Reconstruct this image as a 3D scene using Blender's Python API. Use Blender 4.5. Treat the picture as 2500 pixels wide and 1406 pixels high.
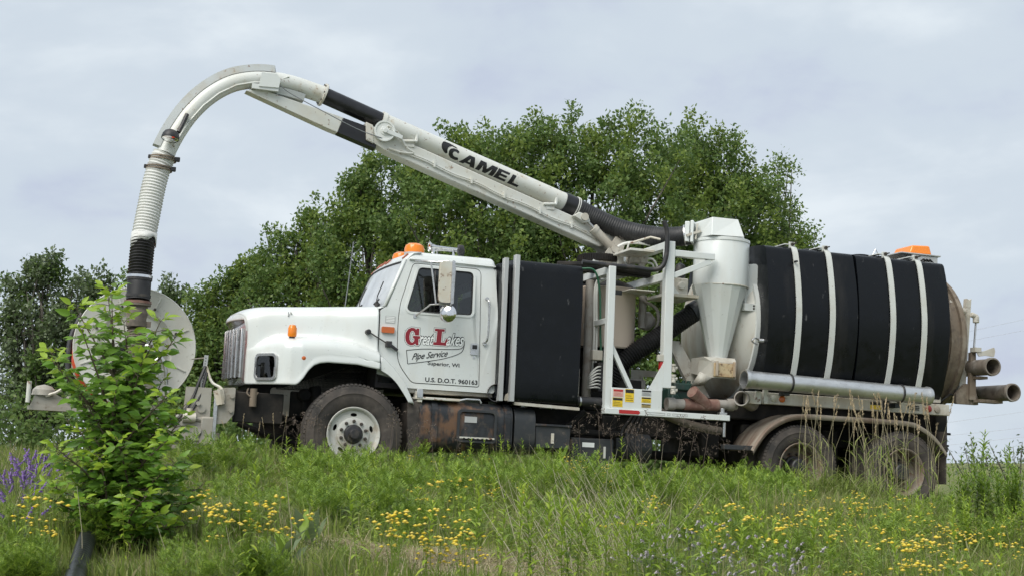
import bpy, bmesh, math, random
import numpy as np
from mathutils import Vector, Matrix
from mathutils.geometry import tessellate_polygon

# ------------------------------------------------------------------ camera, sky, sun, exposure
scene = bpy.context.scene
for o in list(bpy.data.objects):
    bpy.data.objects.remove(o, do_unlink=True)
COL = scene.collection
R = math.radians
EYE = 1.6                                    # lens height over the ground under the photographer
cam_data = bpy.data.cameras.new('camera')
cam_data.sensor_width = 36.0
cam_data.lens = 36.0 * 3500.0 / 2500.0
cam_data.clip_start = 0.05
cam_data.clip_end = 4000.0
cam = bpy.data.objects.new('camera', cam_data)
cam.location = (0, 0, EYE)
cam.rotation_euler = (R(90 + 6.9), 0, 0)
COL.objects.link(cam)
scene.camera = cam

SUN_EL, SUN_AZ = 50.0, 212.0                 # azimuth clockwise from +Y: the sun stands behind the photographer's left shoulder
world = bpy.data.worlds.new('World')
scene.world = world
world.use_nodes = True
wn, wl = world.node_tree.nodes, world.node_tree.links
wn.clear()
w_out = wn.new('ShaderNodeOutputWorld')
w_bg = wn.new('ShaderNodeBackground')
w_sky = wn.new('ShaderNodeTexSky')
w_sky.sky_type = 'NISHITA'
w_sky.sun_disc = False
w_sky.sun_elevation = R(SUN_EL)
w_sky.sun_rotation = R(SUN_AZ)
w_sky.air_density = 1.0
w_sky.dust_density = 2.0
w_sc = wn.new('ShaderNodeVectorMath'); w_sc.operation = 'SCALE'; w_sc.inputs['Scale'].default_value = 0.058
wl.new(w_sky.outputs[0], w_sc.inputs[0])
# an overcast sheet over the blue: two scales of soft cloud, the same all round the sky
w_tc = wn.new('ShaderNodeTexCoord')
w_map = wn.new('ShaderNodeMapping'); w_map.inputs['Scale'].default_value = (1.0, 1.0, 2.2)
w_map.inputs['Location'].default_value = (3.1, 0.4, 1.7)
wl.new(w_tc.outputs['Generated'], w_map.inputs['Vector'])
def w_noise(scale, detail, rough, dist=0.0):
    n = wn.new('ShaderNodeTexNoise'); n.inputs['Scale'].default_value = scale
    n.inputs['Detail'].default_value = detail; n.inputs['Roughness'].default_value = rough
    n.inputs['Distortion'].default_value = dist
    wl.new(w_map.outputs[0], n.inputs['Vector']); return n
n1 = w_noise(3.2, 5, 0.52, 0.35)
n2 = w_noise(7.5, 6, 0.55, 0.2)
ramp = wn.new('ShaderNodeValToRGB')
ramp.color_ramp.interpolation = 'EASE'
ramp.color_ramp.elements[0].position = 0.35; ramp.color_ramp.elements[0].color = (0.234, 0.256, 0.316, 1)
ramp.color_ramp.elements[1].position = 0.63; ramp.color_ramp.elements[1].color = (0.336, 0.366, 0.390, 1)
e = ramp.color_ramp.elements.new(0.48); e.color = (0.270, 0.303, 0.338, 1)
mixn = wn.new('ShaderNodeMix'); mixn.data_type = 'FLOAT'; mixn.inputs[0].default_value = 0.35
wl.new(n1.outputs['Fac'], mixn.inputs[2]); wl.new(n2.outputs['Fac'], mixn.inputs[3])
wl.new(mixn.outputs[0], ramp.inputs[0])
cov = wn.new('ShaderNodeMapRange')
cov.inputs['From Min'].default_value = 0.25; cov.inputs['From Max'].default_value = 0.5
cov.inputs['To Min'].default_value = 0.86; cov.inputs['To Max'].default_value = 0.98
wl.new(n1.outputs['Fac'], cov.inputs['Value'])
wmix = wn.new('ShaderNodeMix'); wmix.data_type = 'RGBA'
wl.new(cov.outputs[0], wmix.inputs[0]); wl.new(w_sc.outputs[0], wmix.inputs[6]); wl.new(ramp.outputs[0], wmix.inputs[7])
wl.new(wmix.outputs[2], w_bg.inputs['Color'])
w_bg.inputs['Strength'].default_value = 1.0
wl.new(w_bg.outputs[0], w_out.inputs['Surface'])

sun_data = bpy.data.lights.new('sun', 'SUN')
sun_data.energy = 1.5
sun_data.angle = R(45)
sun_data.color = (1.0, 0.965, 0.90)
sun = bpy.data.objects.new('sun', sun_data)
_a, _e = R(SUN_AZ), R(SUN_EL)
sun_dir = Vector((math.sin(_a) * math.cos(_e), math.cos(_a) * math.cos(_e), math.sin(_e)))
sun.rotation_euler = sun_dir.to_track_quat('Z', 'Y').to_euler()
COL.objects.link(sun)

scene.view_settings.view_transform = 'Standard'
scene.view_settings.look = 'None'
scene.view_settings.exposure = 1.25
scene.view_settings.gamma = 1.0
scene.view_settings.use_curve_mapping = False
scene.render.engine = 'CYCLES'
scene.cycles.max_bounces = 8
scene.cycles.transparent_max_bounces = 12
scene.cycles.use_adaptive_sampling = True
scene.cycles.adaptive_threshold = 0.02

# ------------------------------------------------------------------ materials
MATS = {}
def nt_new(name):
    m = bpy.data.materials.new(name); m.use_nodes = True
    n = m.node_tree.nodes; n.clear()
    out = n.new('ShaderNodeOutputMaterial'); b = n.new('ShaderNodeBsdfPrincipled')
    m.node_tree.links.new(b.outputs[0], out.inputs[0])
    MATS[name] = m
    return m, n, m.node_tree.links, b
def col4(c): return (c[0], c[1], c[2], 1.0)
def noise_node(n, l, vec, scale, detail=4, rough=0.55, dist=0.0):
    t = n.new('ShaderNodeTexNoise'); t.inputs['Scale'].default_value = scale; t.inputs['Detail'].default_value = detail
    t.inputs['Roughness'].default_value = rough; t.inputs['Distortion'].default_value = dist
    l.new(vec, t.inputs['Vector']); return t.outputs['Fac']
def maprange(n, l, val, a, b, c=0.0, d=1.0):
    m = n.new('ShaderNodeMapRange'); m.clamp = True
    for k, v in zip(('From Min', 'From Max', 'To Min', 'To Max'), (a, b, c, d)): m.inputs[k].default_value = v
    l.new(val, m.inputs['Value']); return m.outputs[0]
def mixc(n, l, fac, a, b):
    m = n.new('ShaderNodeMix'); m.data_type = 'RGBA'
    if isinstance(fac, float): m.inputs[0].default_value = fac
    else: l.new(fac, m.inputs[0])
    for i, v in ((6, a), (7, b)):
        if isinstance(v, (tuple, list)): m.inputs[i].default_value = col4(v)
        else: l.new(v, m.inputs[i])
    return m.outputs[2]
def mat(name, base, rough=0.5, metal=0.0, layers=(), bump=0.0, bump_scale=40.0, coat=0.0, rvar=0.0, spec=0.5):
    """layers: (colour, noise scale, from, to, strength, stretch xyz)"""
    m, n, l, b = nt_new(name)
    tc = n.new('ShaderNodeTexCoord'); vec = tc.outputs['Object']
    c = tuple(base)
    for ly in layers:
        lc, sc, lo, hi, st = ly[:5]
        v = vec
        if len(ly) > 5:
            mp = n.new('ShaderNodeMapping'); mp.inputs['Scale'].default_value = ly[5]; l.new(vec, mp.inputs[0]); v = mp.outputs[0]
        f = maprange(n, l, noise_node(n, l, v, sc, 5, 0.6), lo, hi, 0.0, st)
        c = mixc(n, l, f, c, lc)
    if isinstance(c, tuple): b.inputs['Base Color'].default_value = col4(c)
    else: l.new(c, b.inputs['Base Color'])
    b.inputs['Metallic'].default_value = metal
    b.inputs['Specular IOR Level'].default_value = spec
    if rvar:
        l.new(maprange(n, l, noise_node(n, l, vec, 9.0, 4), 0.3, 0.7, rough - rvar, rough + rvar), b.inputs['Roughness'])
    else: b.inputs['Roughness'].default_value = rough
    if coat: b.inputs['Coat Weight'].default_value = coat; b.inputs['Coat Roughness'].default_value = 0.15
    if bump:
        bp = n.new('ShaderNodeBump'); bp.inputs['Strength'].default_value = bump; bp.inputs['Distance'].default_value = 0.01
        l.new(noise_node(n, l, vec, bump_scale, 5), bp.inputs['Height']); l.new(bp.outputs[0], b.inputs['Normal'])
    return m
DUST = (0.33, 0.27, 0.20)
RUST = (0.16, 0.065, 0.025)
mat('white_paint', (0.625, 0.655, 0.638), 0.32, layers=(((0.60, 0.585, 0.52), 2.2, 0.42, 0.75, 0.35), ((0.16, 0.15, 0.12), 34.0, 0.69, 0.73, 0.7), ((0.5, 0.47, 0.4), 5.0, 0.5, 0.8, 0.35, (1, 1, 0.2))), coat=0.55, rvar=0.06)
mat('boom_paint', (0.60, 0.615, 0.58), 0.42, layers=(((0.58, 0.53, 0.40), 2.0, 0.45, 0.75, 0.5), (RUST, 24.0, 0.63, 0.68, 0.85), ((0.42, 0.33, 0.2), 6.0, 0.56, 0.74, 0.5)), coat=0.15, rvar=0.08)
mat('rusty_paint', (0.58, 0.58, 0.53), 0.5, layers=(((0.50, 0.40, 0.26), 3.0, 0.42, 0.7, 0.7), (RUST, 14.0, 0.57, 0.66, 0.9)), rvar=0.1)
mat('grimy_white', (0.52, 0.51, 0.455), 0.55, layers=(((0.36, 0.30, 0.22), 2.6, 0.40, 0.7, 0.75), ((0.12, 0.075, 0.04), 11.0, 0.60, 0.72, 0.7), ((0.3, 0.25, 0.19), 7.0, 0.45, 0.7, 0.5, (1, 1, 0.15))), rvar=0.1, bump=0.08)
mat('stained_white', (0.52, 0.51, 0.455), 0.5, layers=(((0.30, 0.19, 0.09), 1.9, 0.46, 0.64, 0.8, (1, 1, 0.25)), ((0.2, 0.11, 0.05), 9.0, 0.62, 0.72, 0.7)), rvar=0.1)
mat('beige_grime', (0.36, 0.345, 0.30), 0.6, layers=(((0.22, 0.18, 0.13), 3.0, 0.42, 0.68, 0.8), ((0.10, 0.07, 0.045), 12.0, 0.58, 0.70, 0.7), ((0.46, 0.45, 0.40), 6.0, 0.55, 0.75, 0.6)), bump=0.1)
mat('mud_brown', (0.19, 0.15, 0.11), 0.85, layers=(((0.36, 0.32, 0.26), 3.5, 0.5, 0.7, 0.7), ((0.08, 0.06, 0.05), 8.0, 0.5, 0.7, 0.7)), bump=0.25)
mat('fender_dusty', (0.30, 0.26, 0.21), 0.7, layers=(((0.16, 0.10, 0.07), 5.0, 0.45, 0.65, 0.8, (0.25, 1.6, 0.25)), ((0.45, 0.41, 0.35), 3.0, 0.5, 0.75, 0.6)), rvar=0.1)
mat('black_plastic', (0.0024, 0.0034, 0.0050), 0.36, layers=(((0.006, 0.0075, 0.009), 2.4, 0.5, 0.8, 0.5), ((0.20, 0.20, 0.20), 9.0, 0.66, 0.74, 0.5, (1, 1, 0.4)), ((0.06, 0.054, 0.046), 3.0, 0.56, 0.80, 0.4, (1, 1, 0.10))), rvar=0.13, bump=0.012, bump_scale=120.0, spec=0.27)
mat('black_tube', (0.010, 0.010, 0.012), 0.38, layers=(((0.035, 0.035, 0.04), 5.0, 0.5, 0.8, 0.6),), rvar=0.08)
mat('hose_rubber', (0.011, 0.011, 0.012), 0.55, layers=(((0.055, 0.055, 0.055), 4.0, 0.5, 0.8, 0.7),), rvar=0.1)
mat('hose_muddy', (0.15, 0.125, 0.10), 0.8, layers=(((0.05, 0.045, 0.04), 6.0, 0.5, 0.7, 0.8), ((0.3, 0.26, 0.21), 9.0, 0.56, 0.72, 0.6)), bump=0.2)
mat('hose_wrap', (0.60, 0.605, 0.58), 0.5, layers=(((0.5, 0.49, 0.45), 6.0, 0.45, 0.7, 0.6), ((0.03, 0.03, 0.03), 9.0, 0.69, 0.71, 0.95)), bump=0.35, bump_scale=60.0)
mat('tyre_rubber', (0.035, 0.033, 0.031), 0.82, layers=(((0.12, 0.10, 0.085), 2.6, 0.38, 0.68, 0.85), ((0.16, 0.14, 0.12), 9.0, 0.55, 0.75, 0.5)), bump=0.12, spec=0.25)
mat('rim_paint', (0.50, 0.50, 0.46), 0.5, layers=(((0.36, 0.30, 0.22), 7.0, 0.5, 0.68, 0.65), ((0.15, 0.09, 0.05), 20.0, 0.62, 0.70, 0.8)), rvar=0.1)
mat('rim_rusty_shaded', (0.20, 0.175, 0.145), 0.7, layers=(((0.17, 0.12, 0.08), 6.0, 0.42, 0.62, 0.9), ((0.12, 0.05, 0.025), 16.0, 0.55, 0.66, 0.9)))  # rust over a base darkened for the shade inside the deep dish
mat('hub_black', (0.018, 0.018, 0.02), 0.5, layers=(((0.10, 0.085, 0.07), 8.0, 0.5, 0.75, 0.7),))
mat('lug_steel', (0.07, 0.06, 0.05), 0.6, 0.4)
mat('chassis_black', (0.012, 0.0115, 0.011), 0.75, layers=(((0.05, 0.042, 0.034), 4.0, 0.45, 0.7, 0.7),), spec=0.25)
mat('tank_rusty', (0.014, 0.016, 0.019), 0.48, layers=(((0.145, 0.076, 0.038), 3.3, 0.52, 0.61, 0.9, (1.2, 1.0, 0.6)), ((0.11, 0.085, 0.06), 9.0, 0.55, 0.68, 0.6), ((0.06, 0.065, 0.07), 5.0, 0.5, 0.7, 0.5)), rvar=0.1)
mat('steel_dark', (0.028, 0.031, 0.034), 0.5, layers=(((0.10, 0.09, 0.075), 6.0, 0.5, 0.75, 0.6),), rvar=0.1)
mat('aluminium', (0.60, 0.61, 0.61), 0.38, 0.85, layers=(((0.40, 0.40, 0.39), 7.0, 0.45, 0.7, 0.7, (0.5, 1, 1)), ((0.25, 0.24, 0.22), 25.0, 0.6, 0.72, 0.6)), rvar=0.1)
mat('pipe_muddy', (0.20, 0.17, 0.14), 0.6, 0.25, layers=(((0.42, 0.40, 0.36), 5.0, 0.5, 0.72, 0.7), ((0.07, 0.055, 0.045), 8.0, 0.5, 0.7, 0.8)))
mat('strap_paint', (0.53, 0.545, 0.515), 0.45, layers=(((0.42, 0.40, 0.33), 4.0, 0.48, 0.75, 0.5), (RUST, 20.0, 0.68, 0.74, 0.7)))
mat('channel_alu', (0.50, 0.51, 0.505), 0.45, 0.35, layers=(((0.34, 0.34, 0.33), 5.0, 0.45, 0.7, 0.7, (1, 1, 0.1)),))
mat('chrome', (0.72, 0.72, 0.72), 0.13, 1.0, layers=(((0.4, 0.36, 0.3), 14.0, 0.58, 0.7, 0.6),), rvar=0.05)
mat('chrome_dull', (0.55, 0.55, 0.545), 0.3, 0.9, layers=(((0.3, 0.28, 0.25), 14.0, 0.5, 0.7, 0.6),), rvar=0.08)
mat('beige_drum', (0.43, 0.36, 0.29), 0.5, layers=(((0.36, 0.29, 0.22), 3.0, 0.45, 0.7, 0.6, (1, 1, 0.25)), ((0.2, 0.16, 0.12), 12.0, 0.66, 0.74, 0.5)), rvar=0.08)
mat('amber_lens', (0.80, 0.22, 0.01), 0.22, coat=0.4)
mat('amber_dark', (0.50, 0.11, 0.015), 0.3, coat=0.3)
mat('red_brown_lens', (0.30, 0.075, 0.03), 0.35, coat=0.2)
mat('red_lens', (0.30, 0.02, 0.015), 0.3, coat=0.3)
mat('red_paint', (0.42, 0.02, 0.02), 0.4)
mat('decal_red', (0.235, 0.010, 0.022), 0.45)
mat('decal_black', (0.012, 0.012, 0.013), 0.5)
mat('decal_white', (0.80, 0.82, 0.80), 0.45)
mat('decal_yellow', (0.72, 0.50, 0.02), 0.5, layers=(((0.35, 0.25, 0.03), 30.0, 0.56, 0.7, 0.5),))
mat('decal_grey', (0.42, 0.43, 0.42), 0.5)
mat('decal_tan', (0.42, 0.32, 0.12), 0.5)
mat('decal_pink', (0.62, 0.36, 0.30), 0.5)
mat('orange_hose', (0.75, 0.07, 0.015), 0.45)
mat('rust_door', (0.50, 0.40, 0.24), 0.6, layers=(((0.30, 0.14, 0.05), 7.0, 0.42, 0.62, 0.9), ((0.10, 0.045, 0.02), 16.0, 0.54, 0.66, 0.9)))
mat('guard_grey', (0.46, 0.485, 0.48), 0.45, layers=((RUST, 20.0, 0.62, 0.68, 0.9), ((0.36, 0.30, 0.20), 4.0, 0.5, 0.72, 0.5)))
mat('reel_paint', (0.60, 0.60, 0.545), 0.5, layers=(((0.46, 0.43, 0.36), 3.0, 0.4, 0.7, 0.55), ((0.20, 0.17, 0.12), 30.0, 0.62, 0.70, 0.6)), rvar=0.08)
mat('green_pump', (0.012, 0.045, 0.032), 0.45, layers=(((0.06, 0.06, 0.05), 9.0, 0.5, 0.7, 0.7),))
mat('brick_pipe', (0.17, 0.085, 0.065), 0.65, layers=(((0.33, 0.24, 0.19), 7.0, 0.45, 0.7, 0.7),))
mat('grey_pipe', (0.30, 0.28, 0.25), 0.6, layers=(((0.14, 0.10, 0.07), 6.0, 0.5, 0.7, 0.7),))
mat('green_line', (0.02, 0.10, 0.05), 0.5)
mat('cable_white', (0.62, 0.62, 0.58), 0.5)
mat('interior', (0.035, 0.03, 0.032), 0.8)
mat('seat_red', (0.06, 0.022, 0.026), 0.85)
mat('rubber_seal', (0.012, 0.012, 0.012), 0.6)
mat('bark_grey', (0.13, 0.115, 0.095), 0.9, layers=(((0.05, 0.045, 0.04), 14.0, 0.45, 0.65, 0.8, (1, 1, 0.3)),), bump=0.5)
mat('shrub_bark', (0.10, 0.075, 0.05), 0.85, layers=(((0.18, 0.17, 0.12), 20.0, 0.5, 0.7, 0.6),))
mat('wire_grey', (0.20, 0.21, 0.22), 0.6, 0.2)
mat('wire_pale', (0.42, 0.44, 0.47), 0.6)
mat('drain_hose', (0.013, 0.014, 0.016), 0.36, layers=(((0.06, 0.06, 0.06), 7.0, 0.5, 0.75, 0.6, (1, 1, 1)),), rvar=0.1)

def glass_mat(name, tint, refl=1.0, rough=0.02):
    m = bpy.data.materials.new(name); m.use_nodes = True; MATS[name] = m
    n, l = m.node_tree.nodes, m.node_tree.links; n.clear()
    out = n.new('ShaderNodeOutputMaterial'); mx = n.new('ShaderNodeMixShader')
    tr = n.new('ShaderNodeBsdfTransparent'); tr.inputs[0].default_value = col4(tint)
    gl = n.new('ShaderNodeBsdfGlossy'); gl.inputs['Roughness'].default_value = rough
    gl.inputs['Color'].default_value = (refl, refl, refl, 1)
    fr = n.new('ShaderNodeFresnel'); fr.inputs['IOR'].default_value = 1.6
    l.new(fr.outputs[0], mx.inputs[0]); l.new(tr.outputs[0], mx.inputs[1]); l.new(gl.outputs[0], mx.inputs[2])
    l.new(mx.outputs[0], out.inputs[0]); return m
glass_mat('cab_glass', (0.58, 0.62, 0.62))
glass_mat('lamp_glass', (0.85, 0.87, 0.88))
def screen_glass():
    # windscreen: pale diffuse layer stands in for the sky reflected in the pane
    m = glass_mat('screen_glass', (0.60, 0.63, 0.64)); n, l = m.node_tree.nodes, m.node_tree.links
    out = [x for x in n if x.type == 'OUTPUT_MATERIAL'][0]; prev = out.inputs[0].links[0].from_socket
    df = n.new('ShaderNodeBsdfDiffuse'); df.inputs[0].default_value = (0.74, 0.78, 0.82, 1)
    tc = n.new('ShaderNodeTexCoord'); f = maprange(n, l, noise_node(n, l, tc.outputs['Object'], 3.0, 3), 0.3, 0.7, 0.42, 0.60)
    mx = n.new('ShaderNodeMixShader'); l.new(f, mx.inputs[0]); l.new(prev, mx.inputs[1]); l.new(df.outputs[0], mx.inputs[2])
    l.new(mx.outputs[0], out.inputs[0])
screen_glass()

def leaf_mat(name, cols, transl=0.35, rough=0.45, back=None):
    """cols: colours spread over the leaves at random (each leaf is one island)"""
    m, n, l, b = nt_new(name)
    g = n.new('ShaderNodeNewGeometry')
    rp = n.new('ShaderNodeValToRGB'); els = rp.color_ramp.elements
    els[0].position = 0.0; els[0].color = col4(cols[0]); els[1].position = 1.0; els[1].color = col4(cols[-1])
    for i, c in enumerate(cols[1:-1]):
        e = els.new((i + 1) / (len(cols) - 1)); e.color = col4(c)
    l.new(g.outputs['Random Per Island'], rp.inputs[0])
    colour = rp.outputs[0]
    if back: colour = mixc(n, l, g.outputs['Backfacing'], colour, back)
    l.new(colour, b.inputs['Base Color'])
    b.inputs['Roughness'].default_value = rough
    b.inputs['Specular IOR Level'].default_value = 0.35
    out = [x for x in n if x.type == 'OUTPUT_MATERIAL'][0]
    t = n.new('ShaderNodeBsdfTranslucent'); l.new(colour, t.inputs[0])
    mx = n.new('ShaderNodeMixShader'); mx.inputs[0].default_value = transl
    l.new(b.outputs[0], mx.inputs[1]); l.new(t.outputs[0], mx.inputs[2]); l.new(mx.outputs[0], out.inputs[0])
    return m
leaf_mat('tree_leaf', ((0.101, 0.170, 0.048), (0.133, 0.213, 0.059), (0.165, 0.241, 0.064), (0.119, 0.194, 0.064), (0.211, 0.273, 0.078)), 0.45, 0.42)
leaf_mat('tree_leaf_lit', ((0.152, 0.227, 0.047), (0.191, 0.271, 0.055), (0.235, 0.297, 0.064), (0.172, 0.249, 0.066)), 0.48, 0.42)  # brighter copy of the tree leaf: light on some clumps put into colour
leaf_mat('tree_leaf_silver', ((0.093, 0.133, 0.057), (0.130, 0.175, 0.081), (0.177, 0.222, 0.124), (0.076, 0.114, 0.045), (0.248, 0.297, 0.192)), 0.35, 0.45)
leaf_mat('shrub_leaf', ((0.105, 0.225, 0.028), (0.150, 0.300, 0.035), (0.205, 0.360, 0.042), (0.120, 0.250, 0.038), (0.260, 0.420, 0.055)), 0.42, 0.34, back=(0.22, 0.32, 0.10))
leaf_mat('shrub_leaf_young', ((0.250, 0.400, 0.038), (0.310, 0.450, 0.045), (0.360, 0.470, 0.055)), 0.45, 0.36)
leaf_mat('grass_blade', ((0.150, 0.215, 0.042), (0.215, 0.290, 0.055), (0.285, 0.350, 0.078), (0.115, 0.175, 0.038), (0.350, 0.375, 0.135), (0.240, 0.315, 0.062), (0.095, 0.150, 0.036), (0.420, 0.390, 0.210)), 0.38, 0.5)
leaf_mat('straw_blade', ((0.506, 0.440, 0.275), (0.440, 0.363, 0.209), (0.594, 0.539, 0.374), (0.352, 0.275, 0.154)), 0.4, 0.6)
leaf_mat('weed_leaf', ((0.110, 0.190, 0.028), (0.185, 0.290, 0.040), (0.255, 0.365, 0.050), (0.140, 0.230, 0.036), (0.300, 0.400, 0.060)), 0.38, 0.42)
leaf_mat('weed_lime', ((0.240, 0.355, 0.040), (0.315, 0.430, 0.050), (0.390, 0.480, 0.066)), 0.4, 0.42)
leaf_mat('weed_blue', ((0.145, 0.200, 0.095), (0.180, 0.235, 0.120), (0.210, 0.255, 0.130)), 0.4, 0.5)
leaf_mat('yellow_petal', ((0.80, 0.55, 0.02), (0.84, 0.64, 0.05), (0.78, 0.62, 0.11), (0.84, 0.76, 0.36)), 0.25, 0.5)
leaf_mat('purple_petal', ((0.20, 0.10, 0.40), (0.28, 0.16, 0.50), (0.24, 0.14, 0.38), (0.36, 0.26, 0.52)), 0.25, 0.5)
leaf_mat('lilac_petal', ((0.44, 0.40, 0.43), (0.52, 0.48, 0.50), (0.30, 0.27, 0.30)), 0.25, 0.5)
leaf_mat('pale_straw', ((0.60, 0.55, 0.41), (0.52, 0.46, 0.31), (0.68, 0.64, 0.52)), 0.25, 0.6)
leaf_mat('dead_stalk', ((0.080, 0.060, 0.048), (0.125, 0.098, 0.075), (0.17, 0.135, 0.11)), 0.1, 0.8)
leaf_mat('seed_head', ((0.48, 0.38, 0.24), (0.58, 0.47, 0.31), (0.38, 0.28, 0.17)), 0.3, 0.7)

# ------------------------------------------------------------------ mesh helpers
def V(*a): return np.array(a, float)
class MB:
    def __init__(s): s.v = []; s.f = []
    def add(s, vs, fs):
        o = len(s.v); s.v += [tuple(map(float, p)) for p in vs]; s.f += [tuple(i + o for i in f) for f in fs]; return s
    def box(s, x0, x1, y0, y1, z0, z1):
        if x0 > x1: x0, x1 = x1, x0
        if y0 > y1: y0, y1 = y1, y0
        if z0 > z1: z0, z1 = z1, z0
        return s.add([(x0, y0, z0), (x1, y0, z0), (x1, y1, z0), (x0, y1, z0), (x0, y0, z1), (x1, y0, z1), (x1, y1, z1), (x0, y1, z1)],
                     [(0, 3, 2, 1), (4, 5, 6, 7), (0, 1, 5, 4), (1, 2, 6, 5), (2, 3, 7, 6), (3, 0, 4, 7)])
    def bar(s, p, q, w, h, up=(0, 0, 1)):
        p, q, up = np.array(p, float), np.array(q, float), np.array(up, float)
        d = q - p; d /= np.linalg.norm(d); a = np.cross(d, up); a /= np.linalg.norm(a); b = np.cross(a, d)
        vs = []
        for c in (p, q):
            for i, j in ((-1, -1), (1, -1), (1, 1), (-1, 1)): vs.append(c + a * i * w / 2 + b * j * h / 2)
        return s.add(vs, [(3, 2, 1, 0), (4, 5, 6, 7), (0, 1, 5, 4), (1, 2, 6, 5), (2, 3, 7, 6), (3, 0, 4, 7)])
    def tube(s, path, r, n=12, caps=True, closed=False):
        P = [np.array(p, float) for p in path]; m = len(P)
        rr = list(r) if isinstance(r, (list, tuple, np.ndarray)) else [r] * m
        T = []
        for i in range(m):
            a = P[(i - 1) % m] if (closed or i > 0) else P[i]; b = P[(i + 1) % m] if (closed or i < m - 1) else P[i]
            d = b - a; T.append(d / max(np.linalg.norm(d), 1e-9))
        t = T[0]; u = np.cross(t, (0, 0, 1)) if abs(t[2]) < .9 else np.cross(t, (0, 1, 0)); u /= np.linalg.norm(u)
        vs = []; fs = []
        for i in range(m):
            u = u - T[i] * (u @ T[i]); u /= np.linalg.norm(u); w = np.cross(T[i], u)
            for k in range(n):
                a = 2 * math.pi * k / n; vs.append(P[i] + rr[i] * (math.cos(a) * u + math.sin(a) * w))
        for i in range(m if closed else m - 1):
            for k in range(n):
                a = i * n + k; b = i * n + (k + 1) % n; c = ((i + 1) % m) * n
                fs.append((a, b, c + (k + 1) % n, c + k))
        if caps and not closed:
            fs.append(tuple(range(n - 1, -1, -1))); fs.append(tuple((m - 1) * n + k for k in range(n)))
        return s.add(vs, fs)
    def cyl(s, p, q, r, r2=None, n=20, caps=True): return s.tube([p, q], [r, r if r2 is None else r2], n, caps)
    def lathe(s, prof, o, axis, n=48, closed=False, a0=0.0, a1=2 * math.pi):
        """prof: (along axis, radius)"""
        o, ax = np.array(o, float), np.array(axis, float); ax /= np.linalg.norm(ax)
        u = np.cross(ax, (0, 0, 1)) if abs(ax[2]) < .9 else np.cross(ax, (0, 1, 0)); u /= np.linalg.norm(u); w = np.cross(ax, u)
        full = abs(a1 - a0 - 2 * math.pi) < 1e-6; m = len(prof); cnt = n if full else n + 1
        vs = []; fs = []
        for k in range(cnt):
            a = a0 + (a1 - a0) * k / n
            for t, r in prof: vs.append(o + ax * t + r * (math.cos(a) * u + math.sin(a) * w))
        for k in range(n):
            k2 = (k + 1) % cnt
            for i in range(m if closed else m - 1):
                j = (i + 1) % m; fs.append((k * m + i, k2 * m + i, k2 * m + j, k * m + j))
        return s.add(vs, fs)
    def panel(s, loops, f0, f1):
        """loops: outer 2D loop then hole loops; f0/f1 map a 2D point to the front / back 3D point"""
        L = [[Vector((p[0], p[1], 0)) for p in lp] for lp in loops]
        flat = [p for lp in loops for p in lp]; tris = tessellate_polygon(L); n = len(flat)
        vs = [f0(p) for p in flat] + [f1(p) for p in flat]; fs = []
        for t in tris: fs.append(tuple(t)); fs.append(tuple(i + n for i in reversed(t)))
        o = 0
        for lp in loops:
            m = len(lp)
            for i in range(m): fs.append((o + i, o + (i + 1) % m, n + o + (i + 1) % m, n + o + i))
            o += m
        return s.add(vs, fs)
    def plate(s, loops, y0, y1):       # 2D = (x, z), thickness along y
        if not isinstance(loops[0][0], (tuple, list)): loops = [loops]
        return s.panel(loops, lambda p: (p[0], y0, p[1]), lambda p: (p[0], y1, p[1]))
    def grid(s, rows):
        m, n = len(rows), len(rows[0]); vs = [p for r in rows for p in r]
        return s.add(vs, [(i * n + j, i * n + j + 1, (i + 1) * n + j + 1, (i + 1) * n + j) for i in range(m - 1) for j in range(n - 1)])
    def build(s, name, material, parent=None, smooth=35, bevel=0.0, segs=2, solid=0.0, offset=-1.0, fix=True):
        me = bpy.data.meshes.new(name); me.from_pydata(s.v, [], s.f)
        if fix:
            bm = bmesh.new(); bm.from_mesh(me)
            if not solid: bmesh.ops.recalc_face_normals(bm, faces=bm.faces)
            bm.to_mesh(me); bm.free()
        me.update()
        if smooth:
            me.shade_smooth(); me.set_sharp_from_angle(angle=R(smooth))
        me.materials.append(MATS[material])
        o = bpy.data.objects.new(name, me); COL.objects.link(o)
        if parent: o.parent = parent
        if solid:
            md = o.modifiers.new('thickness', 'SOLIDIFY'); md.thickness = solid; md.offset = offset
        if bevel:
            md = o.modifiers.new('edge', 'BEVEL'); md.width = bevel; md.segments = segs; md.limit_method = 'ANGLE'; md.angle_limit = R(40); md.harden_normals = False
        return o
def rrect(x0, x1, z0, z1, r, n=5):
    pts = []
    for cx, cz, a in ((x1 - r, z1 - r, 0), (x0 + r, z1 - r, 90), (x0 + r, z0 + r, 180), (x1 - r, z0 + r, 270)):
        for k in range(n + 1): t = R(a + 90 * k / n); pts.append((cx + r * math.cos(t), cz + r * math.sin(t)))
    return pts
def rpoly(pts, r, n=4):
    """round the corners of a polygon"""
    out = []; m = len(pts)
    for i in range(m):
        p, a, b = V(*pts[i]), V(*pts[i - 1]), V(*pts[(i + 1) % m])
        rr = r[i] if isinstance(r, (list, tuple)) else r
        da, db = a - p, b - p; la, lb = np.linalg.norm(da), np.linalg.norm(db); k = min(rr, la / 2.2, lb / 2.2)
        p0, p1 = p + da / la * k, p + db / lb * k
        for j in range(n + 1):
            t = j / n; q = (1 - t) ** 2 * p0 + 2 * t * (1 - t) * p + t * t * p1; out.append((q[0], q[1]))
    return out
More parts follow.
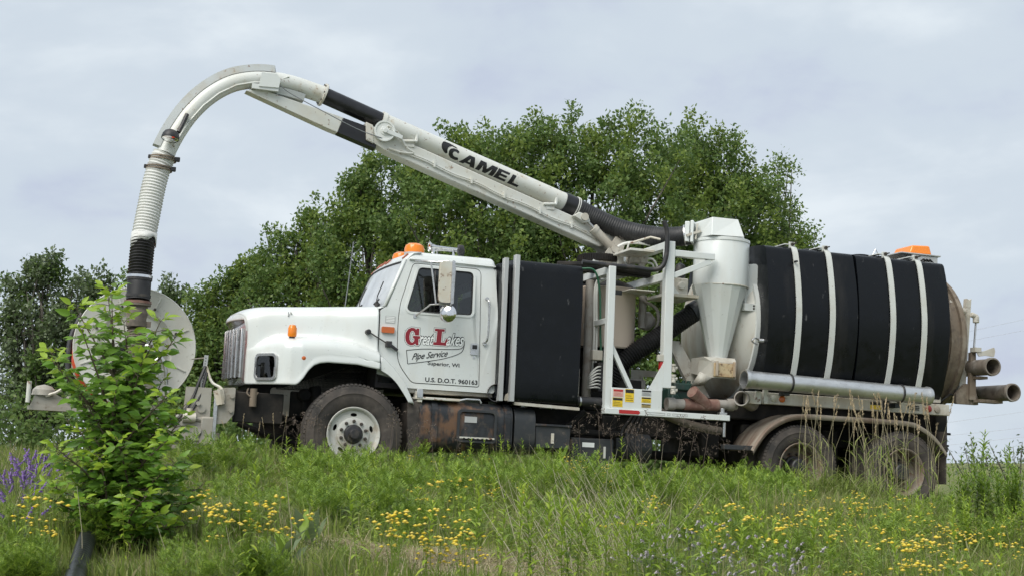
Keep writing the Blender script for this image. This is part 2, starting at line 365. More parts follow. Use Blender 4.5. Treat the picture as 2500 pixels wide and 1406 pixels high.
def inset(pts, d):
    """shrink a counter-clockwise or clockwise loop by d towards its inside"""
    P = [V(*p) for p in pts]; m = len(P)
    A = sum(P[i][0] * P[(i + 1) % m][1] - P[(i + 1) % m][0] * P[i][1] for i in range(m)); sg = 1 if A > 0 else -1; out = []
    for i in range(m):
        a, b = P[i] - P[i - 1], P[(i + 1) % m] - P[i]
        na, nb = V(-a[1], a[0]), V(-b[1], b[0]); na = na / max(np.linalg.norm(na), 1e-9); nb = nb / max(np.linalg.norm(nb), 1e-9)
        q = na + nb; q /= max(np.linalg.norm(q), .2); c = max(q @ na, .4); out.append(tuple(P[i] + sg * q * d / c))
    return out
def smooth_path(pts, n=8):
    P = [np.array(p, float) for p in pts]; P = [2 * P[0] - P[1]] + P + [2 * P[-1] - P[-2]]; out = []
    for i in range(1, len(P) - 2):
        for k in range(n):
            t = k / n; a, b, c, d = P[i - 1], P[i], P[i + 1], P[i + 2]
            out.append(.5 * (2 * b + (c - a) * t + (2 * a - 5 * b + 4 * c - d) * t * t + (3 * b - a - 3 * c + d) * t ** 3))
    out.append(P[-2]); return out
def resample(path, step):
    P = np.array(path, float); d = np.r_[0, np.cumsum(np.linalg.norm(np.diff(P, axis=0), axis=1))]
    n = max(2, int(d[-1] / step)); t = np.linspace(0, d[-1], n + 1)
    return np.stack([np.interp(t, d, P[:, k]) for k in range(3)], 1)
def corrugated(mb, path, r, pitch, depth, n=20):
    P = resample(path, pitch / 4); rr = [r - depth * (0.5 - 0.5 * math.cos(2 * math.pi * i / 4)) for i in range(len(P))]
    return mb.tube(list(P), rr, n)
def empty(name, label, cat, loc=(0, 0, 0), group=None):
    o = bpy.data.objects.new(name, None); COL.objects.link(o); o.location = loc; o.empty_display_size = 0.2
    o['label'] = label; o['category'] = cat
    if group: o['group'] = group
    return o
def tag(o, label=None, cat=None, group=None, kind=None):
    for k, v in (('label', label), ('category', cat), ('group', group), ('kind', kind)):
        if v: o[k] = v
    return o
def copy_tree(o, parent=None):
    c = o.copy(); COL.objects.link(c); c.parent = parent
    for ch in list(o.children): copy_tree(ch, c)
    return c
def np_mesh(name, verts, faces, material, parent=None, smooth=False):
    """verts (N,3), faces (M,k) arrays -> one mesh object"""
    me = bpy.data.meshes.new(name); verts = np.ascontiguousarray(verts, np.float32); faces = np.ascontiguousarray(faces, np.int32)
    k = faces.shape[1]; me.vertices.add(len(verts)); me.vertices.foreach_set('co', verts.ravel())
    me.loops.add(faces.size); me.loops.foreach_set('vertex_index', faces.ravel())
    me.polygons.add(len(faces)); me.polygons.foreach_set('loop_start', np.arange(0, faces.size, k, dtype=np.int32))
    me.polygons.foreach_set('loop_total', np.full(len(faces), k, np.int32)) if False else None
    me.update(calc_edges=True)
    if smooth: me.shade_smooth()
    me.materials.append(MATS[material]) if isinstance(material, str) else None
    o = bpy.data.objects.new(name, me); COL.objects.link(o)
    if parent: o.parent = parent
    return o
# ------------------------------------------------------------------ ground
# the truck stands on the crest of a grassy bank that falls towards the photographer
M3 = np.array([[0.945600966, -0.322352372, 0.043906276], [0.322187846, 0.946612222, 0.01096783], [-0.045097724, 0.003774878, 0.998975448]])
TRUCK_O = np.array([-1.7943327, 16.1125988, EYE - 0.2368432])
def t2w(p): return M3 @ np.array(p, float) + TRUCK_O
_prng = np.random.default_rng(5)
_waves = [(_prng.normal(size=2) * f, _prng.uniform(0, 6.28), a) for f, a in ((0.35, .05), (0.5, .05), (0.9, .03), (1.3, .03), (2.3, .018), (3.1, .014), (4.4, .01))]
def ground_z(x, y):
    x = np.asarray(x, float); y = np.asarray(y, float)
    dx, dy = x - TRUCK_O[0], y - TRUCK_O[1]
    s = 0.322 * dx - 0.9466 * dy                       # metres in front of the truck's near side
    along = np.clip(0.9456 * dx + 0.322 * dy, -14, 16)
    crest = TRUCK_O[2] - 0.0 - 0.044 * (dx * 0 + along * 0.9456) - 0.011 * along * 0.322 - 0.03
    sp = np.clip(s - 0.3, 0, None)
    z = crest - 0.052 * sp - 0.0052 * np.clip(sp - 6.5, 0, None) ** 2
    back = np.clip(-s - 4.0, 0, None)
    z = z - 0.3 * (1 - np.exp(-back / 9.0))
    z = z - 0.14 * np.clip((along - 4.0) / 3.0, 0, 1) * np.exp(-np.clip(np.abs(s + 1.0) - 3.0, 0, None))
    far = np.clip((np.hypot(x, y) - 45) / 60, 0, 1); far = far * far * (3 - 2 * far)
    z = z * (1 - far) + (EYE - 1.3) * far
    for k, ph, a in _waves: z = z + a * np.sin(k[0] * x + k[1] * y + ph) * (1 - .6 * (s < .3))
    return z
def ground_mesh():
    gx = np.r_[np.linspace(-600, -40, 22), np.linspace(-30, -9, 22), np.linspace(-8.6, 8.6, 130), np.linspace(9, 30, 22), np.linspace(40, 600, 22)]
    gy = np.r_[np.linspace(-60, -4, 12), np.linspace(-2, 5, 12), np.linspace(5.2, 19, 110), np.linspace(19.5, 48, 40), np.linspace(52, 130, 20), np.linspace(150, 1500, 24)]
    X, Y = np.meshgrid(gx, gy); Z = ground_z(X, Y); n, m = X.shape
    idx = np.arange(n * m).reshape(n, m)
    f = np.stack([idx[:-1, :-1], idx[:-1, 1:], idx[1:, 1:], idx[1:, :-1]], -1).reshape(-1, 4)
    o = np_mesh('ground', np.stack([X, Y, Z], -1).reshape(-1, 3), f, 'ground_soil', smooth=True)
    o['kind'] = 'structure'
    return o
def ground_material():
    m, n, l, b = nt_new('ground_soil')
    tc = n.new('ShaderNodeTexCoord'); v = tc.outputs['Object']
    f1 = noise_node(n, l, v, 0.9, 6, 0.6); f2 = noise_node(n, l, v, 7.0, 6, 0.65); f3 = noise_node(n, l, v, 45.0, 4, 0.6)
    c = mixc(n, l, maprange(n, l, f2, 0.35, 0.65), (0.085, 0.115, 0.035), (0.140, 0.175, 0.055))
    c = mixc(n, l, maprange(n, l, f1, 0.45, 0.65, 0, 0.7), c, (0.26, 0.22, 0.13))
    c = mixc(n, l, maprange(n, l, f3, 0.5, 0.7, 0, 0.6), c, (0.32, 0.27, 0.18))
    l.new(c, b.inputs['Base Color']); b.inputs['Roughness'].default_value = 0.95; b.inputs['Specular IOR Level'].default_value = 0.1
    bp = n.new('ShaderNodeBump'); bp.inputs['Strength'].default_value = 0.8; bp.inputs['Distance'].default_value = 0.03
    l.new(f3, bp.inputs['Height']); l.new(bp.outputs[0], b.inputs['Normal'])
ground_material()
ground_mesh()
# ------------------------------------------------------------------ the vacuum truck
# truck frame: x to the rear from the front axle, y away from the photographer from the near tyre face, z up from the tyre contact
truck = empty('vacuum_truck', 'white sewer vacuum truck with black water tanks and a long suction boom over its cab', 'truck')
truck.matrix_world = Matrix([list(M3[i]) + [TRUCK_O[i]] for i in range(3)] + [[0, 0, 0, 1]])
WID = 2.44
MID = 1.22
def part(name, parent=None, loc=None):
    o = bpy.data.objects.new(name, None); COL.objects.link(o); o.parent = parent or truck; o.empty_display_size = .1
    if loc is not None: o.location = loc
    return o
def B(name, material, mb, parent=None, **k): return mb.build(name, material, parent or truck, **k)

# ---- wheels
def tyre_mb(r, w, rim):
    k = r / .56
    prof = [(.05, rim - .012), (.022, rim + .012), (.006, rim + .05), (-.006, rim + (r - rim) * .45), (-.004, rim + (r - rim) * .56), (-.010, rim + (r - rim) * .60), (-.002, rim + (r - rim) * .66), (.010, r - .055), (.020, r - .03), (.034, r - .012), (.05, r)]
    g = (w - .1) / 5
    for i in range(1, 5):
        c = .05 + g * i; prof += [(c - .008, r), (c - .006, r - .013), (c + .006, r - .013), (c + .008, r)]
    prof += [(w - .05, r), (w - .03, r - .014), (w - .01, r - .06), (w + .005, rim + (r - rim) * .5), (w - .02, rim + .02), (w - .05, rim - .012)]
    mb = MB().lathe(prof, (0, 0, 0), (0, 1, 0), 72, closed=True)
    for i in range(72):       # shoulder lugs
        a = 2 * math.pi * i / 72; ca, sa = math.cos(a), math.sin(a); t = (-sa, ca)
        p = [(.03, r - .02), (.055, r + .003)]
        q = [(x * 1.0, rr) for x, rr in p]
        mb.bar((ca * (r - .022), .030, sa * (r - .022)), (ca * (r + .002), .052, sa * (r + .002)), .022, .03, up=(t[0], 0, t[1]))
    return mb
def make_front_wheel():
    w = part('wheel', truck, (0, 0, .545))
    B('tyre', 'tyre_rubber', tyre_mb(.56, .30, .298), w, smooth=40)
    rim = MB().lathe([(.055, .262), (.03, .272), (.010, .285), (.003, .300), (.010, .306), (.020, .300)], (0, 0, 0), (0, 1, 0), 56)
    rim.lathe([(.055, .262), (.16, .258), (.26, .262), (.285, .285)], (0, 0, 0), (0, 1, 0), 56)
    circ = lambda cx, cz, a, b, rot, n: [(cx + math.cos(rot) * a * math.cos(t) - math.sin(rot) * b * math.sin(t), cz + math.sin(rot) * a * math.cos(t) + math.cos(rot) * b * math.sin(t)) for t in np.linspace(0, 2 * math.pi, n, endpoint=False)]
    loops = [circ(0, 0, .264, .264, 0, 64), circ(0, 0, .10, .10, 0, 40)[::-1]]
    for i in range(5):
        a = R(90 + 72 * i); loops.append(circ(.218 * math.cos(a), .218 * math.sin(a), .020, .038, a, 18)[::-1])
    rim.plate(loops, .052, .066)
    rim.lathe([(.053, .188), (.036, .182), (.032, .174), (.032, .10), (.055, .098)], (0, 0, 0), (0, 1, 0), 56)
    B('rim', 'rim_paint', rim, w, smooth=30)
    B('hub', 'hub_black', MB().lathe([(.06, .112), (.02, .108), (.005, .098), (-.005, .090), (-.010, .062), (-.050, .058), (-.062, .048), (-.064, 0)], (0, 0, 0), (0, 1, 0), 40), w)
    for i in range(10):
        a = R(18 + 36 * i); x, z = .145 * math.cos(a), .145 * math.sin(a)
        B('lug_nut', 'lug_steel', MB().tube([(x, .034, z), (x, .010, z), (x, .004, z)], [.019, .019, .013], 8), w, smooth=0)
    return w
def make_rear_wheel():
    w = part('wheel', truck, (7.17, 0, .43))
    B('tyre', 'tyre_rubber', tyre_mb(.515, .27, .292), w, smooth=40)
    rim = MB().lathe([(.020, .300), (.008, .304), (.000, .297), (.008, .284), (.035, .270), (.19, .262), (.21, .24), (.215, .12), (.20, .11)], (0, 0, 0), (0, 1, 0), 56)
    B('rim', 'rim_rusty_shaded', rim, w, smooth=30)
    B('hub', 'hub_black', MB().lathe([(.215, .14), (.17, .135), (.16, .11), (.05, .105), (.035, .09), (.03, 0)], (0, 0, 0), (0, 1, 0), 32), w)
    for i in range(10):
        a = R(36 * i); x, z = .165 * math.cos(a), .165 * math.sin(a)
        B('lug_nut', 'lug_steel', MB().cyl((x, .215, z), (x, .18, z), .016, n=6), w, smooth=0)
    inner = MB().lathe([(.31, .29), (.33, .45), (.35, .50), (.37, .512), (.53, .512), (.56, .49), (.575, .40), (.56, .29)], (0, 0, 0), (0, 1, 0), 56, closed=True)
    t = B('tyre', 'tyre_rubber', inner, w); t['label'] = 'inner tyre of the dual pair'
    return w
fw = make_front_wheel()
f2 = copy_tree(fw, truck); f2.location = (0, WID, .545); f2.rotation_euler = (0, 0, math.pi)
rw = make_rear_wheel()
for x, y in ((5.68, 0), (5.68, WID), (7.17, WID)):
    c = copy_tree(rw, truck); c.location = (x, y, .43)
    if y: c.rotation_euler = (0, 0, math.pi)

# ---- chassis and running gear
for y in (.80, 1.56): B('frame_rail', 'chassis_black', MB().box(-1.30, 8.05, y, y + .08, .72, 1.0), bevel=.01)
B('front_axle', 'chassis_black', MB().bar((0, .25, .5), (0, 2.19, .5), .13, .13), bevel=.02)
for x in (5.68, 7.17): B('rear_axle', 'chassis_black', MB().cyl((x, .3, .43), (x, 2.14, .43), .11).lathe([(-.26, .0), (-.2, .17), (0, .25), (.2, .17), (.26, 0)], (x, MID, .43), (0, 1, 0), 24))
B('drive_shaft', 'chassis_black', MB().cyl((.9, MID, .62), (5.5, MID, .47), .06))
B('transmission', 'chassis_black', MB().box(.4, 1.5, .95, 1.5, .5, 1.05).box(-.9, .4, .85, 1.6, .48, 1.5), bevel=.05)
B('front_spring', 'chassis_black', MB().tube(smooth_path([(-.75, .72, .72), (-.3, .72, .60), (0, .72, .575), (.3, .72, .60), (.75, .72, .74)]), .035, 6).tube(smooth_path([(-.55, .72, .68), (0, .72, .545), (.55, .72, .68)]), .03, 6))
B('shock_absorber', 'chassis_black', MB().cyl((-.28, .62, .55), (-.34, .66, 1.05), .05).cyl((-.30, .62, .78), (-.34, .66, 1.08), .065))
B('steering_box', 'chassis_black', MB().box(-.62, -.30, .68, .86, .72, 1.02).cyl((-.46, .60, .98), (-.46, .70, .98), .075).bar((-.46, .66, .98), (-.40, .66, .50), .05, .07), bevel=.02)
B('drag_link', 'chassis_black', MB().cyl((-.40, .64, .52), (.02, .40, .50), .025).cyl((-1.1, .8, .58), (-.5, .75, .45), .03).tube(smooth_path([(-1.2, .7, .62), (-.85, .66, .50), (-.5, .66, .42), (-.1, .66, .40)]), .035, 8))
B('inner_fender', 'grimy_white', MB().plate(rpoly([(-.72, 1.05), (.30, 1.45), (.5, 1.15), (.42, .86), (-.10, .98), (-.62, .72), (-.85, .80), (-.85, 1.05)], .05), .70, .715))
B('radiator', 'chassis_black', MB().box(-1.08, -.82, .72, 1.72, .72, 1.85), bevel=.02)
B('engine_block', 'chassis_black', MB().box(-.82, .35, .70, 1.74, 1.0, 1.84), bevel=.03)
B('wheel_arch_liner', 'chassis_black', MB().lathe([(.10, .70), (.58, .70)], (0, 0, .545), (0, 1, 0), 24, a0=R(20), a1=R(165)), solid=.01)
for bx_ in ((3.2, 3.4, .5, 1.9, .55, .95), (4.6, 4.85, .6, 1.85, .5, .95), (2.3, 3.0, .85, 1.6, .45, .8)): B('cross_member', 'chassis_black', MB().box(*bx_), bevel=.02)
for x in (5.25, 6.42, 7.6): B('suspension_beam', 'chassis_black', MB().box(x - .12, x + .12, .55, 1.9, .45, .95), bevel=.03)
B('mud_flap', 'tyre_rubber', MB().plate(rpoly([(.62, 1.02), (.74, .94), (.78, .82), (.80, .35), (.66, .33)], .03), .10, .115).box(.66, .80, .115, .55, .36, .95))
B('mud_flap', 'tyre_rubber', MB().box(7.82, 7.835, .05, .62, .30, .98))

# ---- hood: lofted from the grille opening back to the cowl
def interp(tab, x):
    a = np.array(tab, float); return float(np.interp(x, a[:, 0], a[:, 1]))
TOP = [(-1.16, 1.86), (-1.08, 1.915), (-.97, 1.94), (-.8, 1.955), (-.3, 1.985), (.265, 2.02)]
BS = [(-1.16, .60), (-1.05, .54), (-.7, .47), (-.2, .35), (.265, .207)]
FY = [(-1.16, .60), (-1.12, .555), (-.86, .20), (-.80, .135), (-.74, .095), (-.62, .065), (.265, .05)]
RG = [(-1.16, 1.44), (-1.05, 1.47), (-.95, 1.52), (-.82, 1.565), (-.28, 1.575), (0, 1.545), (.265, 1.46)]
LO = [(-1.16, 1.06), (-.68, 1.055), (-.645, 1.075), (-.60, 1.135), (-.55, 1.22), (-.49, 1.285), (-.42, 1.315), (-.33, 1.328), (0, 1.325), (.265, 1.285)]
def hood_row(x):
    t, bs, fy, rg, lo = (interp(k, x) for k in (TOP, BS, FY, RG, LO)); led = max(bs - fy, .0)
    bow = 0.13 * max(0, 1 - (x + 1.16) / .5)
    ctl = [(MID, t + .015, 1), (bs + .30, t + .012, .8), (bs + .12, t - .004, .5), (bs + .045, t - .035, .3), (bs + .012, t - .095, .15), (bs, t - .19, 0), (bs - .004, rg + .10, 0), (bs - .02 * min(1, led * 6), rg + .045, 0),
           (bs - led * .25, rg + .018 * min(1, led * 9), 0), (bs - led * .60, rg + .004, 0), (fy + led * .12, rg - .025, 0), (fy + .004, rg - .075, 0), (fy, rg - .14, 0), (fy - .002, (rg + lo) / 2 - .02, 0), (fy, lo + .075, 0), (fy - .012 * min(1, led * 9), lo + .035, 0), (fy - .012 * min(1, led * 9), lo, 0)]
    return [(x - bow * k, y, z) for y, z, k in ctl]
def hood_rows():
    xs = sorted(set(list(np.linspace(-1.16, .265, 40)) + [p[0] for p in LO] + [p[0] for p in FY]))
    return [hood_row(x) for x in xs]
rows = hood_rows()
full = [[(x, y, z) for x, y, z in r[::-1]] + [(x, WID - y, z) for x, y, z in r[1:]] for r in rows]
hood = B('hood', 'white_paint', MB().grid(full), solid=.022, smooth=42)
md = hood.modifiers.new('smooth', 'SUBSURF'); md.levels = 1; md.render_levels = 1
hood.modifiers.move(1, 0)
# nose above the grille
def gx(y): u = (y - MID) / .62; return -1.31 + .15 * u * u
r0 = hood_row(-1.16)[:6]; ry = [p[1] for p in r0][::-1]; rx_ = [p[0] for p in r0][::-1]; rz_ = [p[2] for p in r0][::-1]
nose = []
for k in range(25):
    y = .602 + 1.236 * k / 24; q = y if y <= MID else WID - y
    x, z = float(np.interp(q, ry, rx_)), float(np.interp(q, ry, rz_)); zb = min(1.80, z - .02); xb = gx(y)
    nose.append([(x + .03, y, z - .004), (x, y, z), (min(x, xb) - .004, y, z * .62 + zb * .38), (xb - .012, y, z * .25 + zb * .75), (xb - .012, y, zb)])
B('nose_panel', 'white_paint', MB().grid(nose), hood, solid=.012, smooth=60)
# grille: surround plate with tall slots, chrome bars standing proud
gr = part('grille')
slots = []
ys = np.linspace(.70, 1.74, 11)
def gmap(d): return lambda p: (gx(p[0]) + d, p[0], p[1])
loops = [[(.60 + 1.24 * k / 24, 1.06) for k in range(25)] + [(1.84 - 1.24 * k / 24, 1.80) for k in range(25)]]
for i in range(10):
    a, b = ys[i] + .014, ys[i + 1] - .014
    loops.append([(a, 1.15), (a, 1.69), (b, 1.69), (b, 1.15)])
B('grille_surround', 'chrome_dull', MB().panel(loops, gmap(0), gmap(.02)), gr)
for i in range(11):
    y = float(ys[i]); x = gx(y)
    B('grille_bar', 'chrome_dull', MB().bar((x - .012, y, 1.135), (x - .012, y, 1.705), .026, .03, up=(1, 0, 0)), gr, bevel=.006)
for i in range(10):
    a = float((ys[i] + ys[i + 1]) / 2); x = gx(a)
    B('grille_screen', 'chassis_black', MB().box(x + .03, x + .04, a - .05, a + .05, 1.13, 1.71), gr)
# headlights in the swept corners
def headlight(sgn):
    a, b = V(-1.055, .455), V(-.855, .188)             # along the swept face
    d = (b - a) / np.linalg.norm(b - a); nrm = V(d[1], -d[0]);
    if nrm[0] > 0: nrm = -nrm
    L = np.linalg.norm(b - a)
    Y = (lambda y: y) if sgn > 0 else (lambda y: WID - y)
    fm = lambda off: (lambda p: ((a + d * p[0] + nrm * off)[0], Y((a + d * p[0] + nrm * off)[1]), p[1]))
    h = part('headlight')
    out = rrect(.0, L, 1.10, 1.405, .06); inn = rrect(.028, L - .028, 1.130, 1.375, .045)
    B('bezel', 'chrome_dull', MB().panel([out, inn[::-1]], fm(.050), fm(-.02)), h, bevel=.008)
    B('recess_dark', 'hub_black', MB().panel([inn], fm(.022), fm(-.03)), h)  # black plate set proud, its colour stands in for a shaded lamp hollow
    cx = L * .70
    prof = [(cx + .098 * math.cos(t), 1.2525 + .105 * math.sin(t)) for t in np.linspace(0, 2 * math.pi, 28, endpoint=False)]
    B('sealed_beam', 'chrome', MB().panel([prof], fm(.028), fm(.0)), h)
    B('lens', 'lamp_glass', MB().panel([rrect(.03, L - .03, 1.132, 1.373, .045)], fm(.038), fm(.035)), h)
headlight(1); headlight(-1)
B('side_marker', 'amber_dark', MB().lathe([(.0, .034), (-.018, .032), (-.026, .02), (-.028, 0)], (-.605, .066, 1.36), (0, 1, 0), 20))
tl = B('turn_signal', 'amber_lens', MB().lathe([(.03, .030), (.035, .045), (.05, .052), (.13, .050), (.165, .036), (.172, .0)], (-.715, .27, 1.575), (0, 0, 1), 18))
B('lamp_base', 'hub_black', MB().cyl((-.715, .27, 1.55), (-.715, .27, 1.607), .034), tl)
B('hood_latch', 'hub_black', MB().tube([(.14, .165, 1.72), (.44, .155, 1.56)], .009, 6).cyl((.14, .26, 1.72), (.14, .155, 1.72), .03).box(.35, .42, .15, .21, 1.56, 1.63).bar((.40, .165, 1.59), (.49, .165, 1.53), .035, .03), bevel=.004)
B('hood_catch', 'chrome_dull', MB().box(-.745, -.735, .455, .475, 1.86, 1.905).cyl((-.72, .46, 1.9), (-.70, .455, 1.9), .01))
B('antenna', 'wire_grey', MB().tube(smooth_path([(.0, .9, 2.02), (.03, .9, 2.4), (.06, .9, 2.85)]), .006, 5))
# rear half of the front fender, fixed to the cab
FLO = smooth_path([(.275, 0, 1.455), (.37, 0, 1.395), (.47, 0, 1.30), (.56, 0, 1.19), (.63, 0, 1.07), (.70, 0, .93)], 4)
FLI = smooth_path([(.275, 0, 1.285), (.37, 0, 1.235), (.46, 0, 1.16), (.53, 0, 1.075), (.59, 0, .99), (.625, 0, .935)], 4)
for s in (1, -1):
    Y = (lambda y: y) if s > 0 else (lambda y: WID - y)
    rws = []
    for o_, i_ in zip(FLO, FLI):
        rws.append([(o_[0] + .02, Y(.34), o_[2] + .03), (o_[0] + .005, Y(.14), o_[2] + .008), (o_[0] - .004, Y(.085), o_[2] - .012), (o_[0] * .85 + i_[0] * .15, Y(.058), o_[2] * .85 + i_[2] * .15), (o_[0] * .5 + i_[0] * .5, Y(.05), o_[2] * .5 + i_[2] * .5), (i_[0], Y(.045), i_[2]), (i_[0] + .004, Y(.07), i_[2] + .002)])
    B('fender_skirt', 'white_paint', MB().grid(rws), solid=.012, smooth=50)

B('hood_seam', 'rubber_seal', MB().tube([(.268, .203, 1.47), (.268, .201, 1.75), (.268, .206, 1.93), (.268, .25, 2.005)], .0075, 6).tube([(.270, .052, 1.285), (.270, .046, 1.38), (.271, .075, 1.447), (.271, .2, 1.468)], .0065, 6))
# ---- cab
def ty(z): return .20 + .085 * max(0., z - 2.0) / .6
cab = part('cab')
side_o = rpoly([(.275, 1.25), (.275, 1.985), (.345, 2.035), (.575, 2.605), (1.665, 2.605), (1.70, 2.0), (1.695, 1.11), (.62, 1.11), (.52, 1.2)], [.01, .02, .02, .03, .08, .2, .04, .03, .05])
door_o = rpoly([(.655, 2.57), (.497, 2.05), (.487, 1.84), (.50, 1.40), (.685, 1.172), (1.502, 1.172), (1.485, 2.57)], [.05, .10, .2, .12, .05, .03, .08])
door_i = inset(door_o, .005); door_hole = inset(door_o, -.004)
win_o = rpoly([(.725, 2.525), (.585, 2.03), (.62, 1.995), (1.375, 2.005), (1.395, 2.525)], [.05, .05, .05, .05, .07], 5)
for s in (1, -1):
    Y = (lambda y: y) if s > 0 else (lambda y: WID - y)
    B('side_panel', 'white_paint', MB().panel([side_o, door_hole[::-1]], lambda p: (p[0], Y(ty(p[1])), p[1]), lambda p: (p[0], Y(ty(p[1]) + .03), p[1])), cab)
    door = B('door', 'white_paint', MB().panel([door_i, win_o[::-1]], lambda p: (p[0], Y(ty(p[1]) - .004), p[1]), lambda p: (p[0], Y(ty(p[1]) + .03), p[1])), truck, bevel=.004)
    B('door_seal', 'rubber_seal', MB().panel([inset(door_o, -.02), inset(door_o, .03)[::-1]], lambda p: (p[0], Y(ty(p[1]) + .032), p[1]), lambda p: (p[0], Y(ty(p[1]) + .045), p[1])), door)
    B('window_frame', 'white_paint', MB().panel([inset(win_o, -.028), inset(win_o, .0)[::-1]], lambda p: (p[0], Y(ty(p[1]) - .010), p[1]), lambda p: (p[0], Y(ty(p[1]) + .01), p[1])), door, bevel=.004)
    B('window_seal', 'rubber_seal', MB().panel([inset(win_o, -.001), inset(win_o, .014)[::-1]], lambda p: (p[0], Y(ty(p[1]) + .002), p[1]), lambda p: (p[0], Y(ty(p[1]) + .02), p[1])), door)
    B('window_pane', 'cab_glass', MB().panel([inset(win_o, .010)], lambda p: (p[0], Y(ty(p[1]) + .010), p[1]), lambda p: (p[0], Y(ty(p[1]) + .0145), p[1])), door)
    B('window_divider', 'hub_black', MB().bar((.90, Y(.235), 2.01), (.925, Y(.29), 2.53), .022, .02), door)
    B('door_handle', 'chrome_dull', MB().plate(rrect(1.372, 1.468, 1.545, 1.68, .012), Y(.196 - .004), Y(.183)).plate(rrect(1.385, 1.455, 1.60, 1.67, .01), Y(.184), Y(.174)), door)
    B('door_handle_recess', 'decal_black', MB().plate(rrect(1.39, 1.45, 1.61, 1.66, .008), Y(.176), Y(.1725)), door)
    B('door_lock', 'chrome_dull', MB().cyl((1.42, Y(.20), 1.515), (1.42, Y(.188), 1.515), .014), door)
    B('grab_handle', 'chrome_dull', MB().tube(smooth_path([(1.552, Y(.22), 2.21), (1.556, Y(.15), 2.19), (1.565, Y(.135), 2.10), (1.565, Y(.135), 1.83), (1.556, Y(.15), 1.72), (1.548, Y(.20), 1.695)], 6), .012, 8).cyl((1.552, Y(.21), 2.215), (1.552, Y(.19), 2.215), .024, n=12).cyl((1.548, Y(.21), 1.69), (1.548, Y(.19), 1.69), .024, n=12), cab)
    B('windshield_pillar', 'white_paint', MB().grid([[(.345, Y(.20), 2.03), (.335, Y(.24), 2.03), (.345, Y(.31), 2.03)], [(.46, Y(.24), 2.31), (.448, Y(.27), 2.31), (.455, Y(.335), 2.31)], [(.578, Y(.285), 2.60), (.562, Y(.305), 2.60), (.565, Y(.36), 2.60)]]), cab, solid=.03)
    B('cab_side_lamp', 'amber_dark', MB().plate(rrect(.295, .445, 1.725, 1.795, .012), Y(.197), Y(.170)), cab, bevel=.008)
    B('rain_gutter', 'white_paint', MB().tube([(.60, Y(.272), 2.612), (1.10, Y(.268), 2.618), (1.66, Y(.272), 2.612)], .012, 6), cab)
B('cab_notice', 'decal_grey', MB().plate(rrect(.335, .455, 1.84, 1.925, .006), .199, .1975), cab)
for k in range(4): B('print_line', 'decal_white', MB().plate(rrect(.345, .445, 1.853 + .018 * k, 1.863 + .018 * k, .002), .197, .1968), cab)
B('roof', 'white_paint', MB().add([(.545, .275, 2.595), (.545, 2.165, 2.595), (1.685, 2.165, 2.595), (1.685, .275, 2.595), (.66, .33, 2.715), (.66, 2.11, 2.715), (1.66, 2.11, 2.72), (1.66, .33, 2.72)],
   [(0, 1, 2, 3), (7, 6, 5, 4), (0, 4, 5, 1), (1, 5, 6, 2), (2, 6, 7, 3), (3, 7, 4, 0)]), cab, bevel=.05, segs=5)
vis = []
for k in range(15):
    y = .30 + 1.84 * k / 14; u = (y - MID) / .92; bx = .09 * (1 - u * u)
    vis.append([(.60 - bx, y, 2.585), (.575 - bx, y, 2.60), (.58 - bx, y, 2.625), (.66 - bx, y, 2.70), (.75, y, 2.712)])
B('roof_visor', 'white_paint', MB().grid(vis), cab, solid=.02)
for y in (.42, 1.0, 1.22, 1.44, 2.02):
    u = (y - MID) / .92; bx = .09 * (1 - u * u)
    B('roof_marker_lamp', 'red_brown_lens', MB().bar((.575 - bx, y, 2.630), (.640 - bx, y, 2.694), .028, .022, up=(-.7, 0, .7)), cab, bevel=.006)
ws = []
for k in range(17):
    y = .31 + 1.82 * k / 16; u = (y - MID) / .91; q = 1 - u ** 2
    ws.append([(.350 - .10 * q, y, 2.035), (.455 - .095 * q, y, 2.31), (.562 - .085 * q, y, 2.588)])
B('windshield', 'screen_glass', MB().grid(ws), cab, smooth=60)
rim_path = [r[0] for r in ws] + [ws[-1][1]] + [r[2] for r in ws[::-1]] + [ws[0][1]]
B('windshield_seal', 'rubber_seal', MB().tube(rim_path, .014, 6, closed=True), cab)
B('cowl', 'white_paint', MB().grid([[(.262, y, 1.9), (.264, y, 2.01 + .035 * q), (.30 - .07 * q, y, 2.03 + .04 * q), (.40 - .08 * q, y, 2.03 + .02 * q)] for y, q in [(.25 + 1.94 * k / 12, 1 - ((.25 + 1.94 * k / 12 - MID) / .97) ** 2) for k in range(13)]]), cab, solid=.015)
for k, (y0, y1, xx) in enumerate(((.52, .95, .30), (1.25, 1.75, .262))):
    wp = B('wiper', 'hub_black', MB().bar((xx - .02, y0, 2.06), (xx + .02, y0 - .02, 2.10), .05, .04).tube([(xx - .01, y0, 2.09), (xx + .03, (y0 + y1) / 2 - .1, 2.20), (xx + .055, y0 - .04, 2.35)], .007, 5).tube([(xx - .02, y0 + .06, 2.09), (xx - .005, y0 - .12, 2.13)], .010, 5), cab)
B('back_wall', 'white_paint', MB().plate([rrect(.3, 2.14, 1.12, 2.60, .08), rrect(.55, 1.89, 2.05, 2.45, .06)[::-1]], 0, .02), cab).matrix_local = Matrix(((0, -1, 0, 1.69), (1, 0, 0, 0), (0, 0, 1, 0), (0, 0, 0, 1)))
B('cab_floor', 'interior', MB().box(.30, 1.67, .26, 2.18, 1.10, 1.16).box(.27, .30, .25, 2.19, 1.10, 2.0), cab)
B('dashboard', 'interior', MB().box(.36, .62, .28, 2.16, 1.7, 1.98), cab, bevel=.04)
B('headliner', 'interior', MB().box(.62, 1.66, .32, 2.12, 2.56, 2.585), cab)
for y in (.40, 1.45):
    B('seat', 'seat_red', MB().box(1.08, 1.55, y, y + .55, 1.40, 1.62).box(1.42, 1.56, y + .02, y + .53, 1.55, 2.28), cab, bevel=.05, segs=3)
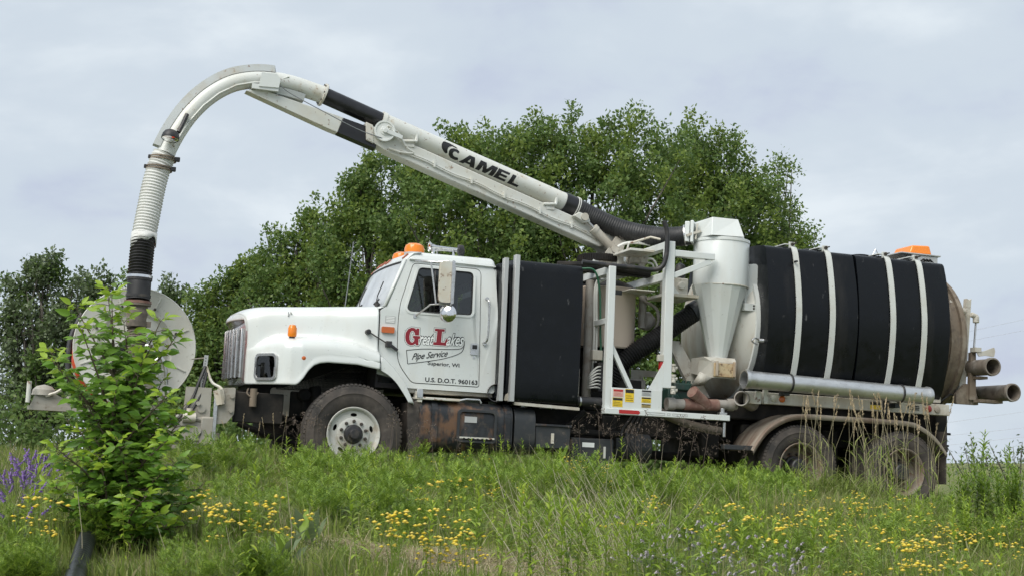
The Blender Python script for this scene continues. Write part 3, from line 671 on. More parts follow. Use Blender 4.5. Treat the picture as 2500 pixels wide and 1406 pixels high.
B('steering_wheel', 'hub_black', MB().tube([(.86 + .13 * math.cos(t) * .35, .68 + .23 * math.sin(t), 1.96 + .20 * math.cos(t)) for t in np.linspace(0, 2 * math.pi, 24, endpoint=False)], .014, 6, closed=True).cyl((.86, .68, 1.96), (.6, .68, 1.75), .03, n=8), cab)
B('cab_sill', 'grimy_white', MB().box(.64, 1.69, .24, .45, 1.06, 1.115), cab, bevel=.012)

# mirrors
mir = part('door_mirror')
B('mirror_shell', 'rusty_paint', MB().plate(rrect(.882, 1.030, 2.095, 2.570, .04), -.095, -.03), mir, bevel=.02, segs=3)
B('mirror_rim', 'chrome_dull', MB().plate([rrect(1.015, 1.05, 2.085, 2.580, .012)], -.12, -.01), mir, bevel=.006)
B('mirror_glass', 'chrome', MB().box(1.050, 1.052, -.11, -.02, 2.10, 2.565), mir)
B('convex_mirror', 'chrome', MB().lathe([(-.045, 0), (-.042, .04), (-.03, .075), (-.008, .10), (.0, .104), (.012, .10), (.012, 0)], (1.0, -.07, 1.975), (.55, .84, 0), 28), mir)
B('mirror_bracket', 'chrome_dull', MB().tube([(.665, .24, 2.585), (.70, .10, 2.575), (.86, -.05, 2.555), (1.00, -.07, 2.58)], .011, 7).tube([(.785, -.02, 2.56), (.86, -.05, 2.08)], .011, 7).tube([(.69, .20, 1.945), (.80, -.03, 2.065), (.90, -.06, 2.075), (1.02, -.07, 2.075)], .010, 7).tube([(1.04, -.075, 2.59), (1.062, -.075, 2.5), (1.055, -.075, 2.10), (1.0, -.07, 2.06)], .009, 6).box(.665, .70, .19, .205, 1.92, 1.975), mir)
# beacon and air horns
bc = part('roof_beacon')
for y, x in ((.60, .74), (1.35, .78)):
    B('beacon_lens', 'amber_lens', MB().lathe([(0, .118), (.045, .122), (.09, .108), (.115, .07), (.122, 0)], (x, y, 2.735), (0, 0, 1), 22), bc)
    B('beacon_base', 'decal_grey', MB().cyl((x, y, 2.70), (x, y, 2.738), .12, n=22), bc)
for y, x0, x1, r in ((.66, .935, 1.30, .062), (.80, 1.02, 1.35, .058)):
    hn = B('air_horn', 'chrome', MB().lathe([(0, r), (.01, r * .98), (.035, r * .55), (.09, r * .36), (.2, r * .28), (x1 - x0, r * .22)], (x0, y, 2.845), (1, 0, .0), 20).cyl((x0 + .06, y, 2.72), (x0 + .06, y, 2.83), .012, n=8).cyl((x1 - .06, y, 2.72), (x1 - .06, y, 2.84), .012, n=8))
    B('horn_valve', 'hub_black', MB().lathe([(0, .02), (0, .055), (.06, .055), (.07, .03), (.07, 0)], (x1, y, 2.845), (1, 0, 0), 14), hn)
# ---- lettering on the door
def text_2d(s, height, width=None, shear=0.0, bold=0.0, space=1.0):
    """a line of type as a flat triangle mesh: (verts 2D, faces), scaled to the given cap height and length"""
    cu = bpy.data.curves.new('type', 'FONT'); cu.body = s; cu.shear = shear; cu.offset = bold; cu.space_character = space; cu.resolution_u = 3; cu.fill_mode = 'FRONT'
    ob = bpy.data.objects.new('type', cu); COL.objects.link(ob)
    dg = bpy.context.evaluated_depsgraph_get(); dg.update(); me = ob.evaluated_get(dg).to_mesh()
    v = np.array([x.co[:2] for x in me.vertices]); f = [tuple(p.vertices) for p in me.polygons]
    ob.evaluated_get(dg).to_mesh_clear(); bpy.data.objects.remove(ob, do_unlink=True); bpy.data.curves.remove(cu)
    cap = 0.69 + 2 * bold
    x0, x1 = v[:, 0].min(), v[:, 0].max(); k = height / cap
    kx = (width / (x1 - x0)) if width else k
    v = np.stack([(v[:, 0] - x0) * kx, (v[:, 1] + bold) * k], 1)
    return v, f
def put_text(name, material, parent, s, height, width, fn, **kw):
    v, f = text_2d(s, height, width, **kw)
    return MB().add([fn(*p) for p in v], f).build(name, material, parent, smooth=0, fix=False)
near_door = [o for o in truck.children if o.name.startswith('door') and not o.name.startswith('door_')][0]
sgn_o = part('door_lettering')
dl = lambda x0, z0, s=0.0, lift=.1935: (lambda u, v: (x0 + u, lift, z0 + v + s * u))
# slab capitals G and L, dark red with a white then black edge
Gp = [(1.0, .60), (1.0, 1.0), (.80, 1.0), (.78, .93), (.62, 1.02), (.42, 1.02), (.18, .92), (.03, .70), (0, .48), (.04, .24), (.20, .05), (.42, -.02), (.60, .0), (.76, .10), (.80, .02), (.98, .02), (.98, .40), (1.08, .40), (1.08, .56), (.56, .56), (.56, .40), (.66, .40), (.66, .26), (.56, .16), (.44, .18), (.34, .30), (.31, .5), (.35, .72), (.46, .84), (.58, .82), (.68, .70), (.70, .60)]
Lp = [(0, 0), (1.05, 0), (1.15, .42), (.92, .42), (.84, .20), (.58, .20), (.62, .84), (.80, .84), (.80, 1.0), (.08, 1.0), (.08, .84), (.26, .84), (.22, .18), (0, .18)]
for shape, x0, z0, w, h in ((Gp, .580, 1.607, .165, .198), (Lp, .918, 1.628, .165, .192)):
    pts = [(x0 + p[0] * w, z0 + p[1] * h) for p in shape]
    for mt, d, y in (('decal_black', -.012, .1945), ('decal_white', -.007, .1938), ('decal_red', .0, .1930)):
        B('letter', mt, MB().plate(inset(pts, d) if d else pts, y, y + .0004), sgn_o, smooth=0)
for s, x0, z0, h, w, sl in (('reat', .745, 1.615, .150, .180, .03), ('akes', 1.072, 1.628, .155, .220, .04)):
    put_text('script_word', 'decal_black', sgn_o, s, h, w, dl(x0, z0, sl, .1936), shear=.45, bold=.075)
    put_text('script_word', 'decal_white', sgn_o, s, h * .93, w * .97, dl(x0 + .003, z0 + .004, sl, .1926), shear=.45, bold=.018)
put_text('script_word', 'decal_black', sgn_o, 'Pipe Service', .075, .43, dl(.672, 1.437, .16), shear=.5, bold=.012)
put_text('place_name', 'decal_black', sgn_o, 'Superior, WI', .044, .385, dl(.864, 1.392, -.012), bold=.018)
put_text('registration_number', 'decal_black', sgn_o, 'U.S. D.O.T. 960163', .052, .635, dl(.845, 1.196, .002), bold=.024)
ban = smooth_path([(.603, .1934, 1.543), (.80, .1934, 1.572), (1.05, .1934, 1.585), (1.22, .1934, 1.598), (1.285, .1934, 1.63), (1.298, .1934, 1.70)], 6)
ban2 = smooth_path([(1.298, .1934, 1.66), (1.285, .1934, 1.60), (1.235, .1934, 1.545), (1.05, .1934, 1.475), (.80, .1934, 1.42), (.627, .1934, 1.388)], 6)
for pth in (ban, ban2, [(.603, .1934, 1.545), (.627, .1934, 1.386)]):
    mbp = MB()
    for i in range(len(pth) - 1): mbp.bar(pth[i], pth[i + 1], .0072, .0006, up=(0, 1, 0))
    B('banner_outline', 'decal_black', mbp, sgn_o, smooth=0)

# ---- step, fuel tank, boxes
B('cab_step', 'rusty_paint', MB().box(.72, 1.25, .09, .33, .985, 1.015).box(.74, .80, .10, .3, .95, 1.08), bevel=.006)
B('step_bracket', 'aluminium', MB().box(.73, .80, .085, .10, 1.0, 1.10).tube([(1.26, .14, 1.0), (1.34, .14, 1.02), (1.50, .14, 1.02), (1.52, .14, .98)], .014, 6), bevel=.004)
def rounded_tank(name, x0, x1, y0, y1, z0, z1, r, m, bev=.03):
    pr = rrect(y0, y1, z0, z1, r, 6)
    return B(name, m, MB().panel([pr], lambda p: (x0, p[0], p[1]), lambda p: (x1, p[0], p[1])), bevel=bev, segs=3, smooth=50)
ft = rounded_tank('fuel_tank', .775, 1.90, .085, .72, .40, .985, .16, 'tank_rusty')
rounded_tank('hydraulic_tank', 1.93, 2.19, .10, .70, .42, .975, .17, 'steel_dark')
for x in (.95, 1.83):
    path = [(x, p[0], p[1]) for p in rrect(.075, .73, .39, .995, .165, 6)]; mb = MB()
    for i in range(len(path)): mb.bar(path[i], path[(i + 1) % len(path)], .012, .07, up=(1, 0, 0))
    B('tank_strap', 'tank_rusty', mb, ft)
B('step_recess', 'steel_dark', MB().plate([rrect(1.22, 1.70, .52, .90, .05), rrect(1.25, 1.67, .55, .87, .04)[::-1]], .060, .10), ft, bevel=.008)
B('step_tread', 'rusty_paint', MB().box(1.25, 1.67, .045, .16, .565, .585), ft)
for k in range(7): B('step_tooth', 'chassis_black', MB().box(1.29 + .055 * k, 1.315 + .055 * k, .043, .05, .555, .572), ft)
B('tank_label', 'decal_grey', MB().box(1.31, 1.46, .079, .083, .75, .82), ft)
B('filler_cap', 'chrome_dull', MB().lathe([(0, .05), (.03, .05), (.035, .03), (.05, .02), (.05, 0)], (2.08, .25, .975), (0, 0, 1), 16))
B('exhaust_elbow', 'hub_black', MB().lathe([(.0, .108), (.06, .108), (.5, .10)], (1.70, .14, 1.115), (.35, .94, 0), 28), solid=.012)
B('tank_bracket', 'grimy_white', MB().plate([(1.78, 1.03), (1.97, 1.03), (1.97, 1.15), (1.90, 1.17), (1.80, 1.10)], .09, .13), bevel=.006)
bb = B('battery_box', 'steel_dark', MB().box(2.20, 2.64, .12, .62, .50, .765), bevel=.012)
B('box_latch', 'rusty_paint', MB().box(2.395, 2.425, .095, .12, .56, .68), bb)
B('box_lid', 'tank_rusty', MB().box(2.19, 2.65, .10, .63, .757, .785), bb, bevel=.006)
rb = B('tool_box', 'steel_dark', MB().box(2.72, 3.28, .30, .85, .25, .655), bevel=.02)
B('box_label', 'decal_white', MB().box(2.865, 3.02, .294, .299, .545, .60), rb)
B('box_handle', 'rusty_paint', MB().box(3.14, 3.165, .28, .30, .42, .56), rb)
B('air_line', 'chassis_black', MB().cyl((2.66, .42, .72), (3.45, .42, .72), .04).cyl((2.9, .42, .72), (2.9, .42, .82), .05), smooth=50)
B('frame_bracket', 'chassis_black', MB().bar((2.55, .5, .62), (2.95, .45, .98), .06, .06).box(2.2, 3.3, .70, .80, .6, 1.0), bevel=.008)
rounded_tank('air_tank', 3.35, 3.9, .55, .95, .40, .75, .16, 'steel_dark')

# ---- front water tank behind the cab
fwt = MB()
prof = rpoly([(.05, 1.02), (.03, 1.25), (.06, 2.25), (.10, 2.62), (.16, 2.705), (.50, 2.73), (1.05, 2.73), (1.05, 1.02)], [.06, .3, .3, .15, .08, .2, .05, .05])
fwt.panel([prof], lambda p: (1.885 + .012 * math.sin(2 * p[1]), p[0], p[1]), lambda p: (2.72 - .04 * max(0, 2.73 - p[1]) / 1.7, p[0], p[1]))
wt = B('water_tank', 'black_plastic', fwt, bevel=.055, segs=4, smooth=60)
for xx, y0, y1, zt in ((1.695, .12, .14, 2.655), (1.79, .11, .13, 2.655)):
    pf = rpoly([(y0, 1.05), (y0 - .03, 1.3), (y0 - .02, 2.3), (y0 + .06, zt), (1.0, zt), (1.0, 1.05)], .06)
    B('water_tank_rib', 'black_plastic', MB().panel([pf], lambda p: (xx, p[0], p[1]), lambda p: (xx + .085, p[0], p[1])), wt, bevel=.03, segs=3, smooth=60)
for x0, x1, zt, y in ((1.700, 1.752, 2.70, .045), (1.828, 1.884, 2.745, .02)):
    B('tank_upright', 'channel_alu', MB().box(x0, x1, y, y + .022, 1.02, zt).box(x0, x0 + .014, y + .022, y + .09, 1.02, zt).box(x1 - .014, x1, y + .022, y + .06, 1.02, zt), bevel=.003)
prm = MB().plate(rpoly([(1.9, 1.02), (1.9, .985), (2.72, .965), (2.72, 1.0)], .01), .06, .12)
B('tank_support', 'grimy_white', prm)
B('far_water_tank', 'black_plastic', MB().panel([[(WID - p[0], p[1]) for p in prof]], lambda p: (1.885, p[0], p[1]), lambda p: (2.70, p[0], p[1])), bevel=.055, segs=4, smooth=60)['label'] = 'black water tank on the far side'

# ---- white frame behind the tank
fr = part('rear_frame')
def channel(name, x0, x1, y0, y1, z0, z1): return B(name, 'white_paint', MB().box(x0, x1, y0, y1, z0, z1), fr, bevel=.006)
channel('frame_post', 3.035, 3.125, .05, .14, 1.015, 2.725)
channel('frame_post', 3.785, 3.900, .05, .16, 1.30, 3.10)
channel('frame_post', 3.035, 3.125, 2.26, 2.35, 1.015, 2.725)
channel('frame_post', 3.785, 3.900, 2.26, 2.37, 1.015, 3.10)
channel('frame_rail_cross', 3.03, 3.12, .141, 2.259, 2.63, 2.722)
channel('frame_rail_cross', 3.04, 3.11, .141, 1.2, 2.03, 2.10)
channel('frame_rail_cross', 3.79, 3.89, .161, 2.259, 3.01, 3.098)
channel('frame_rail_cross', 3.79, 3.87, .161, 2.259, 2.62, 2.72)
channel('frame_rail_long', 3.901, 4.45, .06, .15, 2.92, 3.0)
channel('frame_rail_long', 3.20, 3.784, 1.0, 1.07, 2.88, 2.95)
B('frame_brace', 'white_paint', MB().bar((3.90, .1, 2.68), (4.40, .1, 2.90), .06, .07), fr, bevel=.005)
B('frame_brace', 'white_paint', MB().bar((3.11, .10, 1.77), (3.385, .10, 1.26), .055, .05, up=(0, 1, 0)), fr, bevel=.004)
B('corner_gusset', 'white_paint', MB().plate([(3.60, 1.265), (3.785, 1.265), (3.785, 1.60)], .055, .07), fr)
B('motor_shelf', 'rusty_paint', MB().box(3.901, 4.36, .30, .9, 2.46, 2.50).box(3.45, 3.784, .35, 1.0, 2.50, 2.515), fr, bevel=.005)
B('shelf_gusset', 'white_paint', MB().plate([(3.90, 2.74), (3.905, 2.50), (4.10, 2.50)], .32, .335), fr)
dp = B('deck_panel', 'white_paint', MB().box(3.105, 3.765, .015, .035, 1.015, 1.262), fr, bevel=.004)
B('deck_beam', 'white_paint', MB().box(3.02, 4.675, -.005, .12, .945, 1.014), fr, bevel=.006)
for x0, x1, z0, z1, m, hd in ((3.125, 3.255, 1.155, 1.245, 'decal_pink', 'red_paint'), (3.12, 3.25, 1.035, 1.145, 'decal_yellow', 'decal_black'), (3.28, 3.395, 1.10, 1.255, 'decal_yellow', 'decal_black'), (3.495, 3.62, 1.185, 1.255, 'decal_grey', 'decal_black'), (3.495, 3.62, 1.105, 1.17, 'decal_yellow', 'decal_black'), (3.497, 3.618, 1.045, 1.088, 'decal_tan', 'decal_black')):
    st = B('warning_sticker', m, MB().box(x0, x1, .0125, .0148, z0, z1), dp, smooth=0)
    h = z1 - z0
    B('sticker_heading', hd, MB().box(x0 + .004, x1 - .004, .0112, .0123, z1 - .30 * h, z1 - .04 * h), dp, smooth=0)
    for k in range(3): B('sticker_print', hd, MB().box(x0 + .012, x1 - .012 - .02 * (k == 2), .0112, .0123, z0 + h * (.12 + .17 * k), z0 + h * (.15 + .17 * k)), dp, smooth=0)
B('reflector_arrow', 'red_paint', MB().plate([(3.20, .958), (3.455, .958), (3.475, .980), (3.455, 1.002), (3.20, 1.002)], -.0085, -.0055), fr, smooth=0)
for x0, x1 in ((3.55, 3.80), (3.83, 3.87), (3.90, 4.10)):
    B('worn_print', 'decal_grey', MB().plate([rrect(x0, x1, .965, .995, .004), rrect(x0 + .006, x1 - .006, .971, .989, .003)[::-1]], -.0075, -.0055), fr, smooth=0)
# blower drum and what stands round it
dr = part('silencer_drum')
B('drum_shell', 'beige_drum', MB().lathe([(0, .32), (0, .375), (.02, .385), (.035, .380), (.74, .380), (.755, .387), (.77, .380), (.775, .0)], (3.39, 1.0, 1.80), (0, 0, 1), 56), dr)
B('drum_dome', 'hub_black', MB().lathe([(.775, .372), (.82, .33), (.87, .2), (.885, 0)], (3.39, 1.0, 1.80), (0, 0, 1), 40), dr)
B('drum_base', 'chassis_black', MB().cyl((3.39, 1.0, 1.40), (3.39, 1.0, 1.80), .33, n=32).box(3.0, 3.8, .7, 1.6, 1.0, 1.42), dr, bevel=.02)
B('name_plate', 'steel_dark', MB().box(3.33, 3.45, .618, .622, 2.46, 2.52), dr)
B('riser_pipe', 'grey_pipe', MB().tube([(2.99, .55, 1.05), (2.99, .55, 2.60)], .055, 16))
B('conduit', 'cable_white', MB().tube(smooth_path([(3.04, .5, 1.3), (3.05, .5, 1.9), (3.04, .5, 2.5), (3.12, .45, 2.66), (3.30, .4, 2.78), (3.55, .5, 2.80)]), .016, 7).tube(smooth_path([(3.07, .48, 1.3), (3.075, .48, 1.9), (3.06, .48, 2.5), (3.16, .42, 2.63)]), .014, 7))
B('air_tube', 'green_line', MB().tube(smooth_path([(2.82, .45, 2.72), (2.98, .40, 2.70), (3.07, .42, 2.45), (3.10, .42, 1.9), (3.13, .42, 1.6)]), .014, 7))
for k in range(7):
    B('valve_hose', 'cable_white', MB().tube(smooth_path([(3.10, .35, 1.53 - .045 * k), (3.02, .30, 1.51 - .04 * k), (2.955, .32, 1.44 - .03 * k), (2.95, .40, 1.38 - .02 * k)]), .011, 6))
B('valve_bank', 'hub_black', MB().box(3.05, 3.115, .33, .5, 1.22, 1.58), bevel=.008)
B('junction_box', 'grimy_white', MB().box(2.96, 3.09, .30, .40, 1.60, 1.72), bevel=.006)
B('hydraulic_block', 'grimy_white', MB().box(2.70, 2.88, .5, .75, 1.12, 1.50).cyl((2.75, .46, 1.40), (2.75, .52, 1.40), .03).cyl((2.75, .46, 1.25), (2.75, .52, 1.25), .03), bevel=.01)
B('drain_pipe', 'hub_black', MB().cyl((2.72, .18, 1.08), (3.04, .18, 1.085), .058, n=20))
B('pipe_collar', 'chrome_dull', MB().cyl((2.75, .18, 1.08), (2.77, .18, 1.08), .062, n=20))
B('relief_valve', 'grey_pipe', MB().cyl((3.86, .9, 2.52), (3.86, .9, 2.1), .05).lathe([(0, .02), (.05, .12), (.12, .12), (.2, .05)], (3.84, .92, 2.2), (1, 0, 0), 18).tube(smooth_path([(3.84, .85, 2.45), (4.02, .82, 2.35), (4.05, .85, 2.15), (3.92, .9, 1.95), (3.86, .95, 1.75)]), .022, 8), smooth=40)
B('blower_housing', 'grey_pipe', MB().box(3.45, 3.95, .9, 1.6, 1.05, 1.45).cyl((3.55, .75, 1.30), (3.55, .95, 1.30), .17).cyl((3.75, .78, 1.35), (3.75, .95, 1.35), .09), bevel=.03)
B('control_cabinet', 'grimy_white', MB().plate([rrect(3.92, 4.36, 1.10, 1.60, .01), rrect(4.08, 4.27, 1.18, 1.52, .01)[::-1]], 1.30, 1.34), bevel=.004)
hs = MB(); corrugated(hs, smooth_path([(4.50, .60, 2.36), (4.30, .60, 2.22), (3.97, .62, 1.975), (3.68, .66, 1.77), (3.46, .70, 1.57), (3.36, .74, 1.36)], 10), .122, .034, .020, 24)
vh = B('vacuum_hose', 'hose_rubber', hs, smooth=60)
B('hose_clamp', 'steel_dark', MB().cyl((4.40, .60, 2.305), (4.50, .60, 2.37), .127, n=24), vh)
# deck plumbing
B('water_pump', 'green_pump', MB().box(4.02, 4.42, .40, .80, 1.08, 1.33).box(4.08, 4.40, .36, .5, 1.30, 1.40).cyl((4.1, .34, 1.2), (4.1, .42, 1.2), .06), bevel=.02)
for k in range(5): B('pump_cap', 'green_pump', MB().cyl((4.09 + .075 * k, .43, 1.39), (4.09 + .075 * k, .43, 1.435), .025, n=8))
B('suction_manifold', 'grey_pipe', MB().cyl((3.94, .22, 1.12), (4.88, .24, 1.16), .062, n=20).lathe([(0, .075), (.09, .08), (.09, .062)], (4.74, .237, 1.155), (1, 0, .04), 20).cyl((3.92, .22, 1.12), (4.02, .22, 1.124), .078, n=20), smooth=40)
B('strainer', 'brick_pipe', MB().tube([(4.46, .20, 1.14), (4.34, .16, 1.21), (4.22, .12, 1.28)], [.066, .070, .066], 20).cyl((4.25, .13, 1.262), (4.215, .118, 1.283), .080, n=20).cyl((4.15, .22, 1.125), (4.62, .23, 1.145), .072, n=20), smooth=40)
B('drain_valve', 'chrome_dull', MB().cyl((4.63, .12, 1.10), (4.63, .12, 1.0), .03).box(4.58, 4.68, .08, .16, 1.02, 1.05).cyl((4.66, .12, .93), (4.66, .12, .75), .022), bevel=.004)
B('suction_line', 'hose_muddy', MB().tube(smooth_path([(3.70, .24, 1.10), (3.90, .26, 1.0), (4.15, .30, .92), (4.45, .32, .86), (4.72, .34, .83)]), .052, 16))
for k in range(4):
    B('hydraulic_line', 'hub_black', MB().tube(smooth_path([(3.5 + .05 * k, .3, .95), (3.35 + .06 * k, .25, .72 - .03 * k), (3.5 + .06 * k, .25, .48 - .02 * k), (3.75, .35, .40)]), .014, 6))
for y, z in ((.08, 1.55), (.07, 1.42), (.06, 1.28)):
    B('ball_valve', 'grimy_white', MB().lathe([(-.05, .02), (-.045, .032), (-.02, .032), (-.015, .026), (.02, .026), (.025, .035), (.05, .035), (.05, 0)], (3.93, y, z), (0, 0, 1), 14).cyl((3.90, y, z), (3.98, y, z), .022, n=10))
B('sight_glass', 'red_paint', MB().box(3.745, 3.785, .06, .10, 1.50, 1.62))
B('post_clamp', 'grimy_white', MB().box(3.72, 3.79, .05, .11, 1.62, 1.70), bevel=.005)

# ---- cyclone separator
cy = part('cyclone_separator')
cx, cyy = 4.735, .46
B('cyclone_barrel', 'white_paint', MB().lathe([(2.655, .350), (2.66, .354), (3.235, .354), (3.245, .350), (3.25, .0)], (cx, cyy, 0), (0, 0, 1), 64), cy)
B('barrel_ring', 'white_paint', MB().lathe([(3.205, .354), (3.205, .362), (3.24, .362), (3.24, .354)], (cx, cyy, 0), (0, 0, 1), 64, closed=True), cy)
cone = MB().lathe([(2.655, .352), (1.735, .115)], (cx - .015, cyy, 0), (0, 0, 1), 16)
B('cyclone_cone', 'white_paint', cone, cy, smooth=12)
B('cone_seam', 'rusty_paint', MB().lathe([(2.640, .353), (2.648, .358), (2.66, .356)], (cx, cyy, 0), (0, 0, 1), 64), cy)
hd = MB().add([(4.40, .42, 3.25), (4.44, .15, 3.25), (4.88, .12, 3.26), (4.92, .70, 3.26), (4.42, .72, 3.25), (4.36, .50, 3.44), (4.49, .24, 3.50), (4.85, .24, 3.50), (4.86, .62, 3.50), (4.42, .68, 3.48)],
   [(4, 3, 2, 1, 0), (5, 6, 7, 8, 9), (0, 1, 6, 5), (1, 2, 7, 6), (2, 3, 8, 7), (3, 4, 9, 8), (4, 0, 5, 9)])
B('inlet_head', 'white_paint', hd, cy, smooth=0, bevel=.006)
B('inlet_skirt', 'white_paint', MB().add([(4.93, .30, 3.25), (5.08, .42, 3.25), (5.02, .70, 3.25), (4.86, .30, 3.42), (4.90, .55, 3.42)], [(0, 1, 3), (1, 4, 3), (1, 2, 4), (0, 2, 1), (0, 3, 4, 2)]), cy, smooth=0)
B('inlet_flange', 'white_paint', MB().bar((4.36, .52, 3.18), (4.36, .52, 3.46), .30, .04, up=(.8, -.5, 0)).bar((4.31, .555, 3.19), (4.31, .555, 3.45), .27, .06, up=(.8, -.5, 0)), cy, bevel=.008)
B('flange_latch', 'grimy_white', MB().bar((4.22, .42, 3.26), (4.40, .38, 3.33), .03, .03).cyl((4.34, .40, 3.22), (4.36, .40, 3.42), .012, n=8), cy)
B('valve_box', 'grimy_white', MB().add([(4.44, .30, 1.74), (4.88, .30, 1.745), (4.88, .64, 1.745), (4.44, .64, 1.74), (4.52, .22, 1.68), (4.86, .22, 1.68), (4.86, .22, 1.48), (4.52, .22, 1.48), (4.44, .64, 1.55), (4.88, .64, 1.55), (4.42, .42, 1.52), (4.42, .36, 1.70)],
   [(0, 1, 2, 3), (4, 5, 1, 0), (7, 6, 5, 4), (6, 9, 2, 5), (5, 2, 1), (11, 4, 0), (10, 7, 4, 11), (3, 8, 10, 11, 0), (3, 2, 9, 8), (8, 9, 6, 7, 10)]), cy, smooth=0)
B('valve_door', 'rust_door', MB().box(4.545, 4.84, .195, .219, 1.495, 1.665), cy, bevel=.006)
for x in (4.56, 4.80): B('valve_clamp', 'stained_white', MB().box(x, x + .03, .165, .195, 1.50, 1.69), cy, bevel=.006)
B('valve_chute', 'grimy_white', MB().add([(4.10 + .30, .30, 1.55), (4.52, .22, 1.48), (4.30, .35, 1.36), (4.52, .45, 1.40)], [(0, 1, 2), (1, 3, 2)]), cy, solid=.01)
B('cyclone_bracket', 'white_paint', MB().plate(rpoly([(5.02, 2.38), (5.20, 2.38), (5.20, 2.98), (5.02, 2.95)], [.01, .02, .06, .03]), .34, .352).box(4.98, 5.20, .26, .34, 2.36, 2.45), cy, bevel=.004)
for z in (2.39, 2.425): B('bolt', 'lug_steel', MB().cyl((5.11, .255, z), (5.11, .262, z), .014, n=8), cy)

# ---- debris tank and saddle tanks
db = part('debris_tank')
B('tank_shell', 'stained_white', MB().lathe([(0, .95), (2.98, .95)], (5.20, MID, 2.22), (1, 0, 0), 64), db)
B('front_head', 'stained_white', MB().lathe([(.0, .985), (-.10, .94), (-.22, .80), (-.32, .58), (-.38, .3), (-.40, 0)], (5.16, MID, 2.22), (1, 0, 0), 64), db)
B('head_flange', 'white_paint', MB().lathe([(-.03, .97), (-.03, 1.01), (.03, 1.01), (.03, .97)], (5.16, MID, 2.22), (1, 0, 0), 64, closed=True), db)
B('tank_leg', 'grimy_white', MB().add([(4.55, .62, 1.15), (4.78, .62, 1.15), (4.30, .70, 1.95), (4.12, .70, 1.95), (4.55, .70, 1.15), (4.78, .70, 1.15), (4.30, .78, 1.95), (4.12, .78, 1.95)], [(0, 1, 2, 3), (7, 6, 5, 4), (0, 3, 7, 4), (1, 5, 6, 2), (3, 2, 6, 7), (0, 4, 5, 1)]), db)
PROF = rpoly([(1.10, 3.23), (.42, 3.225), (.145, 3.19), (.065, 2.88), (.018, 2.60), (0, 2.35), (.015, 2.10), (.06, 1.80), (.14, 1.52), (.24, 1.36), (.60, 1.33), (1.10, 1.33)], [.02, .2, .07, .25, .2, .2, .2, .25, .2, .1, .05, .02])
for x0, x1 in ((5.20, 6.455), (6.505, 7.84)):
    for s in (1, -1):
        tk = B('saddle_tank', 'black_plastic', MB().panel([[(p[0] if s > 0 else WID - p[0], p[1]) for p in PROF]], lambda p: (x0 - .02 * math.cos((p[1] - 2.35) * 1.6), p[0], p[1]), lambda p: (x1 + .01 * math.cos((p[1] - 2.35) * 1.6), p[0], p[1])), bevel=.09, segs=5, smooth=60)
SP = [p for p in smooth_path([(0, .44, 3.232), (0, .28, 3.222), (0, .142, 3.172), (0, .058, 2.88), (0, .010, 2.58), (0, -.008, 2.35), (0, .006, 2.10), (0, .050, 1.80), (0, .130, 1.52)], 4)]
for x in (5.60, 6.085, 6.975, 7.445):
    mb = MB(); rw_ = []
    for p in SP: rw_.append([(x - .038, p[1], p[2]), (x - .038, p[1] - .016, p[2] + .003), (x + .038, p[1] - .016, p[2] + .003), (x + .038, p[1], p[2])])
    st = B('tank_strap', 'strap_paint', mb.grid(rw_), smooth=40)
    B('strap_anchor', 'strap_paint', MB().box(x - .04, x + .04, .19, .215, 3.17, 3.275).box(x - .10, x - .04, .20, .5, 3.235, 3.25), st, bevel=.004)
    B('strap_bolt', 'lug_steel', MB().cyl((x, .192, 3.245), (x, .165, 3.245), .022, n=8).cyl((x, .21, 3.245), (x, .09, 3.245), .009, n=6), st)
    if x == 5.60:
        for z in (3.0, 2.55, 2.1): B('strap_clip', 'hub_black', MB().box(x - .045, x - .02, .0, .06, z - .01, z + .01), st)
for x, z in ((6.82, 3.25), (7.12, 3.26), (6.05, 3.25)):
    B('tank_hatch', 'black_plastic', MB().lathe([(0, .14), (.03, .14), (.04, .1), (.045, 0)], (x, .55, 3.225), (0, 0, 1), 20))
B('lifting_wire', 'chrome_dull', MB().tube([(6.98, .5, 3.26), (7.03, .5, 3.36), (7.09, .5, 3.26)], .006, 5))
B('level_fitting', 'chrome_dull', MB().cyl((5.12, .16, 1.98), (5.24, .12, 1.98), .028, n=12).tube(smooth_path([(5.14, .14, 1.98), (5.06, .12, 2.0), (5.02, .12, 1.96), (5.10, .13, 1.92)]), .010, 6))
# light bar
lb = part('light_bar')
B('bar_lens', 'amber_lens', MB().add([(7.80, .86, 3.42), (8.17, .86, 3.42), (8.17, 1.30, 3.42), (7.80, 1.30, 3.42), (7.86, .88, 3.545), (8.14, .88, 3.56), (8.14, 1.28, 3.56), (7.86, 1.28, 3.545)], [(3, 2, 1, 0), (4, 5, 6, 7), (0, 1, 5, 4), (1, 2, 6, 5), (2, 3, 7, 6), (3, 0, 4, 7)]), lb, bevel=.025, segs=3)
B('bar_mount', 'channel_alu', MB().box(7.60, 8.24, .76, 1.34, 3.395, 3.415).box(7.78, 8.20, .78, 1.32, 3.30, 3.394), lb, bevel=.006)
B('vent_pipe', 'white_paint', MB().tube(smooth_path([(7.80, .50, 3.20), (7.98, .50, 3.19), (8.06, .50, 3.10), (8.08, .50, 2.9), (8.08, .50, 2.75)]), .055, 14))
for k in range(3): B('hose_coil', 'chassis_black', MB().tube([(7.78 + .05 * k, .62, 3.26), (7.85 + .05 * k, .60, 3.31), (7.93 + .05 * k, .62, 3.26)], .014, 6))
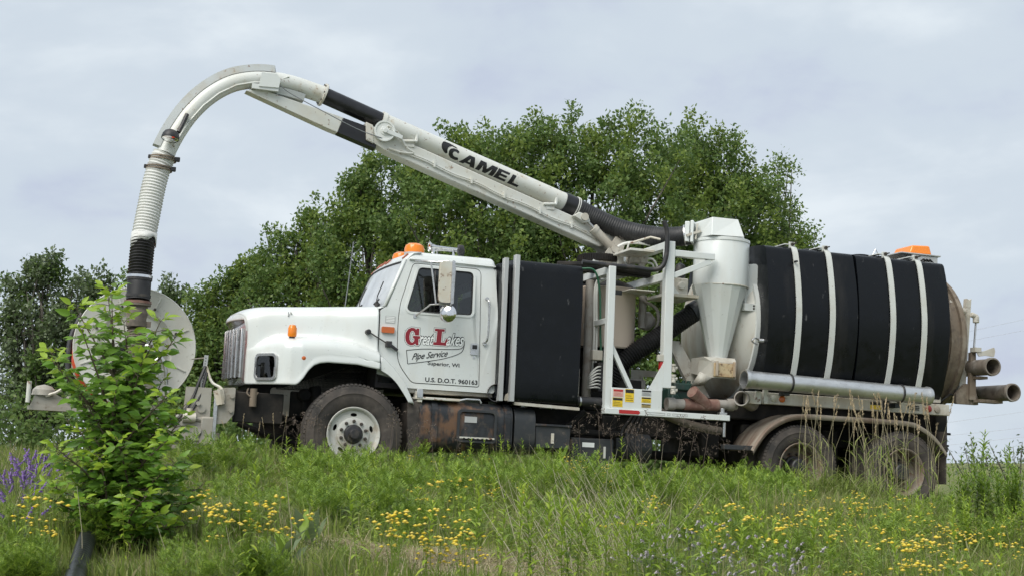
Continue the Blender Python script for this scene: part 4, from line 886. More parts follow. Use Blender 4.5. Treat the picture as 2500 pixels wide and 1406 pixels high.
# rear door
B('rear_ring', 'mud_brown', MB().lathe([(-.30, .952), (0, .955), (.0, 1.0), (.05, 1.0), (.05, .94)], (8.20, MID, 2.22), (1, 0, 0), 64), db)
B('rear_door', 'mud_brown', MB().lathe([(.06, .98), (.10, .97), (.14, .86), (.26, .55), (.32, 0)], (8.20, MID, 2.22), (1, 0, 0), 56), db)
B('door_rib', 'mud_brown', MB().lathe([(-.16, .955), (-.16, .985), (-.12, .985), (-.12, .955)], (8.20, MID, 2.22), (1, 0, 0), 64, closed=True), db)
for y in (.48, 1.90): B('door_hinge_arm', 'grimy_white', MB().plate(rpoly([(8.33, 1.48), (8.43, 1.48), (8.53, 2.82), (8.50, 2.79), (8.455, 2.82), (8.39, 2.1)], .01), y, y + .07).box(8.28, 8.36, y, y + .07, 2.50, 2.68), bevel=.004)
B('door_latch', 'grimy_white', MB().tube([(8.14, .46, 2.74), (8.26, .44, 2.66), (8.40, .43, 2.62)], .045, 8).cyl((8.50, .45, 2.60), (8.60, .45, 2.57), .035).cyl((8.58, .45, 2.58), (8.58, .45, 2.49), .042), bevel=.01)
B('door_cylinder', 'chrome_dull', MB().cyl((8.58, .45, 2.50), (8.53, .44, 2.0), .014, n=8))
B('pipe_rack', 'mud_brown', MB().plate(rpoly([(8.43, 1.44), (8.53, 1.44), (8.53, 2.08), (8.45, 2.08)], .01), .38, .44).plate(rpoly([(8.25, 1.38), (8.60, 1.38), (8.56, 1.60), (8.40, 1.66), (8.25, 1.52)], .02), .42, .48).box(8.50, 8.86, .25, .42, 1.41, 1.45).box(8.48, 8.62, .25, .42, 1.72, 1.755), bevel=.006)
B('rack_arm', 'grimy_white', MB().plate(rpoly([(8.48, 2.08), (8.60, 2.10), (8.76, 2.16), (8.78, 2.11), (8.76, 2.03), (8.63, 2.04), (8.52, 2.02)], .015), .30, .315).box(8.45, 8.55, .29, .40, 2.08, 2.14), bevel=.003)
B('tail_panel', 'grimy_white', MB().plate(rpoly([(7.70, 1.36), (7.86, 1.36), (7.88, 2.2), (7.86, 1.9)], .01), .22, .235))
# body rail, lamps, fenders
rail = B('body_rail', 'grimy_white', MB().box(4.95, 7.915, .10, .20, 1.19, 1.335), bevel=.008)
B('subframe', 'chassis_black', MB().box(4.6, 8.0, .5, 1.95, 1.0, 1.25).box(7.85, 8.03, .3, 2.1, .80, 1.30).box(7.95, 8.08, .35, 2.0, .72, .80), bevel=.02)
B('rail_bracket', 'rusty_paint', MB().plate(rpoly([(4.93, 1.18), (5.12, 1.18), (5.12, 1.34), (5.06, 1.34), (5.04, 1.24), (4.93, 1.32)], .01), .05, .09).box(5.17, 5.23, .06, .10, 1.19, 1.36), bevel=.004)
for x, m in ((5.33, 'rusty_paint'), (5.445, 'amber_dark')):
    lp = B('rail_lamp', m, MB().lathe([(0, .042), (-.014, .040), (-.02, .025), (-.022, 0)], (x, .098, 1.262), (0, 1, 0), 20), rail)
for x, m in ((7.59, 'red_lens'), (7.72, 'fender_dusty')):
    B('rail_lamp', m, MB().lathe([(0, .045), (-.014, .042), (-.018, .03), (-.02, 0)], (x, .098, 1.262), (0, 1, 0), 20), rail)
B('rail_sticker', 'decal_yellow', MB().box(6.72, 6.87, .095, .098, 1.21, 1.265), rail)
B('rail_sticker', 'decal_black', MB().box(6.72, 6.87, .0945, .098, 1.27, 1.305), rail)
for k in range(3): B('rail_print', 'decal_black', MB().box(7.30 - .02 * k, 7.45, .0952, .098, 1.235 + .022 * k, 1.247 + .022 * k), rail)
B('rail_hanger', 'steel_dark', MB().box(6.90, 6.98, .06, .10, 1.16, 1.36), rail)
FP = smooth_path([(5.00, 0, .60), (5.06, 0, .70), (5.21, 0, .885), (5.44, 0, 1.02), (5.68, 0, 1.075), (6.2, 0, 1.08), (7.18, 0, 1.07), (7.44, 0, 1.005), (7.65, 0, .87), (7.80, 0, .70)], 5)
B('tandem_fender', 'fender_dusty', MB().grid([[(p[0], y, p[2] + dz) for y, dz in ((.0, -.055), (-.004, -.012), (.012, .0), (.14, .004), (.22, .0), (.30, .004), (.38, 0), (.46, .004), (.60, .0))] for p in FP]), solid=.012, smooth=40)
B('fender_stay', 'steel_dark', MB().box(4.62, 5.06, .04, .12, .60, .66), bevel=.006)
B('rear_hitch', 'chassis_black', MB().box(7.98, 8.16, .9, 1.5, .72, .98).cyl((8.1, .6, .82), (8.26, .6, .82), .014).cyl((8.1, .62, .98), (8.30, .62, .98), .016).tube([(8.1, .7, 1.1), (8.22, .7, 1.08), (8.22, .7, .9)], .014, 6), bevel=.01)
B('chain_wire', 'hub_black', MB().tube([(8.0, .5, 1.36), (8.2, .5, 1.50), (8.5, .55, 1.52), (8.85, .6, 1.50)], .012, 6))
# ---- boom
def yb(x): return MID - .1 * (3.4 - x)
boom = part('boom')
TA, TB = V(.30, .91, 4.365), V(2.86, 1.166, 3.66)
ax = (TB - TA) / np.linalg.norm(TB - TA)
toward = V(0, -1, 0) - ax * (V(0, -1, 0) @ ax); toward /= np.linalg.norm(toward); upv = np.cross(toward, ax); upv = upv if upv[2] > 0 else -upv
B('outer_tube', 'boom_paint', MB().cyl(TA, TB, .12, n=40).lathe([(0, .12), (0, .132), (.05, .132), (.05, .12)], TA, ax, 40), boom, smooth=40)
def on_tube(u, v, lift=.0015):
    a = v / .12; return TA + ax * u + (.12 + lift) * (math.cos(a) * toward + math.sin(a) * upv)
def tube_print(name, v2, faces, u0, v0):
    bm = bmesh.new(); vs = [bm.verts.new((p[0], p[1], 0)) for p in v2]
    for f in faces:
        try: bm.faces.new([vs[i] for i in f])
        except ValueError: pass
    for k in range(-3, 12):
        g = bm.verts[:] + bm.edges[:] + bm.faces[:]
        bmesh.ops.bisect_plane(bm, geom=g, plane_co=(0, .02 * k, 0), plane_no=(0, 1, 0))
    bm.verts.index_update()
    mb = MB().add([on_tube(u0 + p.co.x, v0 + p.co.y) for p in bm.verts], [tuple(q.index for q in f.verts) for f in bm.faces]); bm.free()
    return mb.build(name, 'decal_black', boom, smooth=0, fix=False)
def poly_tris(pts): return pts, [tuple(t) for t in tessellate_polygon([[Vector((p[0], p[1], 0)) for p in pts]])]
U0 = 0.80
hump = rpoly([(.0, .12), (.015, .175), (.10, .185), (.20, .165), (.22, .148), (.135, .152), (.098, .125), (.092, .085), (.112, .045), (.09, .03), (.05, .05), (.012, .08)], .02)
cee = rpoly([(.255, .118), (.225, .138), (.17, .138), (.128, .112), (.118, .078), (.132, .035), (.17, .006), (.235, .0), (.275, .018), (.262, .046), (.215, .040), (.185, .052), (.172, .078), (.184, .100), (.212, .104), (.236, .092)], .012)
for pts in (hump, cee):
    tube_print('boom_lettering', *poly_tris(pts), U0, -.105)
def loops_tris(loops): return [p for lp in loops for p in lp], [tuple(t) for t in tessellate_polygon([[Vector((p[0], p[1], 0)) for p in lp] for lp in loops])]
GLYPH = [(.225, [[(0, 0), (.29, 0), (.35, .17), (.68, .17), (.74, 0), (1.04, 0), (.70, 1), (.34, 1)], [(.43, .38), (.60, .38), (.515, .70)]]),
         (.255, [[(0, 0), (.25, 0), (.25, .62), (.43, 0), (.62, 0), (.80, .62), (.80, 0), (1.05, 0), (1.05, 1), (.70, 1), (.525, .44), (.35, 1), (0, 1)]]),
         (.195, [[(0, 0), (.90, 0), (.90, .24), (.31, .24), (.31, .40), (.82, .40), (.82, .61), (.31, .61), (.31, .77), (.90, .77), (.90, 1), (0, 1)]]),
         (.175, [[(0, 0), (.90, 0), (.90, .25), (.33, .25), (.33, 1), (0, 1)]])]
ux = U0 + .290
for gw, loops in GLYPH:
    v2, fc = loops_tris([[(p[0] * gw * .93 + .030 * p[1], p[1] * .136) for p in lp] for lp in loops]); tube_print('boom_lettering', v2, fc, ux, -.105); ux += gw + .006
# telescoping inner tube and its end flanges
IA, IB = V(-.43, .838, 4.585), V(.32, .912, 4.372)
B('inner_tube', 'black_tube', MB().cyl(IA, IB, .101, n=32), boom, smooth=40)
fl = (IB - IA) / np.linalg.norm(IB - IA)
B('tube_flange', 'rusty_paint', MB().lathe([(-.015, .10), (-.015, .142), (.012, .142), (.012, .10)], IA, fl, 32, closed=True), boom)
for k in range(8):
    a = R(45 * k); uu = np.cross(fl, (0, 0, 1)); uu /= np.linalg.norm(uu); ww = np.cross(fl, uu); c = IA + .125 * (math.cos(a) * uu + math.sin(a) * ww)
    B('flange_bolt', 'lug_steel', MB().cyl(c - fl * .028, c + fl * .022, .010, n=6), boom)
# elbow
EP = smooth_path([tuple(IA), (-.57, .825, 4.612), (-.80, .80, 4.652), (-1.04, .776, 4.665), (-1.29, .753, 4.638), (-1.55, .73, 4.545), (-1.79, .705, 4.365), (-1.985, .683, 4.13), (-2.115, .67, 3.90), (-2.195, .662, 3.715), (-2.225, .658, 3.62)], 6)
B('elbow_pipe', 'boom_paint', MB().tube(EP, .106, 28), boom, smooth=50)
def offset_path(path, d):
    out = []
    for i in range(len(path)):
        a, b = path[max(i - 1, 0)], path[min(i + 1, len(path) - 1)]; t = (b - a) / np.linalg.norm(b - a); n = np.cross(t, (0, 1, 0)); n /= np.linalg.norm(n)
        if n[2] < 0 and n[0] > 0: n = -n
        out.append((path[i], n))
    sg = 1 if out[len(out) // 3][1][2] > 0 else -1
    return [(p + n * d * sg, n * sg) for p, n in out]
gp = offset_path(EP[8:-3], 0)
rows_ = [[p + n * .085 + V(0, -.075, 0), p + n * .170 + V(0, -.060, 0), p + n * .170 + V(0, .060, 0), p + n * .085 + V(0, .075, 0)] for p, n in gp]
B('wear_guard', 'guard_grey', MB().grid(rows_).add(rows_[0], [(0, 1, 2, 3)]).add(rows_[-1], [(3, 2, 1, 0)]), boom, smooth=30)
lp = offset_path(EP[14:-6], 0)
cond = [p - n * .055 + V(0, -.098, 0) for p, n in lp][::5]
B('conduit_clip', 'boom_paint', MB().tube(cond, .010, 6), boom)
B('work_cable', 'wire_grey', MB().tube(smooth_path([(-1.05, .62, 4.62), (-.85, .64, 4.50), (-.4, .66, 4.32), (.0, .70, 4.18), (.3, .74, 4.12)]), .006, 5), boom)
wl_ = B('work_lamp', 'hub_black', MB().lathe([(-.06, .0), (-.055, .04), (-.035, .075), (.0, .095), (.045, .102), (.055, .098)], (-2.20, .45, 3.80), (-.12, -.15, -1), 28), boom)
B('lamp_lens', 'lamp_glass', MB().lathe([(.05, .097), (.062, .07), (.068, .0)], (-2.20, .45, 3.80), (-.12, -.15, -1), 24), wl_)
B('lamp_arm', 'hub_black', MB().tube(smooth_path([(-2.12, .46, 3.84), (-2.08, .50, 3.94), (-2.03, .545, 4.08)]), .024, 8), wl_)
B('elbow_bracket', 'white_paint', MB().plate(rpoly([(-1.235, 4.53), (-1.0, 4.54), (-.985, 4.64), (-1.03, 4.705), (-1.21, 4.70)], .01), .60, .615).box(-1.31, -1.0, .615, .86, 4.50, 4.56), boom, bevel=.006)
# inner arm under the pipe, painted black where it slides into the outer beam
def arm_prism(pts, w): return MB().panel([pts], lambda p: (p[0], yb(p[0]) - w, p[1]), lambda p: (p[0], yb(p[0]) + w, p[1]))
B('inner_arm', 'boom_paint', arm_prism([(-1.37, 4.475), (-1.18, 4.515), (-.18, 4.325), (-.24, 4.135), (-.36, 4.165)], .085), boom, bevel=.006)
B('inner_arm', 'black_tube', arm_prism([(-.179, 4.324), (.25, 4.235), (.25, 4.00), (-.239, 4.134)], .083), boom, bevel=.006)['label'] = 'black painted sliding end of the arm'
zt = lambda x: 4.13 - .2857 * (x - .67)
B('outer_beam', 'boom_paint', arm_prism([(.14, zt(.14)), (3.60, zt(3.60)), (3.62, zt(3.62) - .10), (3.30, zt(3.30) - .25), (.42, zt(.42) - .235), (.16, zt(.16) - .185)], .105), boom, bevel=.012)
B('beam_collar', 'rusty_paint', arm_prism([(.10, zt(.10) + .012), (.19, zt(.19) + .012), (.21, zt(.21) - .205), (.12, zt(.12) - .20)], .118), boom, bevel=.006)
sh = V(.33, .755, 4.215)
B('hose_sheave', 'white_paint', MB().lathe([(-.02, 0), (-.02, .05), (-.012, .055), (-.012, .10), (-.022, .108), (-.022, .128), (.03, .128), (.04, .10), (.05, 0)], sh, (.1, 1, 0), 40), boom)
B('sheave_bracket', 'white_paint', MB().bar(sh + V(0, -.03, 0), sh + V(.22, -.02, -.06), .03, .05, up=(0, 0, 1)).cyl(sh + V(0, -.05, 0), sh, .03, n=12), boom, bevel=.004)
lz = lambda x: zt(x) - .135
def beam_near(x): return yb(x) - .105
tubing = smooth_path([(x, beam_near(x) - .018, lz(x) + .012 * math.sin(9 * x)) for x in np.linspace(.55, 3.25, 16)], 3)
B('hydraulic_tubing', 'boom_paint', MB().tube(tubing, .009, 6).tube([p + V(0, -.004, -.022) for p in tubing], .007, 6), boom)
for x in (1.0, 1.5, 1.95, 2.45, 2.9): B('tubing_clip', 'boom_paint', MB().box(x - .012, x + .012, beam_near(x) - .035, beam_near(x), lz(x) - .035, lz(x) + .045), boom)
B('slack_hose', 'boom_paint', MB().tube(smooth_path([sh + V(.05, -.03, .03), (.52, .77, 4.17), (.62, .80, 4.06), (.72, .82, 4.00), (.55, .80, 3.99), (.40, .79, 4.02)]), .013, 7).tube(smooth_path([sh + V(.03, -.03, .06), (.50, .77, 4.22), (.58, .79, 4.12), (.66, .81, 4.03)]), .011, 7), boom)
for x in (.68, 2.60): B('tube_saddle', 'boom_paint', MB().tube(smooth_path([(x - .10, beam_near(x) - .01, zt(x) + .01), (x + .02, beam_near(x) - .02, zt(x) + .02), (x + .07, beam_near(x), zt(x) + .03), (x + .08, beam_near(x) + .01, zt(x) + .11)]), .022, 7).box(x - .06, x + .05, beam_near(x) - .012, beam_near(x) + .02, zt(x) - .05, zt(x) + .02), boom)
# lift cylinder, pivot and slewing ring
for y in (-.16, .16):
    o0, o1 = V(3.05, yb(3.05) + y, 3.47), V(3.50, yb(3.5) + y, 3.10); d = (o1 - o0) / np.linalg.norm(o1 - o0)
    lc = B('lift_cylinder', 'grimy_white', MB().cyl(o0 + d * .20, o1, .058, n=18).cyl(o0 + d * .19, o0 + d * .24, .066, n=18), boom)
    B('cylinder_rod', 'chrome_dull', MB().cyl(o0, o0 + d * .2, .026, n=12), lc)
    for oo in (o0, o1): B('cylinder_pin', 'grimy_white', MB().cyl(oo + V(0, -.07, 0), oo + V(0, .07, 0), .05, n=16), lc)
B('lift_bracket', 'boom_paint', arm_prism([(2.90, zt(2.90) - .02), (2.98, zt(2.98) + .06), (3.11, 3.49), (3.14, 3.42), (3.06, zt(3.06) - .05)], .20), boom, bevel=.008)
B('pivot_bracket', 'grimy_white', MB().plate(rpoly([(3.36, 3.02), (3.60, 3.02), (3.66, 3.27), (3.63, 3.345), (3.55, 3.345), (3.47, 3.20)], .03), 1.02, 1.05).plate(rpoly([(3.36, 3.02), (3.60, 3.02), (3.66, 3.27), (3.63, 3.345), (3.55, 3.345), (3.47, 3.20)], .03), 1.41, 1.44), boom, bevel=.006)
B('pivot_pin', 'lug_steel', MB().cyl((3.59, .97, 3.285), (3.59, 1.49, 3.285), .036, n=18).cyl((3.59, .975, 3.285), (3.59, 1.0, 3.285), .055, n=18), boom)
B('handle_hose', 'cable_white', MB().tube(smooth_path([(3.50, .93, 3.12), (3.60, .90, 3.17), (3.75, .88, 3.19), (3.92, .86, 3.18)]), .02, 8), boom)
ring = MB().lathe([(2.93, 0), (2.93, .26), (2.94, .275), (3.02, .275), (3.03, .25), (3.03, 0)], (3.37, MID, 0), (0, 0, 1), 56)
for k in range(56):
    a = 2 * math.pi * k / 56; ring.bar((3.37 + .272 * math.cos(a), MID + .272 * math.sin(a), 2.945), (3.37 + .272 * math.cos(a), MID + .272 * math.sin(a), 3.015), .014, .03, up=(math.cos(a), math.sin(a), 0))
B('slewing_ring', 'chassis_black', ring)
B('slew_base', 'grimy_white', MB().cyl((3.37, MID, 2.84), (3.37, MID, 2.935), .24, n=40).box(2.80, 3.80, .85, 1.6, 2.80, 2.845), bevel=.006)
B('slew_motor', 'grimy_white', MB().cyl((3.70, .95, 2.99), (3.90, .93, 2.98), .065, n=16).cyl((3.66, .95, 2.99), (3.70, .95, 2.99), .08, n=16).box(3.80, 3.90, .86, .99, 2.93, 3.05).cyl((3.84, .93, 2.85), (3.84, .93, 2.95), .04, n=12), bevel=.01)
B('motor_hose', 'cable_white', MB().tube(smooth_path([(3.90, .90, 3.0), (3.98, .88, 2.99), (4.04, .88, 2.90), (4.05, .9, 2.83)]), .014, 7).tube(smooth_path([(3.90, .90, 2.95), (3.97, .88, 2.93), (4.0, .88, 2.86)]), .012, 7))
B('deck_rail', 'chassis_black', MB().tube([(2.55, .55, 2.755), (3.10, .5, 2.79), (3.75, .45, 2.75)], .045, 10).box(2.75, 3.78, .50, .62, 2.70, 2.76))
B('cable_conduit', 'hub_black', MB().tube(smooth_path([(2.70, .10, 2.745), (3.0, .10, 2.735), (3.35, .09, 2.735), (3.60, .07, 2.725), (3.72, .035, 2.77), (3.765, .022, 2.90), (3.775, .02, 3.09), (3.765, .02, 3.22), (3.72, .02, 3.34)], 6), .030, 12))
B('access_step', 'rusty_paint', MB().box(3.45, 3.78, .40, .95, 3.00, 3.03).tube([(3.50, .62, 3.03), (3.52, .62, 3.12), (3.70, .35, 3.18), (3.80, .28, 3.15)], .015, 7), bevel=.004)
B('shelf_post', 'rusty_paint', MB().box(3.52, 3.60, .95, 1.03, 2.76, 3.0), bevel=.004)
B('shelf_motor', 'grimy_white', MB().box(4.02, 4.28, .45, .75, 2.50, 2.72).cyl((4.18, .40, 2.62), (4.18, .52, 2.62), .05).cyl((4.05, .40, 2.58), (4.05, .5, 2.58), .03), bevel=.012)
B('filter_bowl', 'hub_black', MB().lathe([(0, .06), (.12, .075), (.2, .06), (.24, 0)], (4.28, .70, 2.72), (0, 0, 1), 18).box(4.2, 4.36, .62, .78, 2.70, 2.74), smooth=40)
hs = MB(); corrugated(hs, smooth_path([tuple(TB - ax * .04), tuple(TB + ax * .12), (3.25, 1.16, 3.515), (3.58, 1.04, 3.375), (3.93, .84, 3.29), (4.18, .65, 3.275), (4.34, .535, 3.30)], 10), .128, .034, .006, 28)
bh = B('boom_hose', 'hose_rubber', hs, boom, smooth=60)
B('hose_cuff', 'black_tube', MB().cyl(TB - ax * .05, TB + ax * .14, .131, n=32), bh)
for k in (.12, .145): B('hose_clamp', 'cable_white', MB().lathe([(0, .131), (0, .139), (.010, .139), (.010, .131)], TB + ax * k, ax, 32, closed=True), bh)
B('hose_clamp', 'chrome_dull', MB().lathe([(0, .128), (0, .137), (.02, .137), (.02, .128)], (4.27, .585, 3.288), (.85, -.52, .12), 32, closed=True), bh)
# hanging suction hose: white wrap, bare black ribs, coupling and muddy tail
HP = smooth_path([(-2.225, .658, 3.63), (-2.262, .652, 3.54), (-2.30, .645, 3.40), (-2.335, .63, 3.20), (-2.365, .60, 2.95), (-2.395, .56, 2.70), (-2.41, .52, 2.50), (-2.418, .48, 2.28), (-2.42, .44, 2.05), (-2.42, .41, 1.85), (-2.42, .38, 1.68), (-2.415, .35, 1.48), (-2.41, .32, 1.25), (-2.41, .28, 1.0), (-2.42, .22, .72), (-2.44, .12, .42), (-2.48, -.02, .16)], 8)
HPz = np.array(HP)[:, 2]
def seg(z1, z0): return [p for p in HP if z0 <= p[2] <= z1]
sh_ = part('suction_hose')
mb = MB(); corrugated(mb, seg(3.60, 2.62), .138, .036, .012, 28); B('wrapped_section', 'hose_wrap', mb, sh_, smooth=60)
mb = MB(); corrugated(mb, seg(2.66, 2.16), .136, .034, .016, 28); B('ribbed_section', 'hose_rubber', mb, sh_, smooth=60)
jag = []
jp = resample(seg(2.69, 2.50), .02)
for k in range(40):
    a = 2 * math.pi * k / 40; dz = -.045 * (math.sin(a * 2 + .6) + .6 * math.sin(a * 5 + 2)) - .04
    c = jp[0]; jag.append([(c[0] + .141 * math.cos(a), c[1] + .141 * math.sin(a), c[2]), (c[0] - .006 + .143 * math.cos(a), c[1] - .01 + .143 * math.sin(a), c[2] - .07 + dz)])
jag.append(jag[0]); B('torn_wrap', 'hose_wrap', MB().grid(jag), sh_, solid=.004)
B('hose_end_sleeve', 'hose_rubber', MB().tube(seg(2.17, 1.88), .130, 24), sh_, smooth=50)
for z, m, r in ((2.16, 'chrome', .141), (2.125, 'hub_black', .140), (1.95, 'hub_black', .137), (1.87, 'brick_pipe', .148), (1.845, 'hose_muddy', .142)):
    p = min(HP, key=lambda q: abs(q[2] - z)); B('clamp_band', m, MB().cyl(p + V(0, 0, -.014), p + V(0, 0, .014), r, n=28), sh_)
B('steel_coupling', 'hose_muddy', MB().tube(seg(1.88, 1.56), [.125, .122, .112, .108, .106, .110, .116, .112, .106, .104, .103, .103, .103, .103, .103, .103][:len(seg(1.88, 1.56))] if len(seg(1.88, 1.56)) <= 16 else .108, 24), sh_, smooth=50)
p = min(HP, key=lambda q: abs(q[2] - 1.63)); B('coupling_clamp', 'hose_muddy', MB().cyl(p + V(0, 0, -.03), p + V(0, 0, .03), .118, n=24).box(p[0] + .09, p[0] + .15, p[1] - .06, p[1] - .02, p[2] - .03, p[2] + .03), sh_)
mb = MB(); corrugated(mb, seg(1.58, .15), .103, .026, .010, 24); B('muddy_section', 'hose_muddy', mb, sh_, smooth=60)
for z in (3.575, 3.455):
    p = min(HP, key=lambda q: abs(q[2] - z)); dv = V(-.05, -.01, -1); dv /= np.linalg.norm(dv)
    for k in (0, .028): B('hose_clamp', 'mud_brown', MB().lathe([(k, .134), (k, .149), (k + .016, .149), (k + .016, .134)], p, dv, 32, closed=True), sh_)
    B('clamp_bolt', 'hub_black', MB().box(p[0] + .12, p[0] + .18, p[1] - .09, p[1] - .04, p[2] - .05, p[2] + .0).box(p[0] - .17, p[0] - .13, p[1] - .03, p[1] + .02, p[2] - .03, p[2] + .01), sh_, bevel=.006)

# ---- front hose reel and bumper gear
rl = part('hose_reel')
RC = V(-2.39, .75, 1.41)
def disc(y, r):
    return MB().lathe([(.0, .20), (.05, .24), (.055, .36), (.0, .42), (-.004, r - .02), (-.012, r), (.008, r + .008), (.016, r), (.010, r - .02), (.014, .42), (.07, .36), (.065, .24), (.014, .20)], (RC[0], y, RC[2]), (0, 1, 0), 72, closed=True)
B('reel_flange', 'reel_paint', disc(RC[1], .665), rl, smooth=40)
B('reel_flange', 'reel_paint', disc(1.80, .665), rl, smooth=40)
B('reel_drum', 'reel_paint', MB().cyl((RC[0], RC[1], RC[2]), (RC[0], 1.8, RC[2]), .30, n=40), rl)
hc = MB(); pts = []
for k in range(13 * 24):
    a = 2 * math.pi * k / 24; pts.append((RC[0] + .632 * math.cos(a), .82 + .07 * k / 24, RC[2] + .632 * math.sin(a)))
B('jetter_hose', 'orange_hose', hc.tube(pts, .032, 8), rl, smooth=60)
B('reel_hub', 'hub_black', MB().lathe([(-.02, 0), (-.02, .10), (.02, .16), (.08, .18), (.08, 0)], (RC[0], RC[1], RC[2]), (0, 1, 0), 32).bar((RC[0] - .25, RC[1] - .02, RC[2] - .1), (RC[0] + .06, RC[1] - .02, RC[2] + .12), .05, .06), rl)
B('reel_stand', 'beige_grime', MB().bar((RC[0], .66, RC[2]), (RC[0] - .25, .66, .45), .05, .10).bar((RC[0], .66, RC[2]), (RC[0] + .35, .66, .45), .05, .10).bar((RC[0] - .3, .66, .45), (-1.4, .66, .45), .08, .10, up=(0, 1, 0)), rl, bevel=.008)
B('reel_stand', 'beige_grime', MB().bar((RC[0] - .3, 1.88, .45), (-1.4, 1.88, .45), .08, .10, up=(0, 1, 0)).bar((RC[0], 1.88, RC[2]), (RC[0] + .35, 1.88, .45), .05, .10), rl, bevel=.008)
B('feed_line', 'chrome_dull', MB().tube(smooth_path([(RC[0] + .05, .68, 1.42), (RC[0] + .2, .60, 1.40), (RC[0] + .32, .58, 1.22), (RC[0] + .36, .6, 1.0)]), .022, 8).tube([(RC[0] + .12, .66, 1.18), (RC[0] + .30, .60, 1.32)], .02, 8), rl)
for k in range(8):
    a = R(22 + 45 * k); ca, sa = math.cos(a), math.sin(a)
    B('flange_bolt', 'lug_steel', MB().cyl((RC[0] + .47 * ca, RC[1] - .022, RC[2] + .47 * sa), (RC[0] + .47 * ca, RC[1] - .002, RC[2] + .47 * sa), .016, n=8), rl)
    B('flange_stiffener', 'reel_paint', MB().bar((RC[0] + .43 * ca, RC[1] - .006, RC[2] + .43 * sa), (RC[0] + .62 * ca, RC[1] - .006, RC[2] + .62 * sa), .012, .02, up=(0, 1, 0)), rl)
B('flange_rib', 'hub_black', MB().bar((RC[0] - .02, RC[1] - .012, RC[2] + .30), (RC[0] - .03, RC[1] - .012, RC[2] + .655), .012, .018), rl)
B('loose_hose', 'hub_black', MB().tube(smooth_path([(-2.98, .95, 1.75), (-3.08, .9, 1.45), (-3.08, .85, 1.1), (-3.0, .8, .9), (-2.82, .75, .78)]), .034, 10), rl)
B('level_wind_arm', 'beige_grime', MB().plate(rpoly([(-3.46, .69), (-3.02, .69), (-3.02, .73), (-3.12, .79), (-3.24, .85), (-3.40, .84), (-3.44, .73)], .02), .68, .84).lathe([(0, .13), (.06, .12), (.10, .08), (.12, 0)], (-3.32, .76, .81), (0, 0, 1), 22)  .box(-3.48, -2.6, .66, .86, .645, .69), rl, bevel=.008)
B('arm_roller', 'rusty_paint', MB().cyl((-3.48, .62, .72), (-3.48, .62, .95), .025, n=10).cyl((-3.05, .66, .78), (-3.05, .72, .78), .04, n=14).tube([(-3.30, .66, .80), (-3.2, .64, .84), (-3.14, .64, .88)], .018, 6), rl)
bp = part('front_bumper')
B('bumper_plate', 'beige_grime', MB().plate(rpoly([(-1.50, .98), (-1.30, 1.0), (-1.30, .70), (-1.38, .60), (-1.52, .58)], .02), .30, .33).plate(rpoly([(-1.86, .36), (-1.56, .36), (-1.56, .98), (-1.84, .98)], .01), .32, .35), bp, bevel=.006)
for x, z in ((-1.335, .90), (-1.34, .74), (-1.70, .80), (-1.71, .50)): B('plate_bolt', 'beige_grime', MB().cyl((x, .30, z), (x, .275, z), .024, n=12), bp)
B('frame_extension', 'chassis_black', MB().box(-1.30, -.75, .34, .44, .62, .96), bp, bevel=.01)
B('gear_box', 'beige_grime', MB().box(-2.02, -1.62, .30, .62, .38, .60).box(-1.66, -1.50, .28, .33, .34, .66).cyl((-2.05, .40, .36), (-1.55, .40, .34), .05).box(-1.95, -1.55, .34, .60, .28, .34), bp, bevel=.02)
B('gear_hub', 'beige_grime', MB().cyl((-1.70, .26, .50), (-1.70, .31, .50), .05, n=18).cyl((-1.66, .30, .745), (-1.66, .33, .745), .045, n=18), bp)
B('perforated_angle', 'channel_alu', MB().bar((-1.66, .40, .93), (-1.635, .40, 1.345), .045, .006, up=(0, 1, 0)).bar((-1.64, .42, .93), (-1.615, .42, 1.345), .005, .04, up=(0, 1, 0)), bp)
for k in range(12): B('angle_hole', 'decal_black', MB().cyl((-1.662 + .002 * k, .3955, .96 + .032 * k), (-1.662 + .002 * k, .3962, .96 + .032 * k), .006, n=8), bp)
B('stay_rod', 'beige_grime', MB().cyl((-1.76, .7, 1.31), (-1.64, .42, 1.315), .008, n=6).cyl((-1.655, .36, .62), (-1.655, .36, .74), .02, n=8).tube([(-2.1, .34, .64), (-1.9, .32, .64), (-1.58, .31, .62)], .028, 8), bp)
B('hydraulic_hose', 'hub_black', MB().tube(smooth_path([(-1.64, .38, 1.22), (-1.70, .34, 1.05), (-1.76, .32, .86), (-1.86, .30, .68), (-1.98, .28, .55)]), .018, 8).tube(smooth_path([(-1.62, .38, 1.15), (-1.66, .34, .95), (-1.74, .32, .76), (-1.84, .30, .62)]), .016, 8), bp)
B('winch_chain', 'rusty_paint', MB().tube(smooth_path([(-1.63, .40, 1.22), (-1.56, .36, 1.05), (-1.46, .30, .98), (-1.43, .28, .86), (-1.46, .28, .80)]), .016, 6).cyl((-1.50, .28, .96), (-1.46, .28, .80), .05, n=10), bp)
B('tow_pin', 'mud_brown', MB().cyl((-1.10, .30, .80), (-1.10, .30, 1.0), .04, n=12).tube(smooth_path([(-1.16, .30, 1.0), (-1.17, .29, .94), (-1.10, .28, .90), (-1.05, .29, .96)]), .010, 6), bp)
B('guide_bar', 'chrome_dull', MB().box(-1.53, -1.49, .27, .31, .40, .94), bp, bevel=.004)
B('hand_valve', 'rusty_paint', MB().cyl((-1.86, .28, .64), (-1.72, .28, .64), .055, n=14).cyl((-1.79, .26, .68), (-1.79, .26, .74), .035, n=12), bp)

